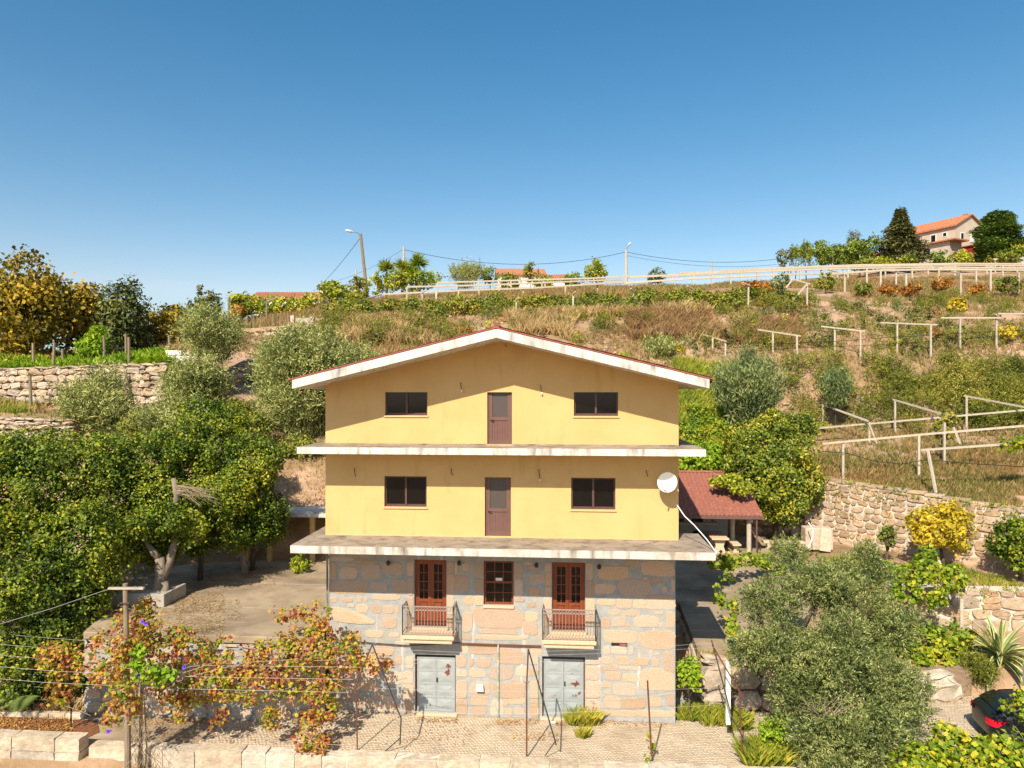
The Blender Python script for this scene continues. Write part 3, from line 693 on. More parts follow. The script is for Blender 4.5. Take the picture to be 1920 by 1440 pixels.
# rendered storeys
mb = MB(); wall_grid(mb, HX0, HX1, S1T, S2B, 0.0, 0.3, W_LO + [D_LO])
mb.box(HX0, HX0 + 0.3, 0.301, HY, S1T, S2B); mb.box(HX1 - 0.3, HX1, 0.301, HY, S1T, S2B); mb.box(HX0, HX1, HY + .001, HY + 0.3, S1T, S2B)
wall_lo = mb.build("wall", M_yellow, house)
ROOF_Y = -1.58; RDX = -0.06; RZB = 12.83; SLOPE = 0.243
def roof_z(x): return RZB - abs(x - RDX) * SLOPE
mb = MB(); ez = roof_z(HX0) - 0.25
wall_grid(mb, HX0, HX1, S2T, ez, 0.0, 0.3, W_UP + [D_UP])
mb.prism([(HX0, ez), (HX1, ez), (HX1, roof_z(HX1)), (RDX, RZB), (HX0, roof_z(HX0))], 0.0, 0.3)
mb.box(HX0, HX0 + 0.3, 0.301, HY, S2T, roof_z(HX0)); mb.box(HX1 - 0.3, HX1, 0.301, HY, S2T, roof_z(HX1))
mb.prism([(HX0, S2T), (HX1, S2T), (HX1, roof_z(HX1)), (RDX, RZB), (HX0, roof_z(HX0))], HY + 0.001, HY + 0.3)
wall_up = mb.build("wall", M_yellow, house)
# near-black sheets paint the unlit rooms behind the panes
MB().box(HX0 + 0.35, HX1 - 0.35, 0.34, 0.36, S1T + 0.02, S2B - 0.02).build("room_shade_sheet", M_inner_shade, house)
MB().box(HX0 + 0.35, HX1 - 0.35, 0.34, 0.36, S2T + 0.02, ez - 0.02).build("room_shade_sheet", M_inner_shade, house)
MB().box(SX0 + 0.6, SX1 - 0.6, 0.60, 0.62, 0.1, S1B - 0.02).build("room_shade_sheet", M_inner_shade, house)

def slab(x0, x1, y0, yl, yr, z0, z1, edge):
    mb = MB()
    poly = [(x0, y0), (x1, y0), (x1, yr), (HX1 - .02, yr), (HX1 - .02, yl), (x0, yl)]
    n = len(poly)
    vs = [(x, y, z0) for x, y in poly] + [(x, y, z1) for x, y in poly]
    mb.add(vs, [tuple(range(n))[::-1]] + [(i, (i + 1) % n, n + (i + 1) % n, n + i) for i in range(n)], 0)
    mb.add(vs, [tuple(range(n, 2 * n))], 1)
    return mb.build("balcony_slab", [edge, M_slabtop], house, bevel=0.012)
slab(-6.73, 6.77, -1.8, 4.0, 1.2, S1B, S1T, M_white2)
slab(-6.71, 6.57, -1.27, 4.0, 4.0, S2B, S2T, M_white)
MB().box(HX0 + 0.02, HX1 - 0.02, -0.012, -0.002, S2T + .001, S2T + 0.05).build("skirting", M_slabtop, wall_up)
MB().box(HX0 + 0.02, HX1 - 0.02, -0.012, -0.002, S1T + .001, S1T + 0.04).build("skirting", M_sill, wall_lo)

# roof: two sloping slabs with white verge and soffit, tiles on top
rf = empty("roof", (0, 0, 0)); rf.parent = house
RX0, RX1 = -6.76, 6.62; RT_ = 0.31
M_verge = M_white
for sgn, xe in ((-1, RX0), (1, RX1)):
    poly = [(RDX, RZB), (xe, roof_z(xe)), (xe, roof_z(xe) + RT_), (RDX, RZB + RT_)]
    if sgn > 0: poly = poly[::-1]
    MB().prism(poly, ROOF_Y, HY + 1.2).build("verge_slab", M_verge, rf, bevel=0.008)
    xe2 = xe + sgn * 0.17
    def zz(x): return RZB + RT_ - abs(x - RDX) * SLOPE
    poly = [(RDX, zz(RDX) + 0.004), (xe2, zz(xe2) + 0.004), (xe2, zz(xe2) + 0.032), (RDX, zz(RDX) + 0.032)]
    if sgn > 0: poly = poly[::-1]
    MB().prism(poly, ROOF_Y - 0.03, HY + 1.22).build("tile_edge", M_roof_edge, rf)
    # wavy tile field
    ys = np.arange(ROOF_Y + 0.3, HY + 1.1, 0.055); xs = np.linspace(RDX + sgn * 0.1, xe2 - sgn * 0.02, 34)
    X, Y = np.meshgrid(xs, ys); Z = RZB + RT_ - np.abs(X - RDX) * SLOPE + 0.06 + 0.02 * np.sin(Y * 2 * np.pi / 0.22) + 0.02 * (((X - RDX) * sgn) % 0.4) / 0.4
    ii = np.arange(X.size).reshape(X.shape)
    F_ = np.stack([ii[:-1, :-1], ii[:-1, 1:], ii[1:, 1:], ii[1:, :-1]], -1).reshape(-1, 4)
    tf = link("roof_tiles", mesh_np("roof_tiles", np.stack([X, Y, Z], -1).reshape(-1, 3), F_, M_roof), rf); tf["kind"] = "stuff"
MB().tube([(RDX, ROOF_Y + i * 0.35, RZB + RT_ + 0.06) for i in range(41)], 0.10, n=8).build("ridge_tile", M_roof, rf)
MB().box(RX0 - 0.12, RX0 - 0.005, ROOF_Y + 0.2, HY + 1, roof_z(RX0) + 0.17, roof_z(RX0) + 0.26).build("gutter", M_rust, rf)
MB().box(RX1 + 0.005, RX1 + 0.12, ROOF_Y + 0.2, HY + 1, roof_z(RX1) + 0.17, roof_z(RX1) + 0.26).build("gutter", M_rust, rf)

def slider(r, sill_ext=0.035):
    x0, x1, z0, z1 = r
    w = empty("window", (0, 0, 0)); w.parent = house
    fr = MB(); t = 0.055; y0, y1 = 0.10, 0.16
    fr.box(x0, x1, y0, y1, z1 - t, z1); fr.box(x0, x1, y0, y1, z0, z0 + t)
    fr.box(x0, x0 + t, y0, y1, z0 + t, z1 - t); fr.box(x1 - t, x1, y0, y1, z0 + t, z1 - t)
    xm = (x0 + x1) / 2
    fr.box(xm - 0.035, xm + 0.035, y0 - 0.015, y1, z0 + t, z1 - t)
    fr.box(x0 + t, xm - .036, y0 + .01, y1, z0 + t, z0 + t + .03); fr.box(xm + .036, x1 - t, y0 + .02, y1, z0 + t, z0 + t + .03)
    fr.build("frame", M_frame, w)
    MB().box(x0 + t, xm - 0.035, 0.13, 0.14, z0 + t, z1 - t).build("pane", M_glass, w)
    MB().box(xm + 0.035, x1 - t, 0.14, 0.15, z0 + t, z1 - t).build("pane", M_glass, w)
    MB().box(x0 - sill_ext, x1 + sill_ext, -0.045, 0.1, z0 - 0.055, z0 - 0.002).build("sill", M_sill, w)
for r in W_UP + W_LO: slider(r)

def plain_door(r):
    x0, x1, z0, z1 = r
    d = empty("door", (0, 0, 0)); d.parent = house
    fr = MB(); t = 0.06; y0, y1 = 0.10, 0.17
    fr.box(x0, x1, y0, y1, z1 - t, z1); fr.box(x0, x0 + t, y0, y1, z0, z1 - t); fr.box(x1 - t, x1, y0, y1, z0, z1 - t)
    zm = z0 + (z1 - z0) * 0.44
    fr.box(x0 + t, x1 - t, y0 + .01, y1, zm - 0.06, zm + 0.06); fr.box(x0 + t, x1 - t, y0 + .01, y1, z0, z0 + 0.16)
    for a in (x0 + t, x1 - t - 0.1): fr.box(a, a + 0.1, y0 + .012, y1, z0 + 0.16, zm - .06); fr.box(a, a + 0.1, y0 + .012, y1, zm + .06, z1 - t)
    fr.build("frame", M_doorp, d)
    pl = MB(); n = 6; xa, xb = x0 + t + 0.1, x1 - t - 0.1; w = (xb - xa) / n
    for i in range(n): pl.box(xa + i * w + .004, xa + (i + 1) * w - .004, 0.135, 0.16, z0 + .16, zm - .06)
    pl.box(xa, xb, 0.15, 0.165, z0 + .16, zm - .06)
    pl.build("board_panel", M_doorp, d)["kind"] = "stuff"
    MB().box(xa, xb, 0.145, 0.155, zm + .06, z1 - t).build("pane", M_glass_frost, d)
    MB().tube([(xa - 0.05, 0.115, zm - 0.05), (xa - 0.05, 0.06, zm - 0.05), (xa + 0.06, 0.06, zm - 0.05)], 0.016, n=6).build("handle", M_black, d)
    MB().box(x0 - 0.03, x1 + 0.03, -0.05, 0.1, z0 - 0.028, z0 - 0.003).build("threshold", M_sill, d)
plain_door(D_UP); plain_door(D_LO)

# ------------------------------------------------------------------ stone ground storey
mb = MB(); wall_grid(mb, SX0, SX1, 0.0, S1B, YS, 0.55, FD + [WS] + GD)
mb.box(SX0, SX0 + 0.5, 0.551, HY, 0, S1B); mb.box(SX1 - 0.5, SX1, 0.551, HY, 0, S1B)
wall_st = mb.build("wall", M_mortar, house)
wall_st["label"] = "granite and mortar wall of the ground storey"

Z1 = (600, 1040, 9.6); Z2 = (780, 1040, 9.6); Z3 = (940, 1040, 9.6); Z4 = (1090, 1040, 9.6)
Z5 = (600, 1180, 8.727); Z6 = (820, 1180, 8.727); Z7 = (1060, 1180, 8.727)
R_ = {Z1: [(175,40,560,110),(645,60,850,125),(175,150,290,420),(360,230,650,430),(480,155,660,210),(690,160,850,220),(755,185,1060,425),(870,110,1000,160),(1140,150,1475,350),
           (175,470,840,700),(925,490,1200,660),(1300,455,1560,690),(180,770,310,850),(395,775,590,850),(670,770,750,850),(800,760,860,830),(970,715,1420,810),
           (505,885,620,940),(660,895,860,1040),(925,890,1095,1050),(1135,920,1320,1050),(1360,920,1420,1050),(1140,1130,1370,1320),(330,1290,400,1400)],
      Z2: [(700,140,740,330),(820,150,960,280),(700,385,940,650),(880,750,1040,900),(840,1050,1010,1370),(1060,965,1900,1310),(1150,1340,1800,1405)],
      Z3: [(490,200,640,260),(520,350,770,510),(495,580,690,750),(470,860,620,940),(430,1040,650,1190),(400,1210,640,1430),(440,130,560,185)],
      Z4: [(330,215,820,440),(790,105,1060,185),(1110,130,1680,370),(250,525,590,695),(680,455,1230,735),(1215,420,1465,510),(1450,570,1535,665),(1620,450,1690,650),(1195,725,1680,800),
           (300,810,600,910),(640,810,900,960),(940,820,1150,960),(1165,825,1685,980),(500,990,690,1080),(790,1010,1050,1100),(1310,1030,1470,1070),(360,1140,520,1310),(590,1130,790,1290),
           (970,1105,1370,1300),(1535,1040,1685,1310),(1400,1230,1460,1300),(810,1250,870,1290),(1100,400,1190,450)],
      Z7: [(640,25,1160,215),(1215,60,1300,200),(1260,30,1780,320),(620,275,730,400),(765,280,990,400),(1040,290,1110,410),(590,455,770,560),(835,450,1050,575),(1115,460,1350,590),(1425,475,1530,600),
           (1600,390,1780,680),(580,600,850,670),(890,605,1190,660),(665,700,895,825),(950,725,1170,850),(1235,660,1780,985),(595,860,740,945),(790,890,1150,1070),(640,990,745,1055),
           (650,1105,900,1290),(940,1125,1290,1300),(1370,1110,1560,1260),(1660,1060,1780,1250),(1460,385,1530,420),(620,1330,1150,1425),(1200,1330,1780,1430)],
      Z6: [(390,240,500,390),(320,440,470,610),(525,480,590,605),(665,470,870,615),(940,325,1400,560),(550,240,970,400),(520,660,790,775),(870,600,1220,820),(1295,610,1490,760),
           (540,870,865,1060),(920,890,1420,1110),(565,1090,810,1240),(885,1150,1075,1400),(1090,1150,1160,1250),(1170,1110,1420,1220),(1260,1280,1415,1395),(550,1270,800,1430),
           (1210,815,1360,855),(1365,865,1450,920),(1540,300,1700,420),(700,10,1300,70),(610,100,1440,170),(390,90,560,170),(640,1130,700,1160),(1110,1290,1220,1400)],
      Z5: [(440,10,660,130),(760,15,1020,130),(1130,60,1290,120),(370,205,640,290),(910,275,1200,420),(1230,430,1340,560),(1080,690,1330,890),(640,830,940,1000),(630,1110,870,1290),
           (1030,1090,1190,1180),(890,1200,1030,1340),(1080,1210,1300,1340),(640,1310,860,1430),(180,880,590,1050),(180,1100,400,1250),(430,1070,600,1220),(180,1300,560,1430),
           (700,420,960,640),(400,360,640,560),(180,360,360,600),(960,560,1060,660),(180,640,420,830),(460,620,620,820),(680,680,940,790),(900,1020,1010,1150),(920,1360,1300,1430),(1240,200,1390,260)]}
JAMB = {Z1: [(1565,130,1680,385),(1575,395,1680,735),(1535,745,1680,1080),(1560,1090,1680,1310)],
        Z2: [(558,130,690,335),(558,345,690,720),(558,735,690,1080),(558,1090,690,1310),(1050,140,1215,420),(1060,430,1215,690),(1050,735,1215,915)],
        Z3: [(237,130,390,430),(237,440,390,745),(237,760,420,850),(780,150,902,300),(785,310,902,560),(785,570,902,750),(745,765,902,1080),(745,1090,902,1300)],
        Z4: [(82,150,215,460),(82,470,235,780),(82,795,245,1080),(82,1090,245,1230)],
        Z5: [(1400,440,1530,640),(1345,690,1530,890),(1350,900,1530,1160),(1350,1170,1530,1435)],
        Z6: [(312,660,500,775),(312,830,490,1130),(312,1140,495,1435),(1500,430,1660,570),(1500,610,1675,760),(1515,840,1680,1130),(1515,1140,1680,1435)],
        Z7: [(328,500,575,575),(328,600,560,830),(328,840,570,1130),(328,1140,575,1435)]}
rngs = np.random.default_rng(77)
def facade_stone(zr, box, p, jit, depth, grow=1.0):
    u0, v0, sc = zr
    x0, x1, z0, z1 = FR(u0 + box[0] / sc, v0 + box[1] / sc, u0 + box[2] / sc, v0 + box[3] / sc, YS)
    dx = (x1 - x0) * (grow - 1) / 2; dz = (z1 - z0) * (grow - 1) / 2; x0 -= dx; x1 += dx; z0 -= dz; z1 += dz
    x0 = max(x0, SX0 + .01); x1 = min(x1, SX1 - .01); z0 = max(z0, 0.03); z1 = min(z1, S1B - 0.01)
    ol = blob(rngs, x1 - x0, z1 - z0, n=18, p=p, jit=jit)
    o = link("stone", stone_mesh("stone", ol, depth, M_stone, rngs, back=0.02), wall_st)
    o.location = ((x0 + x1) / 2, YS, (z0 + z1) / 2)
for zr, lst in R_.items():
    for bx in lst: facade_stone(zr, bx, rngs.uniform(3.4, 7.0), 0.045, rngs.uniform(0.010, 0.018), 1.11)
for zr, lst in JAMB.items():
    for bx in lst: facade_stone(zr, bx, 7.0, 0.012, 0.022)
# the long slanting stone left of the first balcony door
pts = [(172,945),(330,935),(620,1015),(820,1095),(1000,1205),(985,1245),(700,1250),(480,1225),(280,1200),(180,1120)]
pp = [P(600 + a / 9.6, 1040 + b / 9.6, YS) for a, b in pts]
pp = [(max(q[0], SX0 + .01), q[2]) for q in pp][::-1]
cx = sum(q[0] for q in pp) / len(pp); cz = sum(q[1] for q in pp) / len(pp)
o = link("stone", stone_mesh("stone", [(a - cx, b - cz) for a, b in pp], 0.03, M_stone, rngs, back=0.02), wall_st); o.location = (cx, YS, cz)
# slot in the wall: its shade is a dark box on the face, brick over it
a, b, c, d = FR(1146, 1205, 1176, 1210, YS)
MB().box(a, b, YS - 0.032, YS - 0.004, c, d).build("slot_shade", M_inner_shade, wall_st)
MB().box(a + 0.28, b - 0.02, YS - 0.04, YS - 0.03, c - .01, d - 0.02).build("brick", M_roof, wall_st)

# balcony doors: two glazed leaves each
def french(r):
    x0, x1, z0, z1 = r
    d = empty("balcony_door", (0, 0, 0)); d.parent = house
    y0 = YS + 0.12; t = 0.06
    fr = MB(); fr.box(x0, x1, y0, y0 + .1, z1 - t, z1); fr.box(x0, x0 + t, y0, y0 + .1, z0, z1 - t); fr.box(x1 - t, x1, y0, y0 + .1, z0, z1 - t)
    fr.build("frame", M_maho, d)
    xm = (x0 + x1) / 2
    for (a, b) in ((x0 + t + .004, xm - .004), (xm + .004, x1 - t - .004)):
        lf = MB(); s = 0.10; ya, yb = y0 + 0.015, y0 + 0.065
        lf.box(a, a + s, ya, yb, z0 + .02, z1 - t); lf.box(b - s, b, ya, yb, z0 + .02, z1 - t)
        zg = z0 + (z1 - z0) * 0.40                              # glass starts here
        lf.box(a + s, b - s, ya, yb, z1 - t - 0.13, z1 - t); lf.box(a + s, b - s, ya, yb, zg - 0.1, zg)
        lf.box(a + s, b - s, ya, yb, z0 + .02, z0 + .2)
        gh = (z1 - t - 0.13 - zg); gx = (a + b) / 2
        lf.box(gx - .012, gx + .012, ya + .006, yb, zg, zg + gh)
        for k in range(1, 4): lf.box(a + s, b - s, ya + .008, yb - .002, zg + gh * k / 4 - .012, zg + gh * k / 4 + .012)
        # raised lower panel
        lf.box(a + s, b - s, ya + .03, yb, z0 + .2, zg - .1)
        lf.box(a + s + .04, b - s - .04, ya + .006, ya + .03, z0 + .25, zg - .36); lf.box(a + s + .03, b - s - .03, ya + .006, ya + .03, zg - .30, zg - .13)
        leaf = lf.build("door_leaf", M_maho, d)
        for k in range(4):
            for (p, q) in ((a + s, gx - .012), (gx + .012, b - s)):
                MB().box(p, q, ya + .022, ya + .03, zg + gh * k / 4 + .012, zg + gh * (k + 1) / 4 - .012).build("pane", M_glass, leaf)
    MB().box(x0 - 0.06, x1 + 0.06, YS - 0.10, YS + 0.1, z0 - 0.09, z0 - 0.004).build("step", M_granite_cut, d, bevel=0.01)
    MB().tube([(xm + .03, y0 + .01, z0 + 1.0), (xm + .03, y0 - .03, z0 + 1.0), (xm + .1, y0 - .03, z0 + 1.0)], 0.012).build("handle", M_black, d)
for r in FD: french(r)

# sash window between them
x0, x1, z0, z1 = WS
w = empty("sash_window", (0, 0, 0)); w.parent = house
y0 = YS + 0.10; t = 0.075; fr = MB()
fr.box(x0, x1, y0, y0 + .1, z1 - t, z1); fr.box(x0, x1, y0, y0 + .1, z0, z0 + t); fr.box(x0, x0 + t, y0, y0 + .1, z0 + t, z1 - t); fr.box(x1 - t, x1, y0, y0 + .1, z0 + t, z1 - t)
zm = (z0 + z1) / 2; fr.box(x0 + t, x1 - t, y0 + .004, y0 + .09, zm - .035, zm + .035)
xs_ = [x0 + t + (x1 - x0 - 2 * t) * k / 3 for k in range(4)]
for k in (1, 2): fr.box(xs_[k] - .012, xs_[k] + .012, y0 + .014, y0 + .08, z0 + t, zm - .035); fr.box(xs_[k] - .012, xs_[k] + .012, y0 + .014, y0 + .08, zm + .035, z1 - t)
rows = [(z0 + t, (z0 + t + zm - .035) / 2), ((z0 + t + zm - .035) / 2, zm - .035), (zm + .035, (zm + .035 + z1 - t) / 2), ((zm + .035 + z1 - t) / 2, z1 - t)]
for k in (0, 2): fr.box(x0 + t, x1 - t, y0 + .016, y0 + .078, rows[k][1] - .012, rows[k][1] + .012)
fr.build("frame", M_maho, w)
for (c, d) in rows:
    for k in range(3): MB().box(xs_[k] + .012, xs_[k + 1] - .012, y0 + .035, y0 + .042, c + .012, d - .012).build("pane", M_glass, w)
MB().box(x0 - 0.02, x1 + 0.02, YS - 0.06, y0, z0 - 0.10, z0 - 0.003).build("sill", M_granite_cut, w, bevel=0.008)
MB().box(xs_[1] + .03, xs_[2] - .03, y0 + .028, y0 + .033, zm + .04, zm + .14).build("paper_strip", M_whitewall, w)

# garage doors: two metal leaves with pressed pyramids
for gi, (x0, x1, z0, z1) in enumerate(GD):
    g = empty("garage_door", (0, 0, 0)); g.parent = house
    g["label"] = "pale blue metal door with cleaner paint" if gi == 0 else "pale blue metal door with rust patches"
    y0 = YS + 0.16
    MB().box(x0, x1, y0, y0 + .04, z1 - 0.13, z1 - 0.005).build("vent_strip", M_dark, g)
    MB().box(x0, x0 + .045, y0 - .02, y0 + .05, z0, z1 - .13).build("frame", M_rust, g)
    MB().box(x1 - .045, x1, y0 - .02, y0 + .05, z0, z1 - .13).build("frame", M_rust, g)
    xm = (x0 + x1) / 2
    for (a, b) in ((x0 + .05, xm - .004), (xm + .004, x1 - .05)):
        lf = MB(); lf.box(a, b, y0, y0 + .04, z0 + .01, z1 - .135)
        lf.box(a, a + .03, y0 - .012, y0, z0 + .01, z1 - .135); lf.box(b - .03, b, y0 - .012, y0, z0 + .01, z1 - .135)
        for k in range(5): zc = z0 + .01 + (z1 - .135 - z0 - .06) * k / 4; lf.box(a + .03, b - .03, y0 - .010, y0, zc, zc + .05)
        leaf = lf.build("door_leaf", M_garage, g)
        for k in range(4):
            zc = z0 + .06 + (z1 - .135 - z0 - .06) * k / 4; zd = z0 + .01 + (z1 - .135 - z0 - .06) * (k + 1) / 4
            a2, b2, c2, d2 = a + .05, b - .05, zc + .03, zd - .03
            cx = (a2 + b2) / 2; cz = (c2 + d2) / 2; pm = MB()
            pm.add([(a2, y0 - .001, c2), (b2, y0 - .001, c2), (b2, y0 - .001, d2), (a2, y0 - .001, d2), (cx - .07, y0 - .024, cz - .05), (cx + .07, y0 - .024, cz - .05), (cx + .07, y0 - .024, cz + .05), (cx - .07, y0 - .024, cz + .05)],
                   [(0, 1, 5, 4), (1, 2, 6, 5), (2, 3, 7, 6), (3, 0, 4, 7), (4, 5, 6, 7)])
            pm.build("pressed_panel", M_garage, leaf)
    MB().box(xm + .02, xm + .06, y0 - .05, y0 - .012, z0 + 1.02, z0 + 1.16).build("lock", M_black, g)
    MB().box(x0 - .05, x1 + .05, YS - .1, YS + .2, -0.02, 0.055).build("threshold", M_granite_cut, g, bevel=0.01)

# two small balconies with iron railings
def balcony(uL, uR, vtop, rail_v, r):
    yf = -0.62
    zt = P((uL + uR) / 2, vtop, yf)[2]; xa = P(uL, vtop, yf)[0]; xb = P(uR, vtop, yf)[0]
    bal = empty("balcony", (0, 0, 0)); bal.parent = house
    MB().box(xa, xb, yf, YS - .002, zt - 0.13, zt).build("floor_stone", M_granite_cut, bal, bevel=0.02)
    MB().box(xa + .07, xb - .07, yf + .06, YS - .002, zt - 0.28, zt - .132).build("under_stone", M_granite_cut, bal, bevel=0.03)
    zr = P((uL + uR) / 2, rail_v, yf)[2]; e = 0.03
    def panel(p0, p1, n, name):
        p0 = Vector(p0); p1 = Vector(p1); m = MB(); up = Vector((0, 0, 1))
        def L(f, z): return p0.lerp(p1, f) + up * z
        H = zr - zt
        m.beam(L(0, H), L(1, H), .022, .028); m.beam(L(0, H - .13), L(1, H - .13), .014, .016); m.beam(L(0, .07), L(1, .07), .018, .02)
        for k in range(n + 1):
            f = k / n
            thick = .024 if k in (0, n) else .013
            m.beam(L(f, 0.0 if k in (0, n) else .07), L(f, H + (.04 if k in (0, n) else -.13)), thick, thick)
            if k < n:
                fm = (k + .5) / n; rr = 0.045; d = (p1 - p0).normalized()
                c = L(fm, H - .065)
                m.tube([c + d * (rr * math.cos(a)) + up * (rr * math.sin(a)) for a in np.linspace(0, 2 * math.pi, 9)], .008, n=4, cap=False)
                c = L(fm, H - .15); rr = 0.04
                m.tube([c + d * (rr * math.cos(a)) + up * (rr * .9 * math.sin(a)) for a in np.linspace(0, math.pi, 6)], .008, n=4, cap=False)
                c = L(fm, .12)
                m.tube([c + d * (rr * math.cos(a)) + up * (rr * .9 * math.sin(a)) for a in np.linspace(math.pi, 2 * math.pi, 6)], .007, n=4, cap=False)
        rl = m.build(name, M_iron, bal); rl["kind"] = "stuff"
    panel((xa + e, yf + e, zt), (xb - e, yf + e, zt), 16, "railing")
    panel((xa + e, YS - .02, zt), (xa + e, yf + e, zt), 6, "railing")
    panel((xb - e, yf + e, zt), (xb - e, YS - .02, zt), 6, "railing")
    for xx in (xa + e, xb - e):
        MB().tube([(xx, yf + e, zr + .03), (xx, yf + e, zr + .12)], [.02, .004], n=6).build("finial", M_iron, bal)
balcony(752.6, 851, 1193, 1138, FD[0]); balcony(1015.7, 1118.5, 1202, 1144, FD[1])

# pipes and fittings fixed to the facade
mb = MB(); a = P(934.5, 1207, YS); mb.tube([(a[0], YS - .06, a[2]), (a[0], YS - .06, 0.0)], .028, n=8)
mb.build("drain_pipe", M_green_pipe, house)
a = P(1009, 1231, YS); MB().tube([(a[0], YS - .05, a[2]), (a[0], YS - .05, 0.0)], .02, n=8).build("drain_pipe", M_green_pipe, house)
a = P(864, 1206, YS); b = P(1014, 1211, YS)
MB().beam((a[0], YS - .05, a[2]), (b[0], YS - .05, b[2]), .06, .05).build("rusty_ledge", M_rust, house)
MB().tube([(SX0 - .05, -0.02, S1B), (SX0 - .05, -0.02, 1.5)], .035, n=8).build("drain_pipe", mat("blue_grey_pipe", (0.10, 0.13, 0.14), (0.22, 0.26, 0.25), scale=3, rough=.6), house)
x0, x1, z0, z1 = FR(893, 1282, 907.7, 1293.5, YS)
mbx = empty("meter_box", ((x0 + x1) / 2, YS - .03, z0)); mbx.parent = house
MB().prism([(-(x1 - x0) / 2, 0.0), ((x1 - x0) / 2, 0.0), ((x1 - x0) / 2 * .85, z1 - z0), (-(x1 - x0) / 2 * .85, z1 - z0)], -.13, 0.0).build("box_cover", M_dish, mbx, bevel=.01)
for k in range(4): MB().tube([(-.09 + k * .06, -.06, 0), (-.09 + k * .06, -.06, -.05)], .014).build("cable_gland", M_dark, mbx)
# four little lamps under the balcony
for uu, vv in ((729.7, 1053), (862, 1053), (1006, 1057), (1123, 1060)):
    q = P(uu, vv, YS); l = empty("wall_lamp", (q[0], YS, q[2])); l.parent = house
    MB().tube([(0, 0, 0), (0, -.12, .02)], .015).build("arm", M_dark, l)
    MB().lathe([(.0, .08), (.03, .07), (.07, 0), (.05, -.09), (.0, -.1)], n=8, c=(0, -.14, 0)).build("lantern", M_dark, l)
# bulbs and wires sticking out of the render
for uu, va, vb, bulb in ((665.5, 878, 893, 0), (846.5, 879, 891, 0), (1010.5, 880, 898, 1), (1211.6, 882, 893, 0), (864, 718, 731, 1), (1013.6, 722, 736, 1), (947.6, 646, 651, 0)):
    a = P(uu, va, 0); b = P(uu, vb, 0)
    h = empty("lamp_wire", (a[0], 0, a[2])); h.parent = house
    MB().tube([(0, .01, 0), (0, -.07, -.01), (.02, -.08, (b[2] - a[2]) * .6), (.04, -.07, b[2] - a[2])], .012, n=5).build("flex", M_dark, h)
    if bulb: MB().lathe([(0, .06), (.02, .05), (.032, 0), (.02, -.03), (0, -.035)], n=8, c=(.04, -.07, b[2] - a[2] - .04)).build("bulb", M_dish, h)

# satellite dish
q = P(1251, 906, -0.45)
sd = empty("satellite_dish", (q[0] + .12, 0, q[2])); tag(sd, "white satellite dish on the yellow wall near the right corner", "satellite dish")
ax = Vector((-0.42, -0.87, 0.26)).normalized(); R3 = ax.to_track_quat('Z', 'Y')
mb = MB(); R = 0.335; prof = [(R * k / 8, 0.16 * (k / 8) ** 2) for k in range(9)]
mb.lathe([(max(r, .002), z) for r, z in prof] + [(R, 0.175), (R * .96, 0.155)] + [(max(r * .97, .002), z - 0.012) for r, z in prof[::-1][1:]], n=28)
ds = mb.build("reflector", M_dish, sd, smooth=True); ds.rotation_mode = 'QUATERNION'; ds.rotation_quaternion = R3; ds.location = (-0.06, -0.40, 0.0)
cdir = R3 @ Vector((0, 0, 1)); lo = R3 @ Vector((0, -1, 0))
if lo.z > 0: lo = -lo
base = Vector((-.06, -.4, 0)) + lo * R * .92 + cdir * .1; tip = Vector((-.06, -.4, 0)) + cdir * .42 + lo * .30
MB().tube([base, tip], .012).build("feed_arm", M_iron, sd)
MB().tube([tip - cdir * .02, tip - cdir * .13], .03).build("receiver", M_iron, sd)
MB().tube([(0, 0, -.12), (0, -.2, -.12), (-.05, -.36, -.02)], .02).build("bracket", M_iron, sd)
# white cable from the dish down to the balcony corner
a = P(1268, 945, -0.02); b = P(1342, 1033, -1.78); m1 = P(1302, 985, -0.8)
cb = MB().tube([Vector(a), Vector(P(1284, 968, -0.4)), Vector(m1), Vector(P(1325, 1011, -1.3)), Vector((6.80, -1.82, S1T - .02))], .018, n=6).build("cable", M_whitewall)
tag(cb, "white cable sagging from the yellow wall to the balcony corner", "cable")
# black cable along the stone wall towards the vine
pts = [P(640, 1200, -.03), P(700, 1206, -.03), P(760, 1210, -.03), P(800, 1209, -.03), P(862, 1205, -.03)]
cb = MB().tube([Vector(p) for p in pts], .018, n=5).build("cable", M_cable); tag(cb, "black cable strung along the stone wall above the left garage door", "cable")
# ------------------------------------------------------------------ barbecue shelter behind the house
sh = empty("barbecue_shelter", (0, 0, RZ)); tag(sh, "open barbecue shelter with a red tiled roof behind the house", "shelter")
SHX0, SHX1, SHY0, SHY1 = 5.0, 11.75, 11.9, 16.3; E0, E1 = 4.93 - RZ, 6.52 - RZ
sl = (E1 - E0) / (SHY1 - SHY0)
mb = MB()
mb.add([(SHX0, SHY0, E0), (SHX1, SHY0, E0), (SHX1, SHY1, E1), (SHX0, SHY1, E1), (SHX0, SHY0, E0 + .09), (SHX1, SHY0, E0 + .09), (SHX1, SHY1, E1 + .09), (SHX0, SHY1, E1 + .09)],
       [(0, 3, 2, 1), (4, 5, 6, 7), (0, 1, 5, 4), (1, 2, 6, 5), (2, 3, 7, 6), (3, 0, 4, 7)])
rfb = mb.build("roof", M_roof, sh)
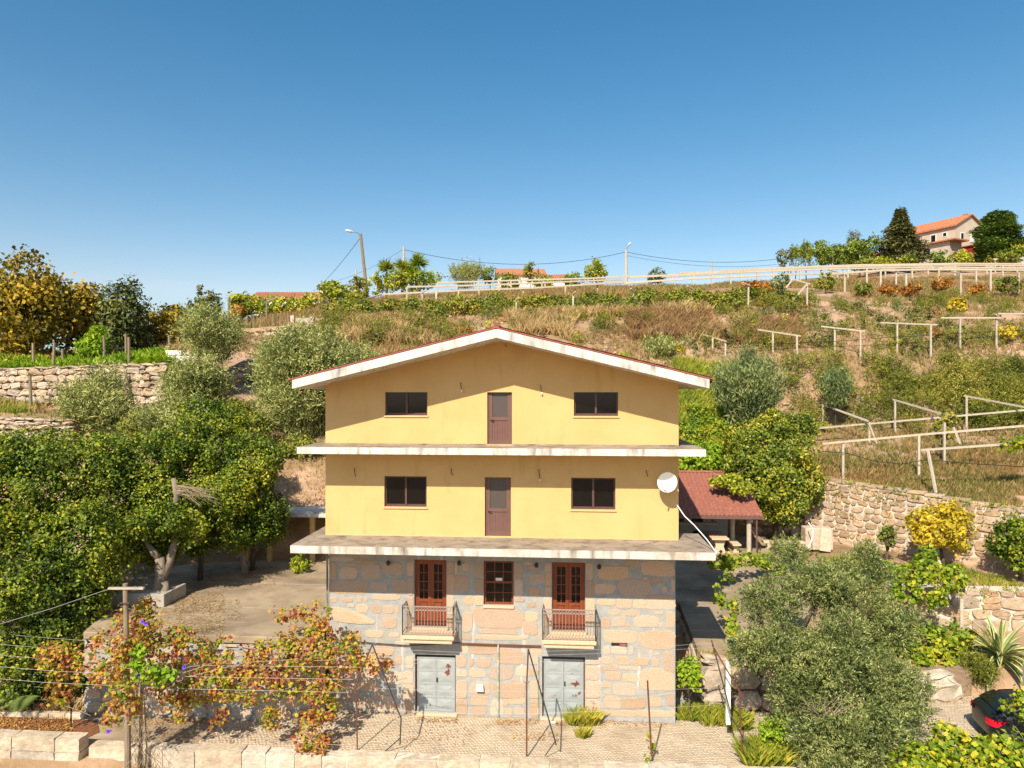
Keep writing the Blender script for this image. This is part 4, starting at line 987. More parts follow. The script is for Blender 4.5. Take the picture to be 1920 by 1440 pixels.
# courses of tiles, waves across and steps down the slope
n_c = 15; per = 0.21
xs = np.arange(SHX0, SHX1 + 0.05, per / 6); V = []; Fc = []
for k in range(n_c):
    ya = SHY0 - .06 + (SHY1 - SHY0 + .06) * k / n_c; yb = SHY0 - .06 + (SHY1 - SHY0 + .06) * (k + 1.18) / n_c
    b = len(V)
    for yy, dz in ((ya, .075), (ya, .125), (yb, .095)):
        for x in xs: V.append((x, yy, E0 + (yy - SHY0) * sl + dz + .028 * math.sin(2 * math.pi * x / per)))
    n = len(xs)
    for r in range(2):
        for i in range(n - 1): Fc.append((b + r * n + i, b + r * n + i + 1, b + (r + 1) * n + i + 1, b + (r + 1) * n + i))
tl = link("roof_tiles", mesh_np("roof_tiles", np.array(V), np.array(Fc), M_roof), rfb); tl["kind"] = "stuff"
MB().tube([(SHX0 + i * .45, SHY1, E1 + .13) for i in range(16)], .09, n=8).build("ridge_tile", M_roof, rfb)
MB().box(SHX0, SHX1 + .1, SHY0 - .14, SHY0 - .07, E0 - .1, E0 + .06).build("gutter", M_doorp, sh)
MB().tube([(11.2, SHY0 + .25, 0), (11.2, SHY0 + .25, E0)], .115, n=12).build("post", M_post, sh)
MB().tube([(10.7, SHY0 + 1.6, 0), (10.7, SHY0 + 1.6, E0 + .45)], .115, n=12).build("post", M_post, sh)
MB().tube([(5.6, SHY0 + .25, 0), (5.6, SHY0 + .25, E0)], .115, n=12).build("post", M_post, sh)
MB().tube([(11.5, SHY0 - .05, 0), (11.5, SHY0 - .05, E0 - .05)], .04, n=8).build("downpipe", M_doorp, sh)
MB().box(SHX0, 11.0, 16.0, 16.25, 0, E1 - .05).build("wall", M_conc_edge, sh)
ch = MB(); ch.box(6.45, 6.8, 15.55, 15.95, E1 - .3, E1 + .62); ch.build("chimney", M_post, sh)
MB().box(6.42, 6.83, 15.5, 16.0, E1 + .62, E1 + .69).build("chimney_cap", M_dark, sh)
ov = empty("barbecue_oven", (9.2, 15.0, RZ)); tag(ov, "masonry barbecue oven with arched openings under the tiled shelter", "oven")
mb = MB(); arch = [(-.35, 0)] + [(-.35 * math.cos(a), .35 + .3 * math.sin(a)) for a in np.linspace(0, math.pi, 9)] + [(.35, 0)]
mb.prism([(-.95, 0), (-.352, 0)] + [(x, z) for x, z in arch[1:-1]] + [(.352, 0), (.95, 0), (.95, .95), (-.95, .95)], 0, .8)
mb.build("base", M_conc_edge, ov)
MB().box(-.9, .9, .75, .8, 0, .9).build("firebox_back", M_black, ov)
MB().box(-1.02, 1.02, -.08, .85, .955, 1.06).build("worktop", M_granite_cut, ov, bevel=.01)
mb = MB(); mb.prism([(-.75, 0), (-.3, 0), (-.3, .5)] + [(-.3 * math.cos(a), .5 + .22 * math.sin(a)) for a in np.linspace(.3, math.pi - .3, 7)] + [(.3, .5), (.3, 0), (.75, 0), (.5, 1.15), (-.5, 1.15)], .1, .8)
hd = mb.build("hood", M_conc_edge, ov); hd.location = (0, 0, 1.065)
MB().box(-.3, .3, .7, .75, 1.07, 1.75).build("firebox_back", M_black, ov)
def stone_table(loc, name, label, w, l, h, cat, slab_t):
    t = empty(name, loc); tag(t, label, cat)
    MB().box(-w / 2, w / 2, 0, l, h - slab_t, h).build("top", M_granite_cut, t, bevel=.012)
    for yy in (.22, l - .42):
        MB().prism([(-w * .36, 0), (w * .36, 0), (w * .22, (h - slab_t) * .5), (w * .36, h - slab_t - .002), (-w * .36, h - slab_t - .002), (-w * .22, (h - slab_t) * .5)], yy, yy + .2).build("pedestal", M_granite_cut, t, bevel=.01)
stone_table((PT(1353, 1040, 35.6)[0], 12.15, RZ), "picnic_table", "granite picnic table under the edge of the tiled shelter", .85, 2.0, .78, "table", .08)
stone_table((PT(1353, 1040, 35.6)[0] + .85, 12.35, RZ), "stone_bench", "granite bench beside the picnic table, nearer the round post", .42, 1.8, .46, "bench", .08)
stone_table((PT(1353, 1040, 35.6)[0] - .85, 12.35, RZ), "stone_bench", "granite bench on the house side of the picnic table", .42, 1.8, .46, "bench", .08)
stone_wall("retaining_wall", "shaded stone wall under the leafy tree beside the shelter", (11.9, 17.6), (16.8, 17.5), (2.95, 2.95), (4.9, 5.2), M_rubble, M_rubble_joint, 61, thick=.4, depth=.1, row=(.35, .6), wid=(.5, 1.0))
sb = empty("stone_bench", (13.3, 13.6, RZ)); tag(sb, "long low granite slab bench right of the shelter posts", "bench")
MB().box(-1.0, 1.1, 0, .4, .28, .38).build("seat", M_granite_cut, sb, bevel=.015); MB().box(-.8, -.6, .03, .37, -.1, .279).build("leg", M_granite_cut, sb); MB().box(.7, .9, .03, .37, -.1, .279).build("leg", M_granite_cut, sb)
bx = empty("stone_trough", (15.2, 13.9, RZ - .1)); tag(bx, "old block of stone with a slanted slab beside the leafy tree", "trough")
MB().box(-.7, .7, 0, .8, 0, 1.15).build("block", M_rubble, bx, bevel=.06)
sl_ = MB().box(-.3, .25, -.12, -.04, 0, 1.2).build("leaning_slab", M_rubble, bx, bevel=.02); sl_.rotation_euler = (-.16, .12, 0); sl_.location = (.2, -.2, 0)
hs = MB().tube([PT(1516, 980, 36.6), PT(1523, 990, 36.3), PT(1525, 1003, 36), PT(1520, 1018, 35.6), PT(1512, 1030, 35.4)], .03, n=6).build("hose", M_whitewall); tag(hs, "pale hose hanging over the stone block by the shelter", "hose")

# ------------------------------------------------------------------ lean-to canopy on the left
cn = empty("canopy", (0, 0, TZ)); tag(cn, "flat white canopy on yellow posts between the house and the earth bank", "canopy")
cx0 = PT(440, 965, 34.5)[0]
mb = MB(); mb.box(cx0, -5.2, 9.4, 12.3, 2.19, 2.36); mb.build("roof_slab", [M_white], cn, bevel=.015)
for uu in (455, 500, 583):
    xx = PT(uu, 990, 34.6)[0]; MB().box(xx - .1, xx + .1, 9.5, 9.7, 0, 2.188).build("post", M_yellow, cn)
stone_wall("retaining_wall", "dark stone wall at the back of the flat white canopy", (-18.5, 11.5), (-5.2, 12.35), (TZ - .2, TZ - .2), (TZ + 2.15, TZ + 2.2), M_rubble, M_rubble_joint, 63, thick=.4, depth=.1, row=(.35, .6), wid=(.6, 1.2))

# ------------------------------------------------------------------ concrete vine trellises
def trellis(label, posts, beams, name="vine_trellis", pw=.12, bw=.1, group=None, mt=None, cat="trellis"):
    allp = []
    for (u, vt, vb, t) in posts: allp.append(PT(u, vb, t))
    if not allp: allp.append(PT(*beams[0][:3]))
    o = empty(name, allp[0]); tag(o, label, cat, group)
    org = np.array(o.location)
    for (u, vt, vb, t) in posts:
        a = PT(u, vt, t) if not isinstance(u, tuple) else PT(u[0], vt, t); b = PT(u, vb, t)
        zb = min(b[2], tz(b[0], b[1])) - .25
        MB().beam(np.array([b[0], b[1], zb]) - org, a - org, pw, pw, up=(0, 1, 0)).build("post", mt or M_post, o)
    for bb in beams:
        MB().beam(PT(*bb[:3]) - org, PT(*bb[3:6]) - org, bw, bw * 1.1).build("beam", mt or M_post, o)
    return o
G1 = "cross frames of the vine trellis on the middle slope"
trellis("concrete cross frame half hidden by the blue green bush", [(1336, 634, 690, 56.0), (1360, 639, 692, 55.2)], [(1317, 627, 57.2, 1362, 640, 55.0)], group=G1)
trellis("concrete cross frame just right of the blue green bush", [(1449, 622, 666, 56.5), (1494, 630, 686, 55.0)], [(1421, 618, 57.4, 1502, 630, 54.8)], group=G1)
trellis("third concrete cross frame from the blue green bush on the middle slope", [(1565, 617, 665, 57.0), (1613, 621, 675, 55.6)], [(1540, 612, 57.6, 1622, 621, 55.4)], group=G1)
trellis("fourth concrete cross frame from the blue green bush, with the widest gap below its beam", [(1682, 608, 657, 57.2), (1745, 610, 662, 56.0)], [(1651, 605, 57.8, 1757, 609, 55.8)], group=G1)
trellis("fifth concrete cross frame from the blue green bush on the middle slope", [(1800, 598, 650, 57.2), (1868, 598, 640, 57.0)], [(1764, 596, 57.6, 1877, 596, 56.8)], group=G1)
trellis("concrete cross frame cut off by the edge of the picture on the middle slope", [(1930, 590, 640, 57.4)], [(1871, 588, 57.6, 1990, 589, 57.0)], group=G1)
# the big trellis on the terrace above the granite wall
trellis("slanting concrete trellis arm rising over the leafy tree beside the shelter", [(1403, 771, 812, 50.0)], [(1399, 766, 50.2, 1485, 805, 44.0)])
trellis("broken leaning trellis post sticking out of the leafy tree", [], [(1484, 804, 44.0, 1500, 856, 43.2), (1500, 836, 43.2, 1491, 862, 43.0)])
trellis("slanting trellis arm with a braced post, second from the shelter", [(1542.6, 760, 800, 51.0), (1629.5, 791, 848, 48.0)], [(1541, 758, 51.2, 1629, 790, 47.9), (1629.5, 794, 47.9, 1650, 846, 47.6)])
trellis("slanting trellis arm meeting the vine-covered post", [(1678, 752, 788, 50.5), (1770.5, 792, 888, 41.5)], [(1674, 749, 50.7, 1782, 781, 46.5), (1786, 796, 46, 1803, 838, 45.6)])
trellis("slanting trellis arm at the edge of the picture above the vine terrace", [(1812, 744, 772, 50.5)], [(1808, 742, 50.7, 1945, 768, 46.5)])
trellis("uppermost long concrete rail across the vine terrace", [], [(1521, 804, 48.5, 1720, 786.5, 48.2), (1720, 786.5, 48.2, 1960, 765.5, 47.8)])
trellis("middle long concrete rail on two posts across the vine terrace", [(1580.5, 830, 898, 41.0), (1722.5, 815, 886, 39.6)], [(1542, 832, 41.3, 1725, 815, 39.6), (1725, 815, 39.6, 1960, 795, 38.2)])
trellis("lowest short concrete rail on a leaning post above the granite wall", [], [(1726, 844, 36.9, 1882, 833, 36.0), (1740, 845, 36.7, 1755, 924, 36.3)])
cb = MB().tube([PT(1541, 846, 41), PT(1590, 850, 40.8), PT(1640, 865, 40.4), PT(1690, 870, 40), PT(1738, 862, 39), PT(1830, 870, 38.2), PT(1930, 876, 37.5)], .022, n=5).build("cable", M_cable); tag(cb, "black irrigation cable drooping between the vine terrace posts", "cable")
for lab, pts in (("upper black wire strung through the cross frames of the middle slope", [(1240, 668, 58), (1340, 655, 56), (1449, 645, 56.2), (1565, 640, 56.6), (1682, 632, 56.8), (1800, 625, 57), (1930, 618, 57)]), ("lower black wire strung through the cross frames of the middle slope", [(1260, 672, 57), (1360, 662, 55.4), (1494, 652, 55), (1613, 648, 55.6), (1745, 640, 56), (1868, 630, 56.8), (1930, 628, 57)])):
    cb = MB().tube([PT(*p) for p in pts], .02, n=4).build("wire", M_cable); tag(cb, lab, "wire")
# crooked posts along the upper edge of the bank
CP = [(762, 571, 607, 66, 8, "first crooked post of the upper bank, near the leaning lamp pole"), (792, 548, 572, 74, 7, "crooked post with a bent arm on the upper bank above the broom bush"), (873, 567, 602, 65, 3, "slightly tilted thin post on the upper bank left of the roof ridge"),
      (968, 562, 604, 64, 4, "crooked post straight above the roof ridge"), (1074.5, 551, 590, 64.5, 4, "crooked post in the bramble right of the roof ridge"), (1187, 545, 580, 65, -4, "crooked post in the middle of the bramble band"),
      (1297, 540, 572, 66, -8, "crooked post with a dropped arm near the end of the bramble band"), (1403, 534, 576, 64.5, -10, "crooked post with a short slanted top beside the rust coloured vines")]
for (u, vt, vb, t, du, lab) in CP:
    trellis(lab, [(u, vt, vb, t)], [(u - du * .3, vt + 1.5, t, u + du, vt - 4, t - .6)], name="vineyard_post", group="crooked posts on the upper bank", cat="post", pw=.14)
trellis("braced concrete frame leaning at the right end of the bramble band", [(1513, 533, 568, 66)], [(1486, 523, 67.5, 1520, 533, 65.8), (1513, 533, 65.8, 1476, 576, 65), (1486, 524, 67.5, 1474, 540, 67)])
trellis("broken frame on the upper bank below the leaning lamp pole", [(640, 584, 606, 68), (675, 566, 585, 70)], [(638, 584, 68, 676, 567, 70), (642, 585, 68, 666, 609, 67), (676, 566, 70, 694, 586, 69), (675, 564, 70, 716, 552, 74)])
# rails of the big vine trellis along the crest
def rail(label, pts, posts):
    trellis(label, posts, [(*pts[i], *pts[i + 1]) for i in range(len(pts) - 1)], bw=.17, pw=.17)
rail("nearest crest rail running from the lamp pole to the middle of the ridge", [(716, 552, 76), (860, 545, 77), (1000, 540, 78), (1175, 529, 79)], [(818, 547, 568, 76), (898, 543, 560, 77), (981, 540, 558, 78), (1060, 536, 556, 78), (1120, 533, 552, 79)])
rail("second crest rail above the roof ridge", [(763, 538, 82), (900, 535, 83), (1020, 530, 84), (1170, 524, 85)], [(763, 538, 556, 82), (860, 536, 556, 83), (936, 534, 552, 83), (1016, 530, 550, 84), (1100, 527, 546, 85)])
rail("upper crest rail behind the roof ridge reaching the bright tree", [(820, 530, 88), (960, 526, 90), (1100, 522, 92), (1273, 515, 94)], [(820, 530, 548, 88), (898, 528, 546, 89), (958, 526, 544, 90), (1022, 524, 542, 91), (1180, 518, 538, 93)])
rail("lowest crest rail at the right with tall posts", [(1170, 531, 74), (1300, 522, 74), (1460, 515, 74), (1583, 512, 74), (1651, 507, 74.5), (1760, 505, 75), (1860, 506, 75), (1960, 507, 75)], [(1583.5, 512, 547, 74), (1651, 506, 548, 74.5), (1698.6, 514, 551, 72.5), (1801, 513, 549, 73), (1857, 506, 547, 75), (1910, 511, 547, 73)])
rail("second crest rail at the right", [(1240, 519, 82), (1400, 510, 82), (1560, 504, 83), (1740, 501, 84), (1960, 503, 84)], [(1300, 516, 540, 82), (1370, 512, 540, 82), (1450, 508, 536, 82), (1540, 505, 534, 83), (1625, 503, 532, 83), (1680, 502, 532, 84), (1760, 502, 530, 84), (1830, 502, 530, 84)])
rail("third crest rail at the right", [(1180, 521, 90), (1350, 510, 90), (1540, 501, 91), (1750, 497, 92), (1960, 498, 92)], [(1260, 516, 535, 90), (1335, 511, 534, 90), (1420, 507, 530, 90), (1500, 503, 528, 91), (1590, 500, 526, 91), (1710, 498, 524, 92), (1790, 498, 524, 92), (1880, 498, 524, 92)])
rail("farthest crest rail at the right", [(1273, 512, 100), (1420, 504, 100), (1600, 497, 101), (1800, 494, 102), (1960, 495, 102)], [(1300, 511, 528, 100), (1390, 506, 524, 100), (1480, 502, 520, 100), (1570, 498, 518, 101), (1660, 496, 516, 101), (1740, 495, 514, 102), (1850, 495, 514, 102)])
rail("top right wooden rail beside the cypress tree", [(1862, 486, 106), (1960, 483, 106)], [(1866, 486, 502, 106), (1907, 484, 500, 106)])
for i, (a, b, lab) in enumerate((((1553, 506, 78), (1588, 515, 73.6), "first short cross arm hanging off the right crest rail"), ((1651, 504, 78), (1705, 515, 72.4), "second short cross arm hanging off the right crest rail"), ((1755, 502, 78), (1804, 514, 72.9), "third short cross arm hanging off the right crest rail"))):
    trellis(lab, [], [(*a, *b)], bw=.14)

# ------------------------------------------------------------------ wooden posts and fences on the left slope
WP = [(62, 643, 680, 48.5, "slim grey post at the left end of the fern terrace"), (98, 642, 692, 47.5, "leaning weathered post above the rubble wall, left one"), (117, 654, 672, 50, "short stump of a post under the golden oak"), (195, 630, 666, 49, "weathered post in front of the light green shrub"), (219, 647, 664, 51, "small post between the light green shrub and the dark tree"),
      (236, 626, 664, 49.5, "taller of the twin posts in front of the dark tree"), (241.5, 632, 680, 47.2, "nearer of the twin posts in front of the dark tree"), (317, 629, 655, 51, "post left of the white stone stack"), (345, 618, 660, 50, "thin tall post rising behind the white stone stack"), (58, 704, 762, 44, "post standing before the rubble wall at the far left"), (243, 698, 754, 45, "leaning post before the rubble wall near the feathery tree"), (238, 764, 808, 41, "dark post at the low end of the slanting kerb"),
      (429, 558, 600, 62, "bent post beside the orange roofed house on the left hill"), (468, 663, 682, 54, "small post between the two feathery mimosas"), (500, 565, 602, 66, "pale bent lamp-like post in front of the orange roofed house")]
for (u, vt, vb, t, lab) in WP:
    lean = {98: 4, 243: -7, 58: -2}.get(u, 0)
    a = PT(u + lean, vt, t); b = PT(u, vb, t); b[2] = min(b[2], tz(b[0], b[1])) - .2
    o = empty("fence_post", b); tag(o, lab, "post", "posts on the left slope")
    MB().tube([(0, 0, 0), tuple((a - b) * .5 + np.array([.02, 0, 0])), tuple(a - b)], [.1, .09, .085], n=7).build("pole", M_wood_post, o)
    if u in (500,): MB().beam(a - b, PT(524, 556, 66) - b, .12, .12).build("arm", M_wood_post, o)
gp = empty("gate_pillars", PT(565, 612, 63)); tag(gp, "pair of pale stone gate pillars with a grey gate on the hill path", "gate")
for uu, vt, vb in ((549, 592, 618), (586, 594, 616)):
    q = PT(uu, vb, 63) - np.array(gp.location); h = (vb - vt) * 63 / FPX
    MB().box(q[0] - .17, q[0] + .17, q[1] - .17, q[1] + .17, q[2] - .4, q[2] + h).build("pillar", M_granite, gp, bevel=.03)
MB().box(*[v for v in (-.65, .85, -.03, .03, -.5, .75)]).build("gate_leaf", M_conc_edge, gp)
fz = empty("wire_fence", PT(640, 600, 66)); tag(fz, "thin wire fence with slim posts along the upper hill path", "fence")
for i, (u, vt, vb, t) in enumerate(((462, 592, 612, 61), (475, 590, 612, 61.3), (488, 590, 611, 61.6), (512, 590, 611, 62), (525, 588, 609, 62.4), (540, 587, 607, 62.8))):
    q0 = PT(u, vb, t) - np.array(fz.location); q1 = PT(u, vt, t) - np.array(fz.location)
    MB().tube([q0 - np.array([0, 0, .4]), q1], .03, n=5).build("post", M_iron, fz)

# ------------------------------------------------------------------ lamp and power poles on the hill
def pole(label, u_t, v_t, u_b, v_b, t, r, lamp=None, name="utility_pole", mt=None):
    a = PT(u_t, v_t, t); b = PT(u_b, v_b, t); zb = tz(b[0], b[1]) - .5
    f = (a[2] - zb) / max(a[2] - b[2], .1); b = a + (b - a) * f
    o = empty(name, b); tag(o, label, "pole")
    MB().tube([(0, 0, 0), tuple(a - b)], [r * 1.3, r], n=8).build("mast", mt or M_wood_post, o)
    if lamp:
        q = PT(lamp[0], lamp[1], t - .6) - b
        MB().tube([tuple(a - b - np.array([0, 0, .1])), tuple((a - b) * .5 + q * .5 + np.array([0, 0, .1])), tuple(q)], .05, n=5).build("arm", M_iron, o)
        d = (q - (a - b)); d = d / np.linalg.norm(d)
        MB().tube([tuple(q - d * .1), tuple(q + d * .3), tuple(q + d * .75), tuple(q + d * .9)], [.06, .17, .15, .04], n=8).build("lamp_head", M_dish, o)
    return a
A1 = pole("leaning lamp pole with a white lamp head above the mimosa", 676, 439, 689, 560, 87, .17, lamp=(661, 435))
A2 = pole("thin power pole behind the yucca palms", 757, 462, 757, 520, 112, .16, mt=M_post)
A3 = pole("thin power pole with a small lamp above the crest rails", 1174, 469, 1174, 520, 122, .2, lamp=(1178, 462), mt=M_post)
A4 = pole("tiny distant power pole left of the leaning lamp pole", 667.5, 505, 667.5, 530, 150, .16, mt=M_post)
A5 = pole("tiny distant power pole above the right crest rails", 1334.5, 491, 1334.5, 515, 150, .16, mt=M_post)
A6 = pole("thin white post between the pines and the fir", 1561, 478, 1561, 505, 112, .12, mt=M_post)
A7 = pole("thin pale pole in front of the round pine", 1612, 470, 1612, 500, 110, .1, mt=M_post)
def line(label, a, b, sag, r=.035):
    a = np.array(a); b = np.array(b); n = 14
    pts = [a + (b - a) * i / n - np.array([0, 0, sag * 4 * (i / n) * (1 - i / n)]) for i in range(n + 1)]
    o = MB().tube(pts, r, n=4).build("power_line", M_cable); tag(o, label, "power line", "power lines over the hill")
line("power line dipping between the two thin poles over the crest", A2 - np.array([0, 0, .5]), A3 - np.array([0, 0, .3]), 2.2)
line("power line running right from the pole with the small lamp", A3 - np.array([0, 0, .3]), PT(1470, 484, 128), 1.2)
line("second fainter power line running right from the pole with the small lamp", A3 - np.array([0, 0, .9]), PT(1456, 496, 128), 1.0, .025)
line("wire dropping from the leaning lamp pole to the orange roofed house", A1 - np.array([0, 0, .4]), PT(592, 543, 118), .4)
line("faint wire from the yucca pole down behind the lime shrubs", A2 - np.array([0, 0, .4]), PT(625, 528, 140), .6, .025)

# ------------------------------------------------------------------ houses on the hill
def gable_house(name, label, loc, rz, L, W, H, rise, mw, mr, over=.4, wins=(), chim=None, found=3.0):
    """ridge along local x"""
    h = empty(name, loc, rz); tag(h, label, "house")
    mb = MB()
    mb.add([(-L/2, -W/2, -found), (L/2, -W/2, -found), (L/2, W/2, -found), (-L/2, W/2, -found), (-L/2, -W/2, H), (L/2, -W/2, H), (L/2, W/2, H), (-L/2, W/2, H), (-L/2, 0, H + rise), (L/2, 0, H + rise)],
           [(0, 1, 5, 4), (2, 3, 7, 6), (1, 2, 6, 9, 5), (3, 0, 4, 8, 7)])
    mb.build("wall", mw, h)
    r = empty("roof", (0, 0, 0)); r.parent = h
    sl = rise / (W / 2)
    for s in (-1, 1):
        m2 = MB(); y1 = s * (W / 2 + over); z1 = H - over * sl; xa, xb = -L/2 - over, L/2 + over; q = .16
        vs = [(xa, 0, H + rise + .02), (xb, 0, H + rise + .02), (xb, y1, z1 + .02), (xa, y1, z1 + .02), (xa, 0, H + rise + .02 + q), (xb, 0, H + rise + .02 + q), (xb, y1, z1 + .02 + q), (xa, y1, z1 + .02 + q)]
        m2.add(vs, [(0, 1, 2, 3), (7, 6, 5, 4), (0, 4, 5, 1), (1, 5, 6, 2), (2, 6, 7, 3), (3, 7, 4, 0)])
        rp = m2.build("roof_slope", mr, r)
        # rolls of tiles down the slope
        m3 = MB(); n = int((L + 2 * over) / .42)
        for k in range(n):
            x = xa + (k + .5) * (L + 2 * over) / n
            m3.tube([(x, 0, H + rise + q + .03), (x, y1, z1 + q + .03)], .11, n=5)
        m3.build("tile_rolls", mr, rp)["kind"] = "stuff"
    for (face, x, z, w, hh, mm) in wins:
        wv = MB()
        if face == 'f':
            wv.box(x - w/2, x + w/2, -W/2 - .06, -W/2 - .004, z, z + hh)
        else:
            wv.box(L/2 + .004, L/2 + .06, x - w/2, x + w/2, z, z + hh)
        wo = wv.build("window", M_whitewall, h)
        pm = MB(); e = .12
        if face == 'f': pm.box(x - w/2 + e, x + w/2 - e, -W/2 - .08, -W/2 - .062, z + e, z + hh - e)
        else: pm.box(L/2 + .062, L/2 + .08, x - w/2 + e, x + w/2 - e, z + e, z + hh - e)
        pm.build("pane", mm, wo)
    if chim:
        cx, cy, cw, chh = chim
        MB().box(cx - cw/2, cx + cw/2, cy - cw/2, cy + cw/2, H + rise * .4, H + rise + chh).build("chimney", mw, h)
        MB().box(cx - cw/2 - .08, cx + cw/2 + .08, cy - cw/2 - .08, cy + cw/2 + .08, H + rise + chh, H + rise + chh + .12).build("chimney_cap", M_roof_far, h)
    return h
q = PT(1752, 490, 126)
big = gable_house("house", "beige house with an orange tiled gable roof at the right of the ridge", q, math.radians(-60), 12.5, 8.2, 4.6, 2.1, M_cream, M_roof_far, wins=(('f', 2.6, 2.3, 1.0, 1.5, M_glass), ('f', 4.6, 3.0, .8, .8, M_glass), ('f', -2, 2.3, 1.0, 1.5, M_glass), ('g', .6, 2.2, 1.1, 1.6, M_whitewall), ('g', -2.2, 2.4, .9, 1.2, M_glass)), chim=(5.2, .6, .7, .35))
an = MB().box(-9, 7.4, -7.2, -4.12, -3, 1.55).build("annex_wall", M_cream, big)
MB().box(-9.4, 8.6, -7.8, -4.0, 1.56, 1.78).build("annex_roof", M_roof_far, big)
for xx in (-6.5, -3.2, 0.2, 3.0): MB().box(xx, xx + 1.1, -7.26, -7.204, -.6, .8).build("window", M_glass, an)
q = PT(1824, 488, 119)
rs = empty("red_shed", q, math.radians(-60)); tag(rs, "small crimson shed at the corner of the beige hill house", "shed")
MB().box(-1.3, 1.3, -1.2, 1.2, -1.5, 2.2).build("wall", M_redpaint, rs); MB().box(-1.7, 2.0, -1.5, 1.5, 2.21, 2.35).build("roof", M_roof_far, rs); MB().box(1.31, 1.36, -.5, .6, .9, 1.7).build("window", M_glass, rs)
gable_house("house", "long low house with an orange roof behind the lime shrubs on the left hill", PT(548, 594, 124), math.radians(4), 11.5, 7, 2.7, 1.35, M_whitewall, M_roof_far, wins=(('f', -4.2, .5, 1.2, 1.2, M_glass), ('f', -1.5, .5, 1.2, 1.2, M_glass), ('f', 2.4, .5, 1.2, 1.2, M_glass)), chim=(5.2, 0, .75, .5))
gable_house("house", "house whose red roof just shows above the crest rails", PT(975, 540, 128), math.radians(8), 8.0, 8, 1.7, 1.5, M_whitewall, M_roof_far)
gable_house("house", "lower wing of the red roofed house behind the crest rails", PT(1030, 540, 131), math.radians(-6), 7.5, 5.5, 1.2, 1.0, M_whitewall, M_roof_far)
gable_house("house", "scrap of an orange roof at the far right behind the cypress", PT(1930, 478, 140), math.radians(10), 7, 6, 1.8, 1.0, M_whitewall, M_roof_far)

# ------------------------------------------------------------------ rusty pipe frames and the vine pergola in front of the house
def pipe_frame(label, parts, org):
    o = empty("pipe_frame", org); tag(o, label, "frame", "rusty pipe frames along the front wall")
    og = np.array(org)
    for nm, pts, r, mt_ in parts:
        MB().tube([np.array(p) - og for p in pts], r, n=6).build(nm, mt_, o)
YP = -2.6
def Q(u, v, y=YP): return P(u, v, y)
pipe_frame("bent pipe frame at the right end of the autumn vine", [("upright", [Q(670, 1412), Q(668, 1284), Q(698, 1208)], .022, M_rust), ("strut", [Q(698, 1208), Q(752, 1347), Q(750, 1396)], .022, M_dark), ("foot_strut", [Q(750, 1384), Q(722, 1409)], .016, M_dark)], (Q(670, 1412)[0], YP, 0))
pipe_frame("straight pipe frame with a dark leaning strut between the garage doors", [("upright", [Q(987.5, 1420), Q(987.5, 1283), Q(990.5, 1217)], .024, M_rust), ("strut", [Q(990.5, 1217), Q(1043, 1397)], .022, M_dark), ("foot_strut", [Q(1041, 1390), Q(1022, 1417)], .016, M_dark), ("clamp", [Q(982, 1277), Q(985, 1281), Q(990, 1281), Q(993, 1277)], .01, M_rust)], (Q(987.5, 1420)[0], YP, 0))
pipe_frame("single rusty pipe before the right corner of the stone wall", [("upright", [Q(1222, 1422), Q(1214, 1276)], .026, M_rust)], (Q(1222, 1422)[0], YP, 0))
pipe_frame("slanting rusty pipe on uprights beside the olive tree", [("slanting_pipe", [Q(1334, 1200, -1.6), Q(1337, 1212, -1.6), Q(1394, 1309, -1.9)], .022, M_rust), ("strut", [Q(1336, 1206, -1.6), Q(1372, 1345, -2.0), Q(1411, 1415, -2.3)], .022, M_dark), ("upright", [Q(1386, 1294, -2.4), Q(1392, 1431, -2.55)], .022, M_rust), ("short_upright", [Q(1400, 1398, -2.4), Q(1401, 1428, -2.5)], .016, M_dark)], (Q(1392, 1431)[0], YP, 0))
wp = empty("white_post", Q(1365, 1340, -1.0)); tag(wp, "square white post beside the slanting rusty pipe", "post")
MB().box(-.07, .07, -.07, .07, -.3, 1.65).build("shaft", M_whitewall, wp, bevel=.01); MB().prism([(-.07, 1.66), (.07, 1.66), (0, 1.8)], -.07, .07).build("cap", M_whitewall, wp)
# big wooden post that carries the vine
pb = np.array([*P(240, 1440, -3.9)[:2], -2.3]); ptop = P(235, 1094, -3.9)
tp = empty("timber_post", pb); tag(tp, "tall weathered timber post with a cross bar rising through the autumn vine", "post")
MB().tube([(0, 0, 0), tuple((ptop - pb) * .5 + np.array([.03, 0, 0])), tuple(ptop - pb)], [.10, .085, .07], n=10).build("shaft", M_wood_post, tp)
a_, b_ = P(204, 1103, -3.95) - pb, P(270, 1103, -3.95) - pb
MB().beam(a_, b_, .09, .06).build("cross_bar", M_post, tp); MB().tube([P(225, 1131, -4.02) - pb, P(243, 1131, -4.02) - pb], .02).build("clamp", M_rust, tp)
wr = empty("pergola_wires", (-9, -2.5, 2.6)); tag(wr, "thin galvanised wires carrying the autumn vine towards the house", "wires")
og = np.array(wr.location)
for k, yy in enumerate((-3.9, -3.3, -2.7, -2.1, -1.5)):
    MB().tube([np.array([-19, yy, 2.6 + .1 * k]) - og, np.array([-13.5, yy, 2.35 + .1 * k]) - og, np.array([-9, yy, 2.3 + .12 * k]) - og, np.array([-4.2, yy, 2.35 + .14 * k]) - og], .0045, n=4).build("wire", M_wire, wr)
wl = empty("clothes_wires", (1, YP, 2.6)); tag(wl, "galvanised wires strung across the yard in front of the garage doors", "wires"); og = np.array(wl.location)
for va, vb, vc in ((1216, 1222, 1206), (1232, 1240, 1240), (1238, 1229, 1214), (1290, 1296, 1290), (1330, 1338, 1322)):
    MB().tube([Q(700, va) - og, Q(860, (va + vb) / 2 + 4) - og, Q(1000, vb) - og, Q(1150, (vb + vc) / 2 + 3) - og, Q(1340, vc, -2.2) - og], .0035, n=4).build("wire", M_wire, wl)
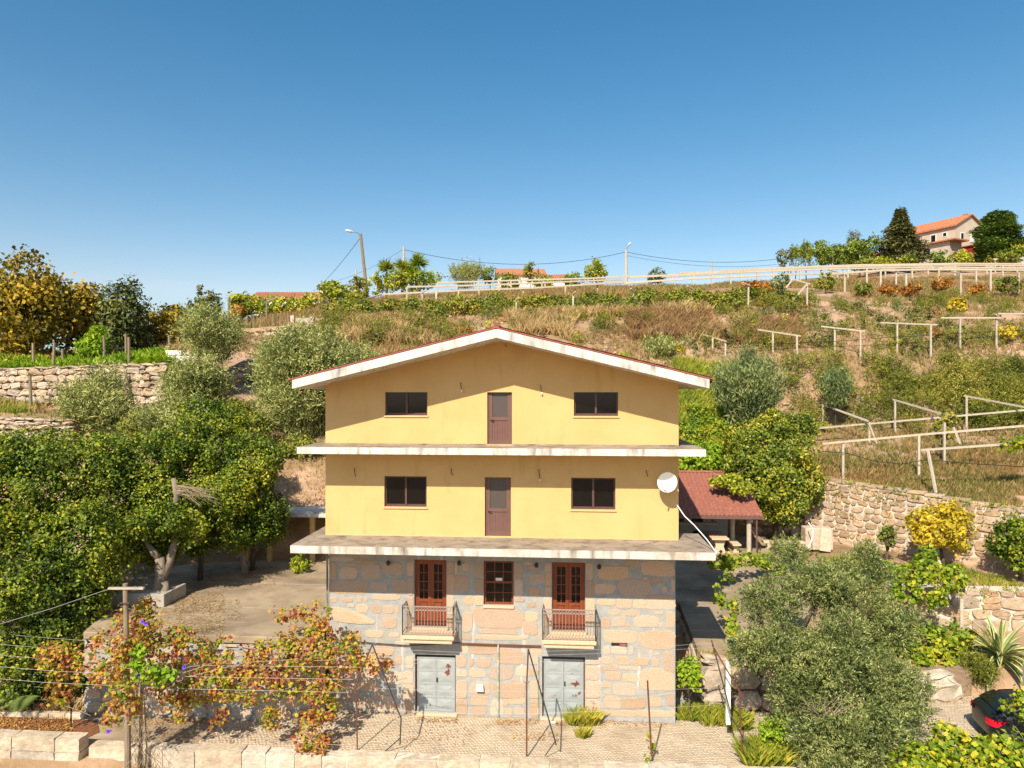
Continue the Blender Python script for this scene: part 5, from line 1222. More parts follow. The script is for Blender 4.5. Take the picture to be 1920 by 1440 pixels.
hw = MB().tube([P(0, 1170, -4.6), P(100, 1140, -4.3), P(205, 1104, -3.95)], .007, n=5).build("wire", M_wire); tag(hw, "wire running from the timber post across the big camellia", "wire")
lf = empty("wire_fence", P(20, 1340, -1.0)); tag(lf, "rusty post and wire fence beside the palm at the lower left", "fence"); og = np.array(lf.location)
MB().tube([P(21, 1345, -1.0) - og, P(18, 1233, -1.0) - og], .03).build("post", M_rust, lf)
for k in range(4): MB().tube([P(-60, 1235 + k * 24, -1.0) - og, P(18, 1237 + k * 24, -1.0) - og, P(165, 1250 + k * 22, -1.0) - og], .005, n=4).build("wire", M_wire, lf)
# concrete post cutting the car at the edge of the picture and pergola poles in the garden
cp = empty("concrete_post", PZ(1926, 1400, 0)); tag(cp, "square concrete post in front of the black car at the picture edge", "post")
MB().box(-.09, .09, -.09, .09, -.1, 2.6).build("shaft", M_post, cp, bevel=.01)
gpz = [((1803, 1123, 28.6), (1803, 1176, 28.4), .07, "pale post of the garden vine beside the agave"), ((1751, 1036, 30.2), (1795, 1112, 28.8), .055, "slanting pale pole of the garden vine above the agave"), ((1711, 1146, 28.2), (1713, 1200, 28.0), .03, "thin rusty stake in the garden vine behind the olive tree")]
for a, b, r, lab in gpz:
    pa, pb_ = PT(*a), PT(*b); zg = tz(pb_[0], pb_[1]); o = empty("garden_pole", pb_); tag(o, lab, "pole")
    pts = [pa - pb_, (0, 0, 0)]
    if 'slanting' not in lab: pts.append((0, 0, min(zg - pb_[2], 0) - .2))
    MB().tube(pts, r, n=7).build("shaft", M_rust if 'rusty' in lab else M_post, o)
gw = MB().tube([PT(1690, 1128, 28.6), PT(1751, 1040, 30.2), PT(1803, 1124, 28.6)], .012, n=4).build("wire", M_wire); tag(gw, "wire tying the garden vine poles together", "wire")
lb = MB().box(-.09, .09, -.05, .05, 0, .07).build("plastic_bottle", M_dish, bevel=.03, loc=(PZ(1037, 1357, 0)[0], PZ(1037, 1357, 0)[1], .015)); tag(lb, "small white plastic bottle on the setts before the right garage door", "bottle")

# ------------------------------------------------------------------ the parked car
car = empty("parked_car", (15.4, -0.2, 0.0), -0.12); tag(car, "black hatchback parked on the cobbled drive behind the bright vine", "car")
ST = [(0.00, .60, .40, .74, .52, .80), (0.07, .78, .29, .90, .66, .965), (0.22, .835, .25, .97, .665, 1.06), (0.45, .85, .24, .98, .62, 1.235), (0.72, .855, .24, .97, .585, 1.39), (1.05, .86, .24, .96, .575, 1.455),
      (1.6, .86, .24, .95, .575, 1.485), (2.2, .86, .24, .94, .565, 1.455), (2.6, .86, .24, .935, .575, 1.33), (3.0, .86, .24, .92, .61, 1.08), (3.25, .855, .24, .90, .64, .95), (3.7, .83, .25, .82, .60, .86), (4.0, .74, .30, .70, .52, .74), (4.08, .60, .36, .60, .45, .64)]
def sect(s):
    x, hw, zb, zl, hr, zt = s
    return [(hw * .86, zb), (hw * .985, zb + .1), (hw, (zb + zl) / 2), (hw * .975, zl - .03), (hw * .94, zl + .01), (hr + (hw * .94 - hr) * .32, zl + (zt - zl) * .72), (hr * .92, zt - .025), (hr * .5, zt), (0, zt + .008)]
V = []; Fc = []
for s in ST:
    h = sect(s); ring = [(s[0], -y, z) for y, z in h] + [(s[0], y, z) for y, z in h[-2::-1]]
    V += ring
n = len(ring)
for i in range(len(ST) - 1):
    for k in range(n - 1): Fc.append((i * n + k, (i + 1) * n + k, (i + 1) * n + k + 1, i * n + k + 1))
    Fc.append((i * n + n - 1, (i + 1) * n + n - 1, (i + 1) * n, i * n))
me = bpy.data.meshes.new("body"); me.from_pydata(V, [], Fc + [tuple(range(n)), tuple(range((len(ST) - 1) * n, len(ST) * n))[::-1]]); me.materials.append(M_carpaint); me.update()
me.polygons.foreach_set("use_smooth", [True] * len(me.polygons))
body = link("body", me, car); sm = body.modifiers.new("round", 'SUBSURF'); sm.levels = 2; sm.render_levels = 2
def surf(x, f, side, off=.012):
    """a point on the shell: f from 0 (belt) to 1 (roof rail) to 2 (roof centre)"""
    xs_ = [s[0] for s in ST]; ss = [float(np.interp(x, xs_, [q[j] for q in ST])) for j in range(6)]
    h = sect(ss); idx = [4, 5, 6, 7, 8]; g = f * 2; i = int(min(g, 3.999)); fr_ = g - i
    y = h[idx[i]][0] * (1 - fr_) + h[idx[i + 1]][0] * fr_; z = h[idx[i]][1] * (1 - fr_) + h[idx[i + 1]][1] * fr_
    return (x, side * (y + off * (1 if f < 1 else 0)), z + off * (1 if f >= .8 else .2))
def sheet(rows, name, mt_, parent):
    m = MB(); nr, nc = len(rows), len(rows[0]); m.add([p for r in rows for p in r], [(i * nc + j, i * nc + j + 1, (i + 1) * nc + j + 1, (i + 1) * nc + j) for i in range(nr - 1) for j in range(nc - 1)])
    return m.build(name, mt_, parent, smooth=True)
rear = []
for x, fmin in ((.26, .95), (.36, .9), (.48, .86), (.60, .84), (.68, .86)):
    fs = np.linspace(fmin, 2, 6); r = [surf(x, f, -1, .03) for f in fs] + [surf(x, f, 1, .03) for f in fs[-2::-1]]
    rear.append([(px - .02, py, pz + .015) for px, py, pz in r])
sheet(rear, "rear_window", M_carglass, car)
for s in (-1, 1):
    for xa, xb, nm in ((.78, 1.55, "side_window"), (1.63, 2.5, "side_window")):
        sheet([[surf(x, f, s, .02) for x in np.linspace(xa, xb, 5)] for f in (.06, .4, .82)], nm, M_carglass, car)
    # tail lamp wraps the corner
    lamp = []
    for z_, xs2 in ((.70, (.0, .05, .12, .2)), (.80, (-.02, .03, .14, .32)), (.905, (-.005, .05, .2, .50))):
        row = []
        for x in xs2:
            hw = float(np.interp(max(x, 0.0), [q[0] for q in ST], [q[1] for q in ST])); row.append((x - .012, s * (hw * (.99 if z_ < .85 else .965) + .014), z_))
        row = [(xs2[0] - .03, s * .52, z_)] + row
        lamp.append(row)
    sheet(lamp, "tail_light", M_taillight, car)
    for xw in (.72, 3.3):
        wo = empty("wheel", (xw, s * .78, .31)); wo.parent = car; wo.rotation_euler = (math.pi / 2, 0, 0)
        MB().lathe([(.2, -.1), (.29, -.1), (.315, -.06), (.315, .06), (.29, .1), (.2, .1), (.2, -.1)], n=24).build("tyre", M_dark, wo, smooth=True)
        MB().lathe([(.002, -.05), (.08, -.06), (.19, -.085), (.2, 0), (.19, .085), (.08, .06), (.002, .05)], n=16).build("rim", M_iron, wo, smooth=True)
    MB().box(2.35, 2.5, s * .93 - .06, s * .93 + .06, .95, 1.06).build("door_mirror", M_carpaint, car, bevel=.03)
    MB().box(1.55, 1.7, s * .875 - .012, s * .875 + .012, .86, .89).build("door_handle", M_carpaint, car, bevel=.008)
MB().tube([(.95, 0, 1.47), (.9, 0, 1.62)], .008, n=5).build("aerial", M_black, car)
# ------------------------------------------------------------------ plants
def unit(a): return a / np.maximum(np.linalg.norm(a, axis=-1, keepdims=True), 1e-9)
def rdir(rng, n): return unit(rng.normal(size=(n, 3)))

def leaf_quads(pos, axis, nrm, L, W, rng=None):
    axis = unit(axis); s = unit(np.cross(nrm, axis)); L = np.broadcast_to(L, (len(pos),))[:, None]; W = np.broadcast_to(W, (len(pos),))[:, None]
    n = unit(np.cross(axis, s))
    V = np.stack([pos - axis * L * .5, pos + s * W * .5 + n * W * .12, pos + axis * L * .5 - n * L * .08, pos - s * W * .5 + n * W * .12], 1)
    return V.reshape(-1, 3)

def quads_obj(name, V, mt, parent, org):
    V = V - np.asarray(org)[None]
    F = np.arange(len(V)).reshape(-1, 4)
    return link(name, mesh_np(name, V, F, mt), parent)

def lobe_pts(rng, lobes, n, inner=.25, shell=(.72, 1.05)):
    """points in / on a set of ellipsoids (c, r); most near the surface. returns pos, outward dir"""
    C = np.array([l[:3] for l in lobes], float); R = np.array([l[3:6] for l in lobes], float)
    A = (R[:, 0] * R[:, 1] + R[:, 0] * R[:, 2] + R[:, 1] * R[:, 2]); pr = A / A.sum()
    k = rng.choice(len(lobes), n, p=pr); d = rdir(rng, n)
    ph = rng.uniform(0, 6.28, (len(lobes), 4))[k]
    bump = 1 + .10 * np.sin(5 * d[:, 0] + ph[:, 0]) + .10 * np.sin(6 * d[:, 1] + ph[:, 1]) + .10 * np.sin(6 * d[:, 2] + ph[:, 2])
    rad = np.where(rng.uniform(size=n) < inner, rng.uniform(.35, .8, n), rng.uniform(*shell, n)) * bump
    pos = C[k] + d * R[k] * rad[:, None]
    return pos, unit(d / R[k] * R[k].mean())

def outside(pos, lobes, f=.62):
    keep = np.ones(len(pos), bool)
    for l in lobes:
        q = (pos - np.array(l[:3])) / np.array(l[3:6]); keep &= (q ** 2).sum(-1) > f * f
    return keep

def crown_broad(rng, lobes, n, L, W, clump=.35, per=24, inner=.18):
    nc = max(1, n // per); cp, cd = lobe_pts(rng, lobes, nc, inner)
    if len(lobes) > 1: k = outside(cp, lobes, .5); cp = cp[k]; cd = cd[k]
    cs = rng.uniform(.55, 1.25, len(cp)) * clump
    pos = np.repeat(cp, per, 0); od = np.repeat(cd, per, 0); sz = np.repeat(cs, per)
    off = rng.normal(size=pos.shape) * sz[:, None] * .5; off -= od * (off * od).sum(-1, keepdims=True) * .45
    pos = pos + off
    nrm = unit(od * .7 + np.array([0, -.15, .55]) + rng.normal(size=pos.shape) * .55)
    ax = unit(np.cross(nrm, rng.normal(size=pos.shape)) + np.array([0, 0, -.35]))
    l = L * rng.uniform(.65, 1.3, len(pos)); return leaf_quads(pos, ax, nrm, l, l * (W / L))

def crown_feather(rng, lobes, n, slen, K, L, W, up=.7, out=.6, spread=.55, shell=(.5, 1.0)):
    p, d = lobe_pts(rng, lobes, n, .25, shell)
    sd = unit(d * out + np.array([0, 0, up]) + rng.normal(size=p.shape) * .38)
    ln = slen * rng.uniform(.6, 1.3, n)
    f = np.tile(np.linspace(0, 1, K), n); P0 = np.repeat(p, K, 0); SD = np.repeat(sd, K, 0); LN = np.repeat(ln, K)
    side = unit(rng.normal(size=P0.shape)); side = unit(side - SD * (side * SD).sum(-1, keepdims=True))
    droop = np.stack([np.zeros_like(f), np.zeros_like(f), -.25 * LN * f * f], -1)
    pos = P0 + SD * (LN * f)[:, None] + droop
    ax = unit(SD * (1 - spread) + side * spread)
    l = L * (1.15 - .55 * f) * rng.uniform(.7, 1.3, len(f))
    pos = pos + ax * l[:, None] * .5
    nrm = unit(np.cross(ax, rng.normal(size=ax.shape)))
    return leaf_quads(pos, ax, nrm, l, W)

def crown_conifer(rng, base, h, r, n, L, W, droop=.25, prof=None, K=7):
    f = rng.uniform(0, 1, n) ** .8; th = rng.uniform(0, 6.283, n)
    whorl = np.floor(f * 13) ; f = np.where(prof is None, (whorl + (f * 13 - whorl) * .55) / 13, f) if prof is None else f
    rr = r * (prof(f) if prof else (1 - f) ** .85 + .04) * rng.uniform(.55, 1.1, n) * (1 + .18 * np.sin(3 * th + 9 * f) + .12 * np.sin(22 * f))
    d = np.stack([np.cos(th), np.sin(th), np.zeros(n)], -1)
    tip = np.array(base) + d * rr[:, None] + np.stack([np.zeros(n), np.zeros(n), f * h], -1)
    sd = unit(d + np.array([0, 0, -droop]) + rng.normal(size=d.shape) * .3)
    P0 = np.repeat(tip - sd * L * 1.6, K, 0); SD = np.repeat(sd, K, 0); g = np.tile(np.linspace(0, 1, K), n)
    side = unit(np.cross(SD, np.array([0, 0, 1.0])) * np.tile(np.where(np.arange(K) % 2 == 0, 1, -1), n)[:, None] + rng.normal(size=SD.shape) * .3)
    ax = unit(SD * .6 + side * .7); pos = P0 + SD * (g * L * 1.6)[:, None] + ax * L * .35
    return leaf_quads(pos, ax, unit(np.array([0, 0, 1.0]) + rng.normal(size=ax.shape) * .4), L * rng.uniform(.7, 1.2, len(pos)), W)

def crown_fan(rng, base, h, w, n, K, L, W, twig=.5):
    """many thin upright shoots spreading from the foot, leafy along their length"""
    th = rng.uniform(0, 6.283, n); q = np.sqrt(rng.uniform(0, 1, n)); hh = h * rng.uniform(.5, 1.02, n) * (1 - .32 * q)
    end = np.stack([np.cos(th) * q * w, np.sin(th) * q * w, hh], -1); st = np.stack([np.cos(th) * q * w * .25, np.sin(th) * q * w * .25, np.zeros(n)], -1)
    f = np.tile(np.linspace(.12, 1, K), n); S = np.repeat(st, K, 0); E = np.repeat(end, K, 0)
    pos = np.array(base) + S + (E - S) * (f[:, None] * np.array([.35, .35, 1]) + np.array([.65, .65, 0]) * (f ** 1.8)[:, None])
    d = unit(E - S); pos = pos + rng.normal(size=pos.shape) * np.array([1, 1, .6]) * twig * .22
    ax = unit(d * .75 + rng.normal(size=pos.shape) * .42); l = L * rng.uniform(.6, 1.3, len(pos)) * (1.15 - .4 * f)
    return leaf_quads(pos, ax, np.cross(ax, rng.normal(size=ax.shape)), l, W)

def blades(rng, pos, hgt, w, lean=.35, per=4):
    """grass: thin bent triangles, returned as quads"""
    n = len(pos); p = np.repeat(pos, per, 0); h = np.repeat(np.broadcast_to(hgt, (n,)), per) * rng.uniform(.5, 1.2, n * per)
    th = rng.uniform(0, 6.283, n * per); d = np.stack([np.cos(th), np.sin(th), np.zeros(n * per)], -1)
    p = p + d * rng.uniform(0, .12, n * per)[:, None]
    s = np.stack([-np.sin(th), np.cos(th), np.zeros(n * per)], -1) * w
    # random facing so that they show from any side
    ln = rng.uniform(.1, lean, n * per)
    tip = p + np.stack([np.zeros(n * per), np.zeros(n * per), h], -1) + d * (h * ln)[:, None]
    mid = p + np.stack([np.zeros(n * per), np.zeros(n * per), h * .55], -1) + d * (h * ln * .35)[:, None]
    V = np.stack([p - s * .5, p + s * .5, mid + s * .45, tip], 1)
    return V.reshape(-1, 3)

def px_lobe(u, v, t, ru, rv, rd=None):
    c = PT(u, v, t); a = ru * t / FPX; b = rv * t / FPX
    return (*c, a, (rd if rd else (a + b) * .5), b)

def auto_lobes(rng, c, rx, ry, rz, k=6, spread=.55, size=(.38, .6)):
    out = [(*c, rx * .72, ry * .72, rz * .74)]
    for i in range(k):
        d = rdir(rng, 1)[0]; d[2] = abs(d[2]) * .9 - .25 if i % 3 else d[2]; s = rng.uniform(*size)
        out.append((c[0] + d[0] * rx * spread, c[1] + d[1] * ry * spread, c[2] + d[2] * rz * spread, rx * s, ry * s, rz * s))
    return out

def split_lobes(rng, lobes, k=5, s=(.34, .55), keep=.62):
    """break every big lobe into smaller clumps with gaps between them"""
    out = []
    for l in lobes:
        c = np.array(l[:3]); r = np.array(l[3:6]); out.append((*c, *(r * keep)))
        for i in range(k):
            d = rdir(rng, 1)[0]; d[1] -= .25; d /= np.linalg.norm(d); f = rng.uniform(*s)
            out.append((*(c + d * r * (1.02 - f * .75)), *(r * f * rng.uniform(.85, 1.2, 3))))
    return out

def limbs(rng, mb, base, lobes, r0, sides=7, lean=(0, 0)):
    base = np.array(base, float); cs = [np.array(l[:3]) for l in lobes]
    cen = sum(cs) / len(cs); fork = base + (cen - base) * .45 + np.array([lean[0], lean[1], 0])
    fork[2] = min(fork[2], min(c[2] for c in cs)) if fork[2] > base[2] + .5 else fork[2]
    mb.tube([base - np.array([0, 0, .3]), base + (fork - base) * .5 + rng.normal(size=3) * r0 * .4, fork], [r0 * 1.25, r0, r0 * .8], n=sides)
    for c in cs[:7]:
        m = fork + (c - fork) * .5 + rng.normal(size=3) * .12 * np.linalg.norm(c - fork) * .5
        mb.tube([fork, m, c], [r0 * .6, r0 * .38, r0 * .12], n=5)

def tree(name, label, cat, lobes, base, crown_V, mt, r0=.12, bark=None, seed=0, group=None, trunk=True):
    rng = np.random.default_rng(seed + 5000); o = empty(name, base); tag(o, label, cat, group)
    quads_obj("crown", crown_V, mt, o, base)
    if trunk:
        mb = MB(); limbs(rng, mb, (0, 0, 0), [tuple(np.array(l[:3]) - np.array(base)) for l in lobes], r0)
        mb.build("trunk", bark or M_bark_dk, o, smooth=True)
    return o

SEED = [100]
def plant(name, label, cat, u, vt, vb, w, t, style, mt, n=2500, L=.2, W=.1, group=None, k=6, r0=.08, bark=None, clump=.4, depth=1.0, slen=.8, up=.7, trunk=True, K=8, foot=None):
    """a tree or shrub with its top and foot where they were surveyed"""
    SEED[0] += 1; rng = np.random.default_rng(SEED[0])
    rz = (vb - vt) * t / FPX / 2; rx = w * t / FPX / 2; c = PT(u, (vt + vb) / 2, t)
    g = tz(c[0], c[1]); base = np.array([c[0], c[1], g if foot is None else foot])
    if base[2] < c[2] - rz - 2.5 and not trunk: c = c - np.array([0, 0, 0])
    lobes = auto_lobes(rng, c, rx, rx * depth, rz, k)
    sm = split_lobes(rng, lobes, 3, (.35, .6), .75) if n > 1400 else lobes
    if style == 'broad': V = crown_broad(rng, sm, n, L, W, clump)
    elif style == 'feather':
        V = crown_feather(rng, sm, n, slen, K, L, W, up)
        if rz > 1.2: V = np.concatenate([V, crown_fan(rng, c - np.array([0, 0, rz * .9]), rz * 2.02, rx * .95, int(n * .03) + 12, 34, L * 1.2, W, .8)])
    elif style == 'fan':
        b0 = np.array([c[0], c[1], max(g, c[2] - rz)]); base = np.array([c[0], c[1], g]); V = crown_fan(rng, b0 - np.array([0, 0, .2]), c[2] + rz - b0[2], rx, n, K, L, W, slen); lobes = [(*(c + np.array([rx * .4 * math.cos(q_), rx * .4 * math.sin(q_), rz * .3])), 1, 1, 1) for q_ in range(0, 6, 1)]
    elif style == 'conifer':
        b0 = c - np.array([0, 0, rz]); V = crown_conifer(rng, b0, rz * 2, rx, n, L, W); lobes = [(*(c + np.array([0, 0, rz * .6])), 1, 1, 1)]
    elif style == 'egg':
        b0 = c - np.array([0, 0, rz]); V = crown_conifer(rng, b0, rz * 2, rx, n, L, W, droop=-.4, prof=lambda f: np.sqrt(np.clip(1 - ((f - .35) / .68) ** 2, 0.02, 1))); lobes = [(*c, 1, 1, 1)]
    return tree(name, label, cat, lobes, base, V, mt, r0, bark, SEED[0], group, trunk)

# ---- the big camellias on the left
rng = np.random.default_rng(1)
def big(label, lob, n, base, seed, L=.128, W=.075, mt=LM_camellia, r0=.2, bark=None, trunk=True, clump=.42, name="camellia_tree"):
    rng = np.random.default_rng(seed); lobes = [px_lobe(*l) for l in lob]
    return tree(name, label, "tree", lobes, base, crown_broad(rng, split_lobes(rng, lobes, 5, keep=.84), int(n * 1.45), L, W, clump * .8, inner=.12), mt, r0, bark or M_bark, seed, trunk=trunk)
big("huge glossy camellia filling the lower left beside the terrace", [(40, 930, 27.5, 130, 105), (150, 890, 28.5, 95, 80), (215, 940, 29, 75, 85), (30, 1060, 26, 140, 110), (135, 1040, 26.5, 95, 105), (180, 1060, 27, 70, 80), (40, 1180, 25.5, 120, 75), (120, 1160, 26, 75, 80), (-90, 1000, 26.5, 130, 170), (195, 850, 30, 60, 40), (60, 850, 29.5, 80, 50)],
    110000, (*PT(60, 1290, 26.6)[:2], 0.0), 201)
big("rounded camellia above the forked grey trunk on the terrace", [(265, 880, 30, 75, 75), (290, 955, 29.4, 70, 60), (240, 1000, 29, 65, 60), (335, 950, 30, 50, 55), (300, 1010, 29.3, 50, 40), (310, 860, 31, 50, 50), (322, 972, 28.0, 36, 26), (275, 985, 27.8, 36, 30), (355, 985, 28.6, 36, 30)], 42000, (*PT(292, 1140, 28.3)[:2], TZ), 202, trunk=False)
big("dense dark camellia between the forked trunk and the house", [(390, 840, 32.5, 80, 65), (455, 880, 32.5, 70, 65), (395, 930, 31.5, 80, 65), (480, 955, 32.5, 55, 45), (430, 990, 32, 70, 45), (370, 985, 31.5, 55, 50), (500, 985, 33, 35, 30), (380, 790, 34, 55, 40), (430, 800, 34.5, 40, 35)], 62000, (*PT(462, 1060, 32.5)[:2], TZ), 203, r0=.14)
# the forked trunk itself
tr_base = np.array([*PT(292, 1145, 28.3)[:2], TZ]); fk = empty("forked_trunk", tr_base); tag(fk, "bare forked grey trunk with a sawn stub standing on the terrace edge", "tree trunk")
def rel(u, v, t): return PT(u, v, t) - tr_base
MB().tube([(0, 0, -.1), rel(296, 1110, 28.3), rel(302, 1080, 28.3), rel(299, 1045, 28.2)], [.33, .27, .22, .17], n=10).build("stem", M_bark, fk, smooth=True)
MB().tube([rel(303, 1085, 28.3), rel(318, 1050, 28.5), rel(328, 1015, 28.6), rel(327, 960, 28.6), rel(332, 930, 28.4), rel(325, 897, 28.3)], [.2, .17, .14, .11, .12, .09], n=9).build("branch", M_bark, fk, smooth=True)
MB().tube([rel(298, 1048, 28.2), rel(288, 1035, 28.1), rel(276, 1020, 28.2), rel(268, 990, 28.4)], [.14, .13, .09, .06], n=8).build("branch", M_bark, fk, smooth=True)
MB().tube([rel(312, 1138, 28.2), rel(311, 1110, 28.1), rel(309, 1092, 28.0)], [.16, .15, .13], n=8).build("stub", M_bark, fk, smooth=True)
rng = np.random.default_rng(8); mb = MB()
for i in range(40):
    a = np.array([330 + rng.uniform(-3, 6), 918 + rng.uniform(-8, 8), 28.2]); b = a + np.array([rng.uniform(30, 85), rng.uniform(-6, 36), rng.uniform(-.6, .3)]); m = (a + b) / 2 + np.array([0, rng.uniform(-9, 3), 0])
    mb.tube([rel(*a), rel(*m), rel(*b)], [.012, .008, .004], n=4)
mb.build("dead_twigs", M_twig, fk)
for u_, v_, t_, lab in ((455, 1060, 33.6, "thin shaded trunk under the dark camellia, left of the pair"), (473, 1060, 33.2, "thin shaded trunk under the dark camellia, right of the pair"), (375, 1075, 31.5, "mossy shaded trunk behind the water tank")):
    b = np.array([*PT(u_, v_, t_)[:2], TZ]); o = empty("tree_trunk", b); tag(o, lab, "tree trunk")
    MB().tube([(0, 0, -.1), (.05, 0, 1.0), (.15, .1, 2.2)], [.13, .11, .08], n=8).build("stem", M_bark_dk, o, smooth=True)

# ---- olive tree in the lower right
rng = np.random.default_rng(3)
lob = [(1440, 1130, 23, 60, 50), (1520, 1085, 23.5, 85, 55), (1600, 1120, 23.5, 80, 65), (1655, 1170, 23.5, 60, 55), (1470, 1215, 22.4, 85, 70), (1560, 1230, 22, 90, 80), (1650, 1270, 22.2, 75, 70), (1510, 1330, 21.5, 75, 75), (1600, 1360, 21.2, 85, 75), (1560, 1430, 20.6, 90, 60), (1472, 1045, 24.5, 30, 45), (1700, 1310, 22.2, 45, 60), (1400, 1215, 22.6, 40, 45), (1620, 1060, 24.5, 55, 35)]
lobes = [px_lobe(*l) for l in lob]; lobes = [(*l[:3], *(np.array(l[3:6]) * .97)) for l in lobes]; small = split_lobes(rng, lobes, 5, (.3, .48), .66)
V = np.concatenate([crown_fan(rng, PT(1560, 1330, 22.4), 4.6, 2.2, 60, 40, .13, .032, .5), crown_feather(rng, small, 9000, .36, 12, .13, .032, up=.5, out=.6, spread=.5, shell=(.6, 1.1)), crown_broad(rng, small, 5000, .10, .035, .3)])
tree("olive_tree", "large grey green olive tree filling the lower right", "tree", lobes, (*PT(1560, 1400, 22.0)[:2], 0.0), V, LM_olive, .2, M_bark, 301)
mb = MB()
for i in range(46):
    a = np.array([1545 + rng.uniform(-20, 20), 1345 + rng.uniform(-8, 12), 20.9]); b = a + np.array([rng.uniform(-55, 50), rng.uniform(-48, -5), rng.uniform(-.3, .3)])
    mb.tube([PT(*a), (PT(*a) + PT(*b)) / 2 + rng.normal(size=3) * .04, PT(*b)], [.014, .009, .004], n=4)
db = mb.build("dead_branches", M_twig); tag(db, "spray of bare dry twigs inside the olive tree", "twigs")

# ---- autumn vine on the wires
rng = np.random.default_rng(4)
vl = [(252, 1165, -3.3, 50, 22), (225, 1205, -3.0, 65, 28), (300, 1195, -2.8, 70, 25), (110, 1235, -2.6, 55, 32), (160, 1265, -2.8, 50, 30), (330, 1225, -2.6, 80, 36), (430, 1240, -2.4, 85, 42), (520, 1230, -2.1, 70, 42), (590, 1215, -1.8, 50, 42), (598, 1165, -1.4, 26, 40), (545, 1150, -1.2, 32, 12), (640, 1235, -2.0, 50, 28), (700, 1242, -2.1, 40, 16), (470, 1285, -2.6, 75, 34), (390, 1290, -2.8, 60, 28), (560, 1280, -2.2, 60, 36), (330, 1300, -3.0, 30, 30), (225, 1255, -3.2, 45, 28), (285, 1265, -2.6, 30, 24),
      (575, 1375, -2.9, 32, 34), (595, 1395, -2.9, 22, 14), (605, 1330, -2.4, 30, 26), (345, 1330, -3.0, 12, 26), (212, 1340, -3.5, 18, 32), (410, 1345, -2.8, 12, 12), (615, 1275, -1.9, 30, 30), (510, 1345, -2.6, 16, 22), (272, 1140, -3.2, 16, 18), (660, 1205, -2.0, 18, 18), (110, 1300, -2.6, 26, 24), (238, 1205, -4.25, 34, 22), (244, 1245, -4.25, 26, 26), (232, 1290, -4.25, 22, 22), (246, 1325, -4.25, 14, 18)]
lobes = []
for (u, v, y, ru, rv) in vl:
    c = P(u, v, y); t = (y - CAM[1]); lobes.append((*c, ru * t / FPX, .32, rv * t / FPX))
V = crown_broad(rng, lobes, 13500, .12, .105, .24, per=12, inner=.3)
vn = empty("grape_vine", (-9.5, -2.4, 0)); tag(vn, "autumn coloured grape vine trained on wires in front of the terrace wall", "vine")
quads_obj("crown", V, LM_vine, vn, vn.location); mb = MB(); og = np.array(vn.location)
st0 = P(268, 1440, -3.6); st0[2] = -2.2
for tgt in ((252, 1190, -3.2), (330, 1230, -2.6), (450, 1245, -2.3), (570, 1220, -1.9), (180, 1235, -2.8), (660, 1230, -2.0)):
    q = P(*tgt); hub = P(265, 1290, -3.3); mid = P((265 + tgt[0]) / 2, (1270 + tgt[1]) / 2 - 8, (tgt[2] - 3.3) / 2)
    mb.tube([st0 - og, (st0 + hub) / 2 + rng.normal(size=3) * .06 - og, hub + rng.normal(size=3) * .05 - og, mid - og, q - og], [.04, .03, .018, .012, .007], n=5)
for i in range(90):
    c = lobes[rng.integers(len(lobes))]; a = np.array(c[:3]) + rng.normal(size=3) * np.array(c[3:6]) * .5; b = a + rng.normal(size=3) * np.array([.5, .25, .22])
    mb.tube([a - og, (a + b) / 2 + rng.normal(size=3) * .05 - og, b - og], .007, n=3)
mb.build("stem", M_twig, vn)["kind"] = "stuff"
mb = MB()
for i in range(160):
    a = P(258 + rng.normal() * 14, 1330 + rng.uniform(-60, 110), -3.6 + rng.uniform(-.3, .2)); b = a + np.array([rng.normal() * .25, rng.normal() * .1, -rng.uniform(.2, .7)])
    mb.tube([a - og, (a + b) / 2 + rng.normal(size=3) * .06 - og, b - og], .006, n=3)
mb.build("dry_tendrils", M_twig, vn)
mg = empty("morning_glory", P(262, 1250, -3.55)); tag(mg, "morning glory with violet flowers twining round the timber post", "climber"); og = np.array(mg.location)
lobes = [px_lobe(262, 1235, 20.7, 14, 22, .12), px_lobe(270, 1262, 20.7, 18, 20, .12), px_lobe(310, 1268, 20.9, 18, 14, .12)]
quads_obj("crown", crown_broad(rng, lobes, 420, .14, .13, .2, per=6), LM_fern, mg, og)
for (u, v) in ((258, 1230), (270, 1243), (266, 1166), (273, 1170), (268, 1217), (252, 1282), (260, 1266), (345, 1251), (203, 1372), (322, 1280), (228, 1298)):
    q = P(u, v, -3.9) - og; f = MB().lathe([(.006, -.09), (.015, -.05), (.03, -.015), (.065, .0)], n=10).build("flower", M_purple, mg)
    f.location = tuple(q); f.rotation_euler = (1.1 + rng.normal() * .2, rng.normal() * .3, 0)

# ---- green vines on the right
def vine(label, lob, n, L=.16, mt=LM_vineg, name="grape_vine", seed=1, twigs=30, cat="vine"):
    rng = np.random.default_rng(seed); lobes = [px_lobe(*l) for l in lob]; og = np.array(lobes[0][:3]); og[2] = tz(og[0], og[1])
    o = empty(name, og); tag(o, label, cat); quads_obj("crown", crown_broad(rng, lobes, n, L, L * .92, .22, per=10, inner=.3), mt, o, og)
    mb = MB()
    for i in range(twigs):
        c = lobes[rng.integers(len(lobes))]; a = np.array(c[:3]) + rng.normal(size=3) * np.array(c[3:6]) * .4; b = a + rng.normal(size=3) * np.array(c[3:6]) * .7
        mb.tube([a - og, (a + b) / 2 + rng.normal(size=3) * .05 - og, b - og], .009, n=3)
    mb.build("stem", M_twig, o)["kind"] = "stuff"; return o
vine("leafy green vine along the terrace edge below the shelter", [(1365, 1055, 31, 22, 12, .3), (1400, 1050, 31.5, 24, 12, .3), (1440, 1052, 32, 24, 12, .3), (1340, 1060, 29.5, 12, 10, .3), (1460, 1065, 31, 16, 12, .3)], 1500, seed=401)
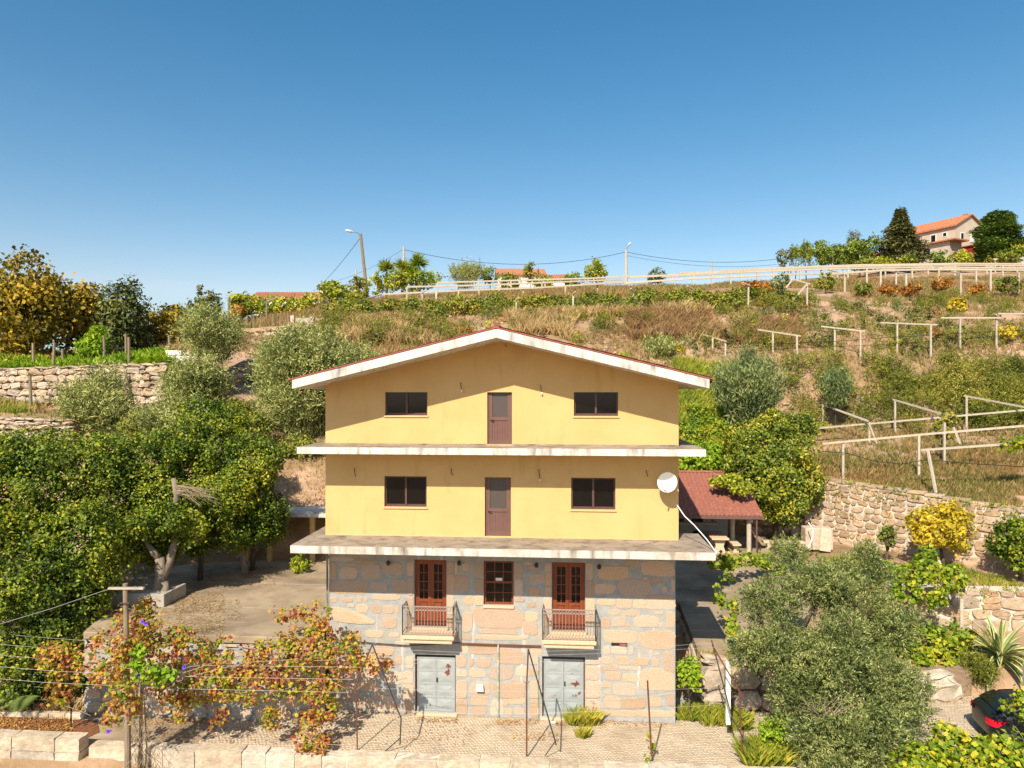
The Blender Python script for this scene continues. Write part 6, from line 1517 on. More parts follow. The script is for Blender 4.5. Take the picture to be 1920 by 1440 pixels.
vine("hanging strand of vine leaves beside the corner of the house", [(1363, 1080, 27, 6, 14, .1), (1352, 1110, 26, 6, 16, .1), (1349, 1135, 26, 6, 12, .1), (1377, 1140, 25.5, 8, 22, .1), (1372, 1170, 25.5, 10, 12, .15), (1384, 1190, 25, 18, 8, .2)], 420, seed=402, twigs=14)
vine("green vine climbing the pale garden poles above the agave", [(1690, 1075, 28.8, 35, 22, .4), (1740, 1070, 28.8, 35, 24, .4), (1790, 1085, 28.6, 25, 26, .4), (1700, 1110, 28.4, 26, 22, .4), (1735, 1040, 29.4, 22, 16, .4), (1755, 1120, 28.4, 16, 22, .3), (1665, 1160, 27.5, 30, 30, .4)], 2600, seed=403)
vine("low green vine creeping down the bank towards the drive", [(1680, 1200, 27.4, 40, 30, .5), (1740, 1205, 27.4, 45, 26, .5), (1790, 1195, 27.4, 38, 26, .5), (1760, 1240, 27, 35, 18, .4), (1720, 1235, 27, 26, 18, .4), (1640, 1190, 27, 35, 26, .5)], 3200, seed=404)
vine("bright yellow green vine canopy in the bottom right corner", [(1740, 1420, 20.2, 50, 26, .5), (1800, 1405, 20.4, 55, 30, .5), (1870, 1410, 20.4, 55, 28, .5), (1930, 1415, 20.4, 45, 30, .5), (1780, 1450, 19.8, 70, 25, .5), (1880, 1450, 19.8, 70, 28, .5), (1700, 1440, 20, 30, 18, .4), (1775, 1375, 20.8, 22, 12, .4)], 5200, L=.15, seed=405)
vine("vine tendril hanging over the roof of the black car", [(1900, 1322, 21.6, 14, 12, .2), (1915, 1305, 21.6, 10, 20, .2), (1892, 1333, 21.5, 8, 6, .15), (1925, 1345, 21.5, 10, 30, .2)], 260, L=.13, seed=406, twigs=8)
vine("vine shoot climbing the rusty pipe before the right wall corner", [(1222, 1405, 21.8, 4, 18, .08), (1219, 1372, 21.8, 4, 12, .08), (1219, 1428, 21.4, 6, 12, .1)], 70, L=.1, seed=407, twigs=6)
vine("vine wrapped round the trellis post on the upper terrace", [(1770, 810, 42, 14, 26, .4), (1778, 780, 43, 16, 14, .4), (1790, 880, 41.2, 8, 20, .3), (1762, 800, 42, 10, 10, .3)], 620, L=.2, mt=LM_bramble, seed=408, twigs=30)
vine("vine leaves at the right edge above the granite wall", [(1900, 835, 36, 26, 10, .4), (1925, 828, 36, 20, 12, .4)], 320, L=.2, seed=409, twigs=12)
vine("creeper spilling over the tiled roof of the shelter", [(1365, 900, 37, 28, 12, .5), (1390, 915, 36.6, 22, 10, .5), (1350, 905, 37.2, 18, 8, .4)], 1300, L=.16, mt=LM_lime, seed=410)

# ---- shelter tree and garden shrubs
rng = np.random.default_rng(12)
lobes = [px_lobe(*l) for l in ((1420, 830, 40, 60, 45), (1470, 850, 39.5, 60, 50), (1440, 900, 39, 70, 50), (1500, 900, 39.5, 40, 45), (1410, 880, 39, 50, 40), (1470, 945, 38.5, 45, 40), (1500, 800, 41, 35, 25), (1390, 850, 39.5, 35, 40), (1455, 800, 41, 45, 30))]
tree("persimmon_tree", "dense green tree leaning over the tiled shelter", "tree", lobes, (*PT(1455, 1000, 39)[:2], RZ), crown_broad(rng, lobes, 36000, .19, .10, .4), LM_citrus, .15, M_bark_dk, 501)
plant("yellow_shrub", "yellow leaved shrub in front of the granite wall", "shrub", 1770, 925, 1056, 134, 33, 'broad', LM_yellow, n=6500, L=.17, W=.12, clump=.3, k=9)
plant("citrus_bush", "dark green bush cut by the right edge below the granite wall", "bush", 1915, 955, 1085, 100, 31, 'broad', LM_camellia, n=7000, L=.16, W=.1, clump=.3)
plant("sapling", "thin leafy sapling before the granite wall left of the yellow shrub", "sapling", 1664, 975, 1040, 26, 34.5, 'broad', LM_citrus, n=420, L=.17, W=.1, clump=.25)
plant("dry_shrub", "olive brown heathery shrub beside the parked car drive", "shrub", 1832, 1225, 1300, 66, 26.4, 'feather', LM_broom, n=900, L=.09, W=.03, slen=.35, r0=.04)
plant("green_bush", "bright green bush in the dark gap beside the house", "bush", 1292, 1222, 1300, 42, 24.2, 'broad', LM_fern, n=1500, L=.13, W=.1, clump=.22, r0=.03, foot=0)
plant("green_bush", "lush green shrub under the olive tree on the left", "bush", 1450, 1330, 1420, 70, 21.8, 'broad', LM_fern, n=1800, L=.1, W=.06, clump=.22, r0=.03, foot=0)
plant("green_bush", "small green bush left of the balcony beside the terrace strip", "bush", 566, 1040, 1072, 46, 33, 'broad', LM_vineg, n=700, L=.16, W=.06, clump=.25, r0=.03, foot=TZ)
# ---- agave
rng = np.random.default_rng(14); ab = PT(1874, 1240, 26.9); ab[2] = tz(ab[0], ab[1]) - .05; ag = empty("agave", ab); tag(ag, "large agave with cream edged leaves beside the drive", "agave")
for i in range(52):
    th = rng.uniform(0, 6.283); el = rng.uniform(.3, 1.4) if i < 38 else rng.uniform(-.3, .3); Ln = rng.uniform(1.2, 1.85); w = rng.uniform(.12, .15)
    d = Vector((math.cos(th), math.sin(th), 0)); sd = Vector((-math.sin(th), math.cos(th), 0)); pts = []
    for f in np.linspace(0, 1, 7):
        e = el - f * f * .9 * (1 - el / 2.2); pts.append((pts[-1] if pts else Vector((0, 0, .25))) + (d * math.cos(e) + Vector((0, 0, math.sin(e)))) * (Ln / 6 if f > 0 else 0))
    def strip(o0, o1, m, mb, lift):
        vs = []; n = len(pts)
        for j, p in enumerate(pts):
            ww = w * (.55 + .9 * (j / 6) - 1.42 * (j / 6) ** 2.2); ww = max(ww, .004)
            vs += [p + sd * ww * o0 + Vector((0, 0, abs(o0) * ww * .45 + lift)), p + sd * ww * o1 + Vector((0, 0, abs(o1) * ww * .45 + lift))]
        mb.add(vs, [(2 * j, 2 * j + 1, 2 * j + 3, 2 * j + 2) for j in range(n - 1)], m)
    mb = MB(); strip(-.6, 0, 0, mb, 0); strip(0, .6, 0, mb, 0); strip(-1, -.6, 1, mb, 0); strip(.6, 1, 1, mb, 0)
    mb.build("leaf", [M_agave, M_agave_edge], ag)

# ---- palm and leafy things at the lower left
rng = np.random.default_rng(15); pb_ = P(70, 1320, -0.5); pm = empty("young_palm", (pb_[0], pb_[1], 0)); tag(pm, "young palm with arching fronds at the foot of the big camellia", "palm")
for i in range(9):
    th = rng.uniform(2.4, 5.6) if i > 1 else (3.5 if i == 0 else 3.9); Ln = rng.uniform(1.3, 1.9); d = np.array([math.cos(th), math.sin(th) * .8, 0]); sd = np.array([-d[1], d[0], 0]); sd /= np.linalg.norm(sd)
    f = np.linspace(.12, 1, 34); spine = np.outer(f * Ln, d) + np.stack([0 * f, 0 * f, .2 + Ln * (1.05 * f - .95 * f * f)], -1)
    tang = unit(np.gradient(spine, axis=0)); L_ = .42 * np.sin(np.pi * np.clip(f * .9 + .1, 0, 1)) + .05; VV = []
    for s in (-1, 1):
        ax = unit(tang * .55 + s * sd * .8 + np.array([0, 0, -.15])); VV.append(leaf_quads(spine + ax * L_[:, None] * .5, ax, np.tile([0, 0, 1.0], (len(f), 1)), L_, .035))
    quads_obj("frond", np.concatenate(VV), M_palm, pm, (0, 0, 0))
plant("fig_sapling", "broad leaved fig sapling against the end of the terrace wall", "sapling", 132, 1262, 1330, 50, 23.6, 'broad', LM_dark, n=240, L=.28, W=.24, clump=.3, r0=.03, foot=0)
plant("green_bush", "low leafy bush between the camellia and the mulch bed", "bush", 60, 1225, 1330, 150, 25.4, 'broad', LM_camellia, n=7000, L=.12, W=.08, clump=.3, r0=.04, foot=0)

# ---- feathery trees on the slope
FT = dict(L=.30, W=.06, slen=1.25, K=10, up=.95)
plant("mimosa_tree", "pale feathery mimosa at the left in front of the rubble wall", "tree", 190, 694, 850, 125, 41, 'feather', LM_mimosa, n=1150, r0=.06, **FT)
plant("mimosa_tree", "tall airy mimosa with a visible thin trunk left of the house", "tree", 405, 572, 690, 130, 46.5, 'feather', LM_mimosa, n=800, r0=.08, **FT)
plant("mimosa_tree", "lower spreading mimosa below the airy one", "tree", 370, 672, 800, 150, 43.5, 'feather', LM_mimosa, n=1500, r0=.07, **FT)
plant("mimosa_tree", "big dense grey green mimosa touching the house roof", "tree", 572, 590, 868, 210, 43, 'feather', LM_mimosa, n=6200, r0=.1, k=9, **FT)
plant("mimosa_shrub", "small pale mimosa shrub just left of the sloping roof edge", "shrub", 668, 645, 730, 70, 47, 'feather', LM_mimosa, n=700, r0=.04, **FT)
plant("mimosa_shrub", "low mimosa shrub left of the slanting kerb", "shrub", 300, 770, 840, 90, 40, 'feather', LM_mimosa, n=900, r0=.04, **FT)
plant("willow_shrub", "large blue green bushy shrub right of the roof corner", "shrub", 1402, 628, 800, 134, 46, 'fan', LM_bluegreen, n=620, r0=.06, L=.42, W=.07, slen=1.1, K=46)
plant("willow_shrub", "small silvery shrub above the right roof slope", "shrub", 1237, 618, 700, 60, 55, 'fan', LM_mimosa, n=170, r0=.03, L=.4, W=.08, slen=.9, K=30)
plant("willow_shrub", "slim blue green shrub in the scrub of the middle slope", "shrub", 1566, 668, 756, 56, 50.5, 'fan', LM_bluegreen, n=200, r0=.03, L=.4, W=.07, slen=.9, K=30)
# ---- trees along the left ridge
plant("oak_tree", "big golden oak at the far left of the ridge", "tree", 62, 462, 705, 215, 55, 'broad', LM_oak, n=17000, L=.34, W=.24, clump=.9, k=11, r0=.22)
plant("oak_tree", "second golden oak behind, between the big oak and the dark tree", "tree", 165, 515, 690, 120, 59, 'broad', LM_oak, n=7500, L=.34, W=.24, clump=.8, k=8, r0=.16)
plant("oak_tree", "oak crown cut by the left edge of the picture", "tree", -40, 455, 705, 130, 58, 'broad', LM_oak, n=7000, L=.34, W=.24, clump=.8, k=8, r0=.16)
plant("evergreen_oak", "dark evergreen tree on the ridge right of the golden oaks", "tree", 240, 512, 692, 118, 56, 'broad', LM_dark, n=11000, L=.28, W=.17, clump=.7, k=9, r0=.18)
plant("oak_tree", "low russet oak beside the dark evergreen", "tree", 302, 562, 690, 112, 60, 'broad', LM_oak, n=5200, L=.3, W=.2, clump=.6, r0=.1)
plant("oak_tree", "yellow green leafy tree behind the airy mimosa", "tree", 350, 556, 665, 95, 62, 'broad', LM_bramble, n=4800, L=.3, W=.2, clump=.6, r0=.1)
plant("evergreen_oak", "small dark pointed tree on the skyline left of the orange roof", "tree", 393, 528, 620, 56, 66, 'broad', LM_dark, n=2600, L=.28, W=.17, clump=.5, r0=.1)
plant("fern_shrub", "light green drooping shrub in front of the dark evergreen", "shrub", 180, 612, 690, 80, 50, 'broad', LM_fern, n=3000, L=.26, W=.13, clump=.45, r0=.06)
plant("lime_tree", "bright green tree left of the orange roofed house", "tree", 458, 538, 612, 68, 72, 'broad', LM_lime, n=3200, L=.3, W=.2, clump=.5, r0=.08)
plant("rust_shrub", "small rust coloured shrub under the bright green tree", "shrub", 447, 566, 602, 32, 69, 'broad', LM_rust, n=800, L=.26, W=.18, clump=.4, r0=.05)
plant("green_shrub", "green shrub before the left end of the orange roofed house", "shrub", 503, 552, 606, 62, 78, 'broad', LM_vineg, n=2200, L=.3, W=.2, clump=.5, r0=.06)
plant("lime_shrub", "broad yellow green shrub hiding the wall of the orange roofed house", "shrub", 560, 542, 604, 104, 76, 'broad', LM_lime, n=3600, L=.3, W=.2, clump=.5, r0=.06)
plant("lime_shrub", "yellow green shrub right of the orange roofed house", "shrub", 632, 522, 596, 100, 79, 'broad', LM_lime, n=3600, L=.3, W=.2, clump=.5, r0=.06)
plant("green_shrub", "dark leafy shrub at the foot of the leaning lamp pole", "shrub", 672, 508, 580, 66, 84, 'broad', LM_bramble, n=2000, L=.3, W=.2, clump=.5, r0=.06)
plant("lime_shrub", "yellow leaved shrub below the yucca palms", "shrub", 728, 502, 556, 128, 94, 'broad', LM_lime, n=3200, L=.34, W=.24, clump=.6, r0=.06)
plant("green_shrub", "leafy shrub at the right foot of the yucca palms", "shrub", 796, 500, 550, 70, 96, 'broad', LM_vineg, n=1500, L=.34, W=.24, clump=.6, r0=.06)
# yuccas
for (u, v, s, lab) in ((725, 502, 1.0, "leftmost yucca palm on the skyline behind the lime shrub"), (754, 500, 1.0, "middle yucca palm on the skyline"), (784, 493, 1.15, "tallest yucca palm on the skyline"), (772, 512, 1.0, "low yucca palm in front of the tallest one")):
    SEED[0] += 1; rng = np.random.default_rng(SEED[0]); c = PT(u, v, 97); g = tz(c[0], c[1]); o = empty("yucca_palm", (c[0], c[1], g)); tag(o, lab, "palm")
    d = rdir(rng, 160); d[:, 2] = d[:, 2] * .7 + .25; d = unit(d); l = 1.5 * s * rng.uniform(.7, 1.1, 160)
    quads_obj("crown", leaf_quads(c + d * l[:, None] * .5, d, np.cross(d, rng.normal(size=d.shape)), l, .16), LM_vineg, o, o.location)
    MB().tube([(0, 0, -.3), (0.05, 0, (c[2] - g) * .6), (0, 0, c[2] - g)], [.22, .17, .14], n=7).build("trunk", M_bark, o)
plant("reed_clump", "pale feathery reeds on the skyline left of the red roof", "reeds", 876, 492, 545, 84, 104, 'feather', LM_mimosa, n=500, L=.5, W=.07, slen=1.4, up=2.0, r0=.04)
plant("cypress_tree", "small dark bushy conifer left of the red roof", "tree", 920, 494, 536, 40, 106, 'broad', LM_pine, n=1200, L=.36, W=.14, clump=.5, r0=.08)
plant("green_shrub", "climber covered shrub in front of the red roof", "shrub", 996, 488, 532, 36, 108, 'broad', LM_bramble, n=800, L=.34, W=.24, clump=.6, r0=.06)
for (u, vt, vb, w, m_, lab) in ((955, 512, 548, 44, LM_bramble, "low green shrub under the eaves of the red roofed house"), (1024, 514, 548, 50, LM_lime, "low yellow green shrub under the eaves of the red roofed house"), (1075, 510, 545, 44, LM_vineg, "leafy shrub right of the red roofed house")):
    plant("green_shrub", lab, "shrub", u, vt, vb, w, 112, 'broad', m_, n=1300, L=.36, W=.24, clump=.6, r0=.05)
plant("lime_tree", "bright rounded tree on the skyline left of the thin power pole", "tree", 1120, 482, 536, 70, 110, 'broad', LM_lime, n=2600, L=.36, W=.2, clump=.7, r0=.08)
plant("green_shrub", "small dark dome of a tree above the crest rails", "shrub", 1233, 501, 535, 36, 120, 'broad', LM_dark, n=1000, L=.36, W=.24, clump=.6, r0=.06)
# right ridge
plant("pine_sapling", "leftmost thin pine of the right ridge", "tree", 1472, 458, 512, 30, 108, 'broad', LM_fir, n=900, L=.4, W=.16, clump=.5, r0=.08)
plant("pine_sapling", "second thin pine of the right ridge", "tree", 1492, 458, 512, 30, 110, 'broad', LM_pine, n=900, L=.5, W=.14, clump=.6, r0=.08)
plant("pine_sapling", "light green young pine of the right ridge", "tree", 1512, 446, 512, 42, 112, 'broad', LM_vineg, n=1500, L=.5, W=.14, clump=.7, r0=.08)
plant("pine_sapling", "narrow darker pine touching the round pine", "tree", 1541, 438, 510, 46, 112, 'broad', LM_pine, n=2200, L=.45, W=.17, clump=.6, r0=.08)
plant("stone_pine", "broad rounded pine left of the dark fir", "tree", 1592, 444, 512, 104, 113, 'broad', LM_pine, n=9500, L=.5, W=.2, clump=.8, r0=.14, k=9)
plant("pine_sapling", "thin tree top rising behind the broad pine", "tree", 1603, 420, 470, 26, 122, 'broad', LM_fir, n=700, L=.45, W=.14, clump=.6, r0=.08)
plant("fir_tree", "dark spreading fir in front of the beige hill house", "tree", 1688, 396, 495, 92, 110, 'conifer', LM_fir, n=1500, L=.8, W=.2, r0=.2)
plant("cypress_tree", "dense egg shaped cypress right of the beige hill house", "tree", 1871, 398, 492, 76, 110, 'egg', LM_cyp, n=4200, L=.5, W=.17, r0=.2)
for (u, vt, vb, w, m_, lab) in ((1650, 482, 505, 60, LM_lime, "lime bush at the foot of the dark fir"), (1700, 480, 505, 40, LM_vineg, "green bush below the annex of the beige house"), (1768, 464, 502, 46, LM_pine, "dark green bush before the crimson shed"), (1800, 468, 502, 40, LM_lime, "yellow green bush beside the crimson shed"), (1880, 470, 500, 60, LM_bramble, "bush at the foot of the egg shaped cypress"), (1622, 484, 510, 44, LM_bramble, "scrubby bush under the broad pine"), (1910, 458, 480, 24, LM_lime, "small yellow bush at the far right of the ridge")):
    plant("hill_bush", lab, "bush", u, vt, vb, w, 107, 'broad', m_, n=1300, L=.36, W=.22, clump=.6, r0=.05, group="bushes in front of the beige hill house")
# vines and young shrubs among the crest posts
for (u, vt, vb, w, t, m_, lab) in ((1408, 528, 552, 40, 72, LM_rust, "rust coloured vine left of the braced frame"), (1434, 526, 556, 44, 71, LM_rust, "dark rust vine beside the crooked post with a slanted top"), (1462, 505, 552, 36, 72, LM_bluegreen, "tall green shrub beside the braced frame"), (1548, 510, 548, 40, 73, LM_bramble, "leafy vine on the first post right of the braced frame"), (1620, 528, 555, 34, 71, LM_bramble, "green vine between the first tall crest posts"), (1665, 530, 556, 32, 71, LM_rust, "orange vine left of the second tall crest post"),
                                  (1710, 530, 556, 38, 71, LM_rust, "russet vine at the foot of the second cross arm"), (1765, 520, 552, 44, 72, LM_rust, "golden vine below the third cross arm"), (1835, 532, 556, 26, 71, LM_rust, "small crimson vine near the right tall post"), (1892, 518, 556, 46, 72, LM_bramble, "yellow green vine by the last crest post"), (1792, 555, 592, 34, 66, LM_yellow, "yellow vine on the slope below the crest posts"), (1888, 610, 636, 36, 58, LM_yellow, "yellow vine behind the fifth cross frame"), (1273, 650, 682, 20, 56, LM_yellow, "small orange vine right of the silvery shrub")):
    plant("vine_bush", lab, "vine", u, vt, vb, w, t, 'broad', m_, n=900, L=.24, W=.18, clump=.35, r0=.04, group="vines among the trellis posts")

# ------------------------------------------------------------------ ground cover nobody could count
def scatter(rng, n, u0, u1, t0, t1):
    t = np.sqrt(rng.uniform(t0 * t0, t1 * t1, n)); u = rng.uniform(u0, u1, n)
    x = CAM[0] + t * (FW[0] + RT[0] * (u - 960) / FPX); y = CAM[1] + t * (FW[1] + RT[1] * (u - 960) / FPX)
    return x, y, u, t
def stuff(name, V, mt, label=None):
    o = quads_obj(name, V, mt, None, (0, 0, 0)); o["kind"] = "stuff"
    if label: o["label"] = label
    return o
rng = np.random.default_rng(91)
x, y, u, t = scatter(rng, 92000, -380, 2320, 40, 92); z = terr(x, y)
dens = fbm(x * .09, y * .09, 21) + .35 * fbm(x * .5, y * .5, 5)
ok = (dens > -.07) & (((u > 320) & (t > 47)) | ((u > 1240)) | (u < 330) & (t > 41)) & ~((u < 330) & (t > 46) & (t < 53)); x, y, z, t, dens = (a[ok] for a in (x, y, z, t, dens))
stuff("dry_grass", blades(rng, np.stack([x, y, z - .03], -1), (.22 + .75 * np.clip(dens + .16, 0, .5)) * rng.uniform(.6, 1.5, len(x)), .035, .7, 4), LM_drygrass, "dry straw coloured grass over the whole hillside")
x, y, u, t = scatter(rng, 24000, 1500, 2250, 31, 46); z = terr(x, y); k_ = (z > 5.6) & (fbm(x * .4, y * .4, 15) > -.14); x, y, z = x[k_], y[k_], z[k_]
stuff("terrace_grass", blades(rng, np.stack([x, y, z - .03], -1), .3, .03, .7, 4), LM_drygrass, "dry grass under the trellis on the vine terrace")
x, y, u, t = scatter(rng, 12000, 1540, 2200, 26.6, 36); z = terr(x, y); k_ = (fbm(x * .5, y * .5, 18) > -.05) & (z < 3.6); x, y, z = x[k_], y[k_], z[k_]
stuff("garden_grass", blades(rng, np.stack([x, y, z - .03], -1), .2, .02, .8, 4), LM_weed, "short grass and weeds in the garden below the granite wall")
x, y, u, t = scatter(rng, 14000, -420, 60, 27, 45.5); z = terr(x, y); k_ = fbm(x * .3, y * .3, 52) > -.1; x, y, z = x[k_], y[k_], z[k_]
stuff("slope_grass", blades(rng, np.stack([x, y, z - .03], -1), .35, .03, .7, 4), LM_weed, "grass on the slope behind the big camellia")
# loose stones on the bare patches of the hill
x, y, u, t = scatter(rng, 1500, 640, 1960, 50, 66); z = terr(x, y); k_ = fbm(x * .2, y * .2, 44) > .05; x, y, z = x[k_], y[k_], z[k_]
n_ = len(x); oc = np.array([[1, 0, 0], [0, 1, 0], [-1, 0, 0], [0, -1, 0], [0, 0, 1], [0, 0, -1]], float); of = np.array([[0, 1, 4], [1, 2, 4], [2, 3, 4], [3, 0, 4], [1, 0, 5], [2, 1, 5], [3, 2, 5], [0, 3, 5]])
VV = np.stack([x, y, z + .02], -1)[:, None] + oc[None] * rng.uniform(.08, .3, (n_, 1, 1)) * rng.uniform(.5, 1.3, (n_, 6, 1)) * np.array([1, 1, .6])
o = link("loose_stones", mesh_np("loose_stones", VV.reshape(-1, 3), (of[None] + (np.arange(n_) * 6)[:, None, None]).reshape(-1, 3), M_rubble)); o["kind"] = "stuff"; o["label"] = "loose pinkish stones on the bare bank"
# bank right of the house: taller dry and green grass
x, y, u, t = scatter(rng, 9000, 1268, 1400, 42, 54); z = terr(x, y)
stuff("tall_grass", blades(rng, np.stack([x, y, z - .03], -1), .75, .035, .7, 5), LM_weed, "tall yellow green grass on the bank right of the house")
x, y, u, t = scatter(rng, 9000, 640, 1330, 57, 64); z = terr(x, y); k_ = fbm(x * .22, y * .22, 31) > -.02; x, y, z = x[k_], y[k_], z[k_]
stuff("tall_grass", blades(rng, np.stack([x, y, z - .03], -1), .95, .04, .7, 4), LM_straw, "tall pale straw grass above the house roof")
x, y, u, t = scatter(rng, 3200, 1180, 1500, 57.5, 63); z = terr(x, y); k_ = fbm(x * .25, y * .25, 37) > 0; x, y, z = x[k_], y[k_], z[k_]
stuff("russet_weeds", blades(rng, np.stack([x, y, z - .03], -1), .9, .06, .8, 5), LM_reddry, "russet dead weeds on the bank right of the roof")
# bramble band under the crest
lob = []
for u in range(640, 1490, 36):
    tt = 65.8 + rng.uniform(-1.6, 1.4); c = PT(u + rng.uniform(-10, 10), 560, tt); g = tz(c[0], c[1]); a = rng.uniform(.9, 1.5); lob.append((c[0], c[1], g + a * .2, a * 1.35, a, a * .8))
for u in range(690, 1500, 42):
    tt = 69.5 + rng.uniform(-1, 1); c = PT(u, 560, tt); g = tz(c[0], c[1]); a = rng.uniform(.5, .8); lob.append((c[0], c[1], g + a * .2, a * 1.5, a, a * .8))
stuff("bramble_thicket", crown_broad(rng, lob, 40000, .24, .17, .5), LM_bramble, "band of green brambles below the crest trellis")
lob = []
for i in range(76):
    u = rng.uniform(1470, 2150); tt = rng.uniform(51.2, 55); c = PT(u, 700, tt); g = tz(c[0], c[1]); a = rng.uniform(.7, 1.35); lob.append((c[0], c[1], g + a * .45, a * 1.2, a, a))
for i in range(16):
    u = rng.uniform(1760, 1960); tt = rng.uniform(51, 54); c = PT(u, 700, tt); g = tz(c[0], c[1]); a = rng.uniform(1.1, 1.7); lob.append((c[0], c[1], g + a * .4, a * 1.2, a, a))
stuff("broom_scrub", np.concatenate([crown_feather(rng, split_lobes(rng, lob, 3, (.35, .6), .8), 13000, .55, 8, .2, .045, up=.7), crown_broad(rng, lob, 26000, .16, .08, .35)]), LM_broom, "olive green broom scrub covering the slope above the vine terrace")
lob = []
for i in range(90):
    u = rng.uniform(1440, 1960); tt = rng.uniform(57, 70); c = PT(u, 700, tt); g = tz(c[0], c[1]); a = rng.uniform(.35, .9); lob.append((c[0], c[1], g + a * .4, a * 1.2, a, a))
for i in range(75):
    u = rng.uniform(660, 1480); tt = rng.uniform(56, 66); c = PT(u, 700, tt); g = tz(c[0], c[1]); a = rng.uniform(.3, .85); lob.append((c[0], c[1], g + a * .4, a * 1.2, a, a))
for i in range(24):
    u = rng.uniform(610, 780); tt = rng.uniform(57, 70); c = PT(u, 700, tt); g = tz(c[0], c[1]); a = rng.uniform(.6, 1.1); lob.append((c[0], c[1], g + a * .4, a * 1.2, a, a))
stuff("hill_scrub", np.concatenate([crown_feather(rng, lob, 13000, .5, 8, .18, .04, up=1.0), crown_broad(rng, lob, 16000, .16, .08, .35)]), LM_broom, "small green shrubs scattered over the dry hillside")
for nm, mt_, n_l, u0, u1, t0, t1, s0, s1, cnt, Lw, lab in (("dark_scrub", LM_dark, 34, 1300, 1960, 56, 72, .4, 1.0, 9000, (.18, .1), "dark green bushes dotted over the dry slope"), ("russet_scrub", LM_rust, 26, 680, 1960, 57, 71, .25, .6, 4200, (.16, .1), "small russet bushes dotted over the dry slope"),
                                                ("lime_scrub", LM_lime, 30, 640, 1960, 50, 70, .25, .7, 6000, (.17, .11), "yellow green bushes dotted over the dry slope"), ("silver_scrub", LM_bluegreen, 26, 1180, 1960, 52, 70, .35, .8, 6000, (.2, .06), "silvery green bushes dotted over the dry slope"), ("heath_scrub", LM_reddry, 40, 640, 1500, 57, 66, .4, .9, 8000, (.3, .05), "brown heath on the bank above the house roof")):
    lob = []
    for i in range(n_l):
        u = rng.uniform(u0, u1); tt = rng.uniform(t0, t1); c = PT(u, 700, tt); g = tz(c[0], c[1]); a = rng.uniform(s0, s1); lob.append((c[0], c[1], g + a * .4, a * rng.uniform(1, 1.6), a, a))
    stuff(nm, crown_broad(rng, lob, cnt, Lw[0], Lw[1], .3), mt_, lab)
# shrubs beside and behind the house on the right bank
lob = [px_lobe(1305, 770, 47, 32, 26), px_lobe(1290, 810, 45, 30, 28), px_lobe(1340, 800, 46, 30, 26), px_lobe(1365, 740, 49, 22, 22)]
stuff("bank_shrubs", crown_broad(rng, [(l[0], l[1], min(l[2], tz(l[0], l[1]) + .6), *l[3:]) for l in lob], 9000, .18, .1, .35), LM_vineg, "bright green shrubs on the bank right of the roof corner")
lob = [px_lobe(1290, 868, 41.8, 26, 14), px_lobe(1325, 866, 42, 26, 14), px_lobe(1355, 850, 42.5, 30, 18), px_lobe(1310, 845, 43, 40, 16)]
stuff("ivy", crown_broad(rng, lob, 5000, .16, .13, .3), LM_fern, "bright green ivy behind the ridge of the shelter roof")
# ferns on the left terrace
x, y, u, t = scatter(rng, 5600, -220, 318, 46.6, 51.5); z = terr(x, y)
k_ = fbm(x * .5, y * .5, 71) > -.16; x, y, z = x[k_], y[k_], z[k_]
d_ = rdir(rng, len(x) * 7); d_[:, 2] = np.abs(d_[:, 2]) * .8 + .25; d_ = unit(d_); pp = np.repeat(np.stack([x, y, z], -1), 7, 0); l_ = rng.uniform(.4, .85, len(pp))
stuff("fern_patch", leaf_quads(pp + d_ * l_[:, None] * .5, d_, np.array([0, 0, 1.0]) + rng.normal(size=d_.shape) * .3, l_, l_ * .3), LM_fern, "bright green ferns along the terrace above the rubble wall")
lob = [px_lobe(20, 682, 50, 60, 12), px_lobe(-20, 690, 48, 40, 14), px_lobe(70, 676, 51, 40, 8)]
stuff("bracken", crown_broad(rng, lob, 2500, .22, .14, .4), LM_rust, "dry brown bracken at the far left under the oaks")
# scrub at the foot of the mimosas and on the earth bank
lob = [px_lobe(380, 775, 42, 60, 22), px_lobe(470, 800, 41, 40, 26), px_lobe(440, 768, 43, 30, 18), px_lobe(560, 840, 41, 45, 18), px_lobe(330, 800, 40, 40, 20), px_lobe(270, 800, 39.5, 40, 26)]
stuff("slope_scrub", crown_broad(rng, lob, 12000, .17, .1, .4), LM_bramble, "low leafy scrub below the mimosas")
x, y, u, t = scatter(rng, 500, 470, 620, 37, 41.5); z = terr(x, y)
stuff("bank_grass", blades(rng, np.stack([x, y, z - .02], -1), .25, .03, .6, 3), LM_straw, "sparse dry grass on the red earth bank left of the house")
# weeds by the garage door, in the gap and under the olive
def weeds(label, boxes, h, mt, n, seed, name="weeds"):
    rng = np.random.default_rng(seed); ps = []
    for (u0, v0, u1, v1, zz) in boxes:
        for i in range(n): q = PZ(rng.uniform(u0, u1), rng.uniform(v0, v1), zz); ps.append((q[0], q[1], zz))
    stuff(name, blades(rng, np.array(ps), h, .022, .9, 6), mt, label)
weeds("tall weeds growing at the right garage door", [(1068, 1350, 1118, 1362, 0)], .45, LM_weed, 110, 601)
weeds("grass tuft between the setts in front of the right garage door", [(1083, 1378, 1099, 1384, 0)], .28, LM_weed, 40, 602)
weeds("weeds along the foot of the boulder wall", [(1275, 1335, 1330, 1352, 0), (1320, 1340, 1372, 1362, 0), (1372, 1350, 1400, 1370, 0)], .4, LM_weed, 150, 603)
weeds("long grass below the olive tree beside the front wall", [(1400, 1410, 1480, 1440, -.02)], .55, LM_weed, 300, 604, "long_grass")
weeds("dry flower stalks and yellow leaves along the mulch bed kerb", [(-20, 1320, 150, 1340, 0)], .35, LM_straw, 260, 605)
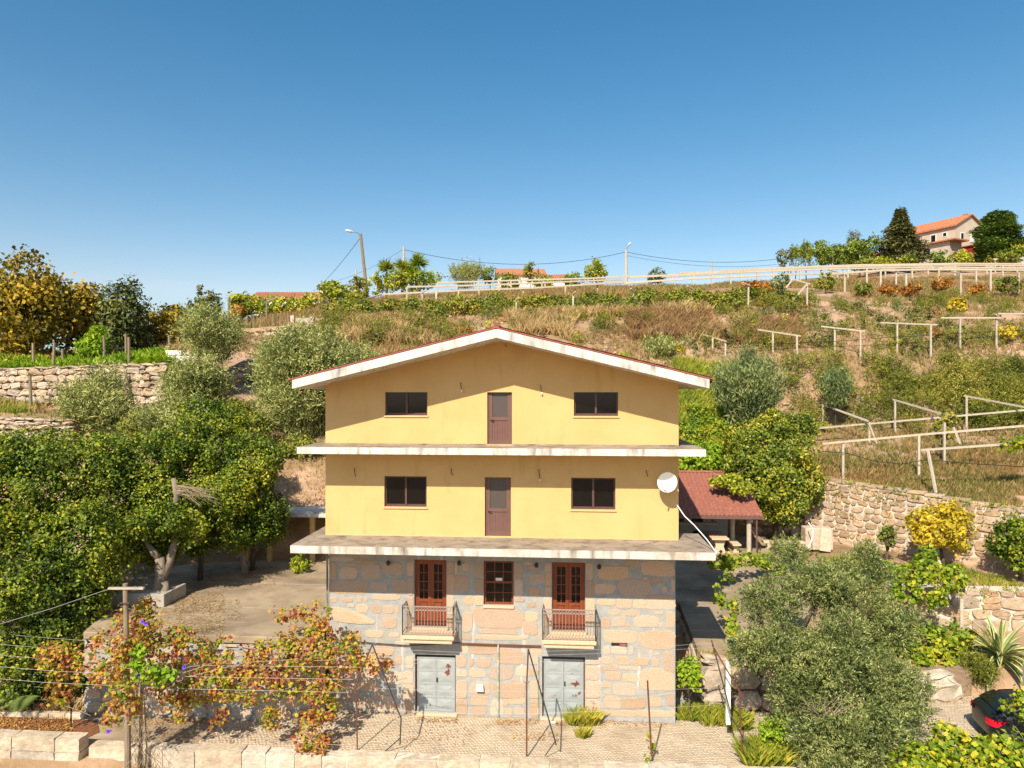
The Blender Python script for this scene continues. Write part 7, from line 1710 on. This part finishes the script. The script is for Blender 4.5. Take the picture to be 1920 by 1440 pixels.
plant("tall_weed", "tall leafy weed beside the right garage door", "weed", 1110, 1305, 1356, 26, 24.2, 'broad', LM_weed, n=160, L=.09, W=.05, clump=.14, r0=.012, foot=0)
# leaf litter
def litter(label, boxes, n, seed, mt=LM_litter, L=.07, zoff=.02, name="leaf_litter", wf=.55):
    rng = np.random.default_rng(seed); ps = []
    for (u0, v0, u1, v1, zz) in boxes:
        c = rng.uniform(0, 1, (n, 2)); 
        for a, b in c: q = PZ(u0 + (u1 - u0) * a, v0 + (v1 - v0) * b, zz); ps.append((q[0], q[1], zz + zoff + rng.uniform(0, .03)))
    ps = np.array(ps); ax = rng.normal(size=ps.shape); ax[:, 2] *= .15
    stuff(name, leaf_quads(ps, ax, np.array([0, 0, 1.0]) + rng.normal(size=ps.shape) * .3, L * rng.uniform(.6, 1.4, len(ps)), L * wf), mt, label)
litter("fallen leaves along the foot of the stone wall", [(780, 1346, 860, 1356, 0), (930, 1350, 1010, 1360, 0), (1040, 1355, 1130, 1362, 0), (960, 1375, 1060, 1390, 0), (1130, 1350, 1250, 1362, 0), (700, 1360, 900, 1400, 0)], 130, 701)
litter("brown leaves on the concrete apron under the vine", [(250, 1350, 640, 1400, 0), (260, 1345, 420, 1360, 0)], 380, 702)
litter("dry straw and leaves on the terrace by the forked trunk", [(300, 1125, 450, 1165, TZ), (320, 1110, 420, 1150, TZ), (250, 1165, 420, 1190, TZ), (360, 1060, 520, 1100, TZ)], 700, 703, LM_straw, L=.15, wf=.14)
litter("bark chips on the mulch bed", [(-20, 1345, 140, 1372, .03)], 900, 704, L=.08)
litter("fallen leaves beside the parked car", [(1700, 1295, 1830, 1320, 0), (1820, 1280, 1890, 1300, 0)], 160, 705)
litter("dead leaves on the roof of the shelter and balcony slabs", [(620, 1012, 1300, 1028, S1T)], 14, 706, zoff=.004)

# weeds rooted in and along the stone walls
def wall_weeds(label, ends, n, seed, mt, spread=.9):
    rng = np.random.default_rng(seed); ps = []
    for (a, b, lo, hi) in ends:
        a = np.array(a); b = np.array(b)
        for i in range(n):
            f = rng.uniform(); p = a + (b - a) * f; nrm = np.array([(b - a)[1], -(b - a)[0], 0]); nrm = nrm / np.linalg.norm(nrm)
            zt = lo + (hi - lo) * (1 - rng.uniform() ** 2.2 * spread); c = p + nrm * .06; ps.append((c[0], c[1], zt))
    ps = np.array(ps); k = 5; P_ = np.repeat(ps, k, 0) + rng.normal(size=(len(ps) * k, 3)) * np.array([.10, .03, .07])
    stuff("wall_weeds", np.concatenate([blades(rng, ps, .22, .025, .9, 4), leaf_quads(P_, rng.normal(size=P_.shape), rng.normal(size=P_.shape) + np.array([0, -.6, .6]), rng.uniform(.07, .15, len(P_)), .07)]), mt, label)
wall_weeds("weeds growing out of the granite wall below the vine terrace", [(PT(1508, 890, 40.5), PT(1700, 925, 36.1), 3.0, 6.3), (PT(1700, 925, 36.1), PT(1990, 962, 31.4), 3.0, 5.9)], 90, 801, LM_weed)
wall_weeds("weeds and ferns growing out of the rubble wall on the left slope", [(PT(-200, 690, 45.4), PT(314, 680, 45.5), 10.4, 12.8), (PT(-160, 770, 39.4), PT(140, 775, 39.6), 7.9, 9.9)], 120, 802, LM_bramble)
wall_weeds("weeds growing out of the lower garden wall", [(PT(1670, 1085, 30.1), PT(2000, 1085, 29.3), 1.3, 3.0)], 60, 803, LM_weed)
wall_weeds("dry weeds along the boulder wall beside the house", [((6.8, 1.25, 0), (10.2, 1.25, 0), 0.0, 2.0)], 60, 804, LM_weed)
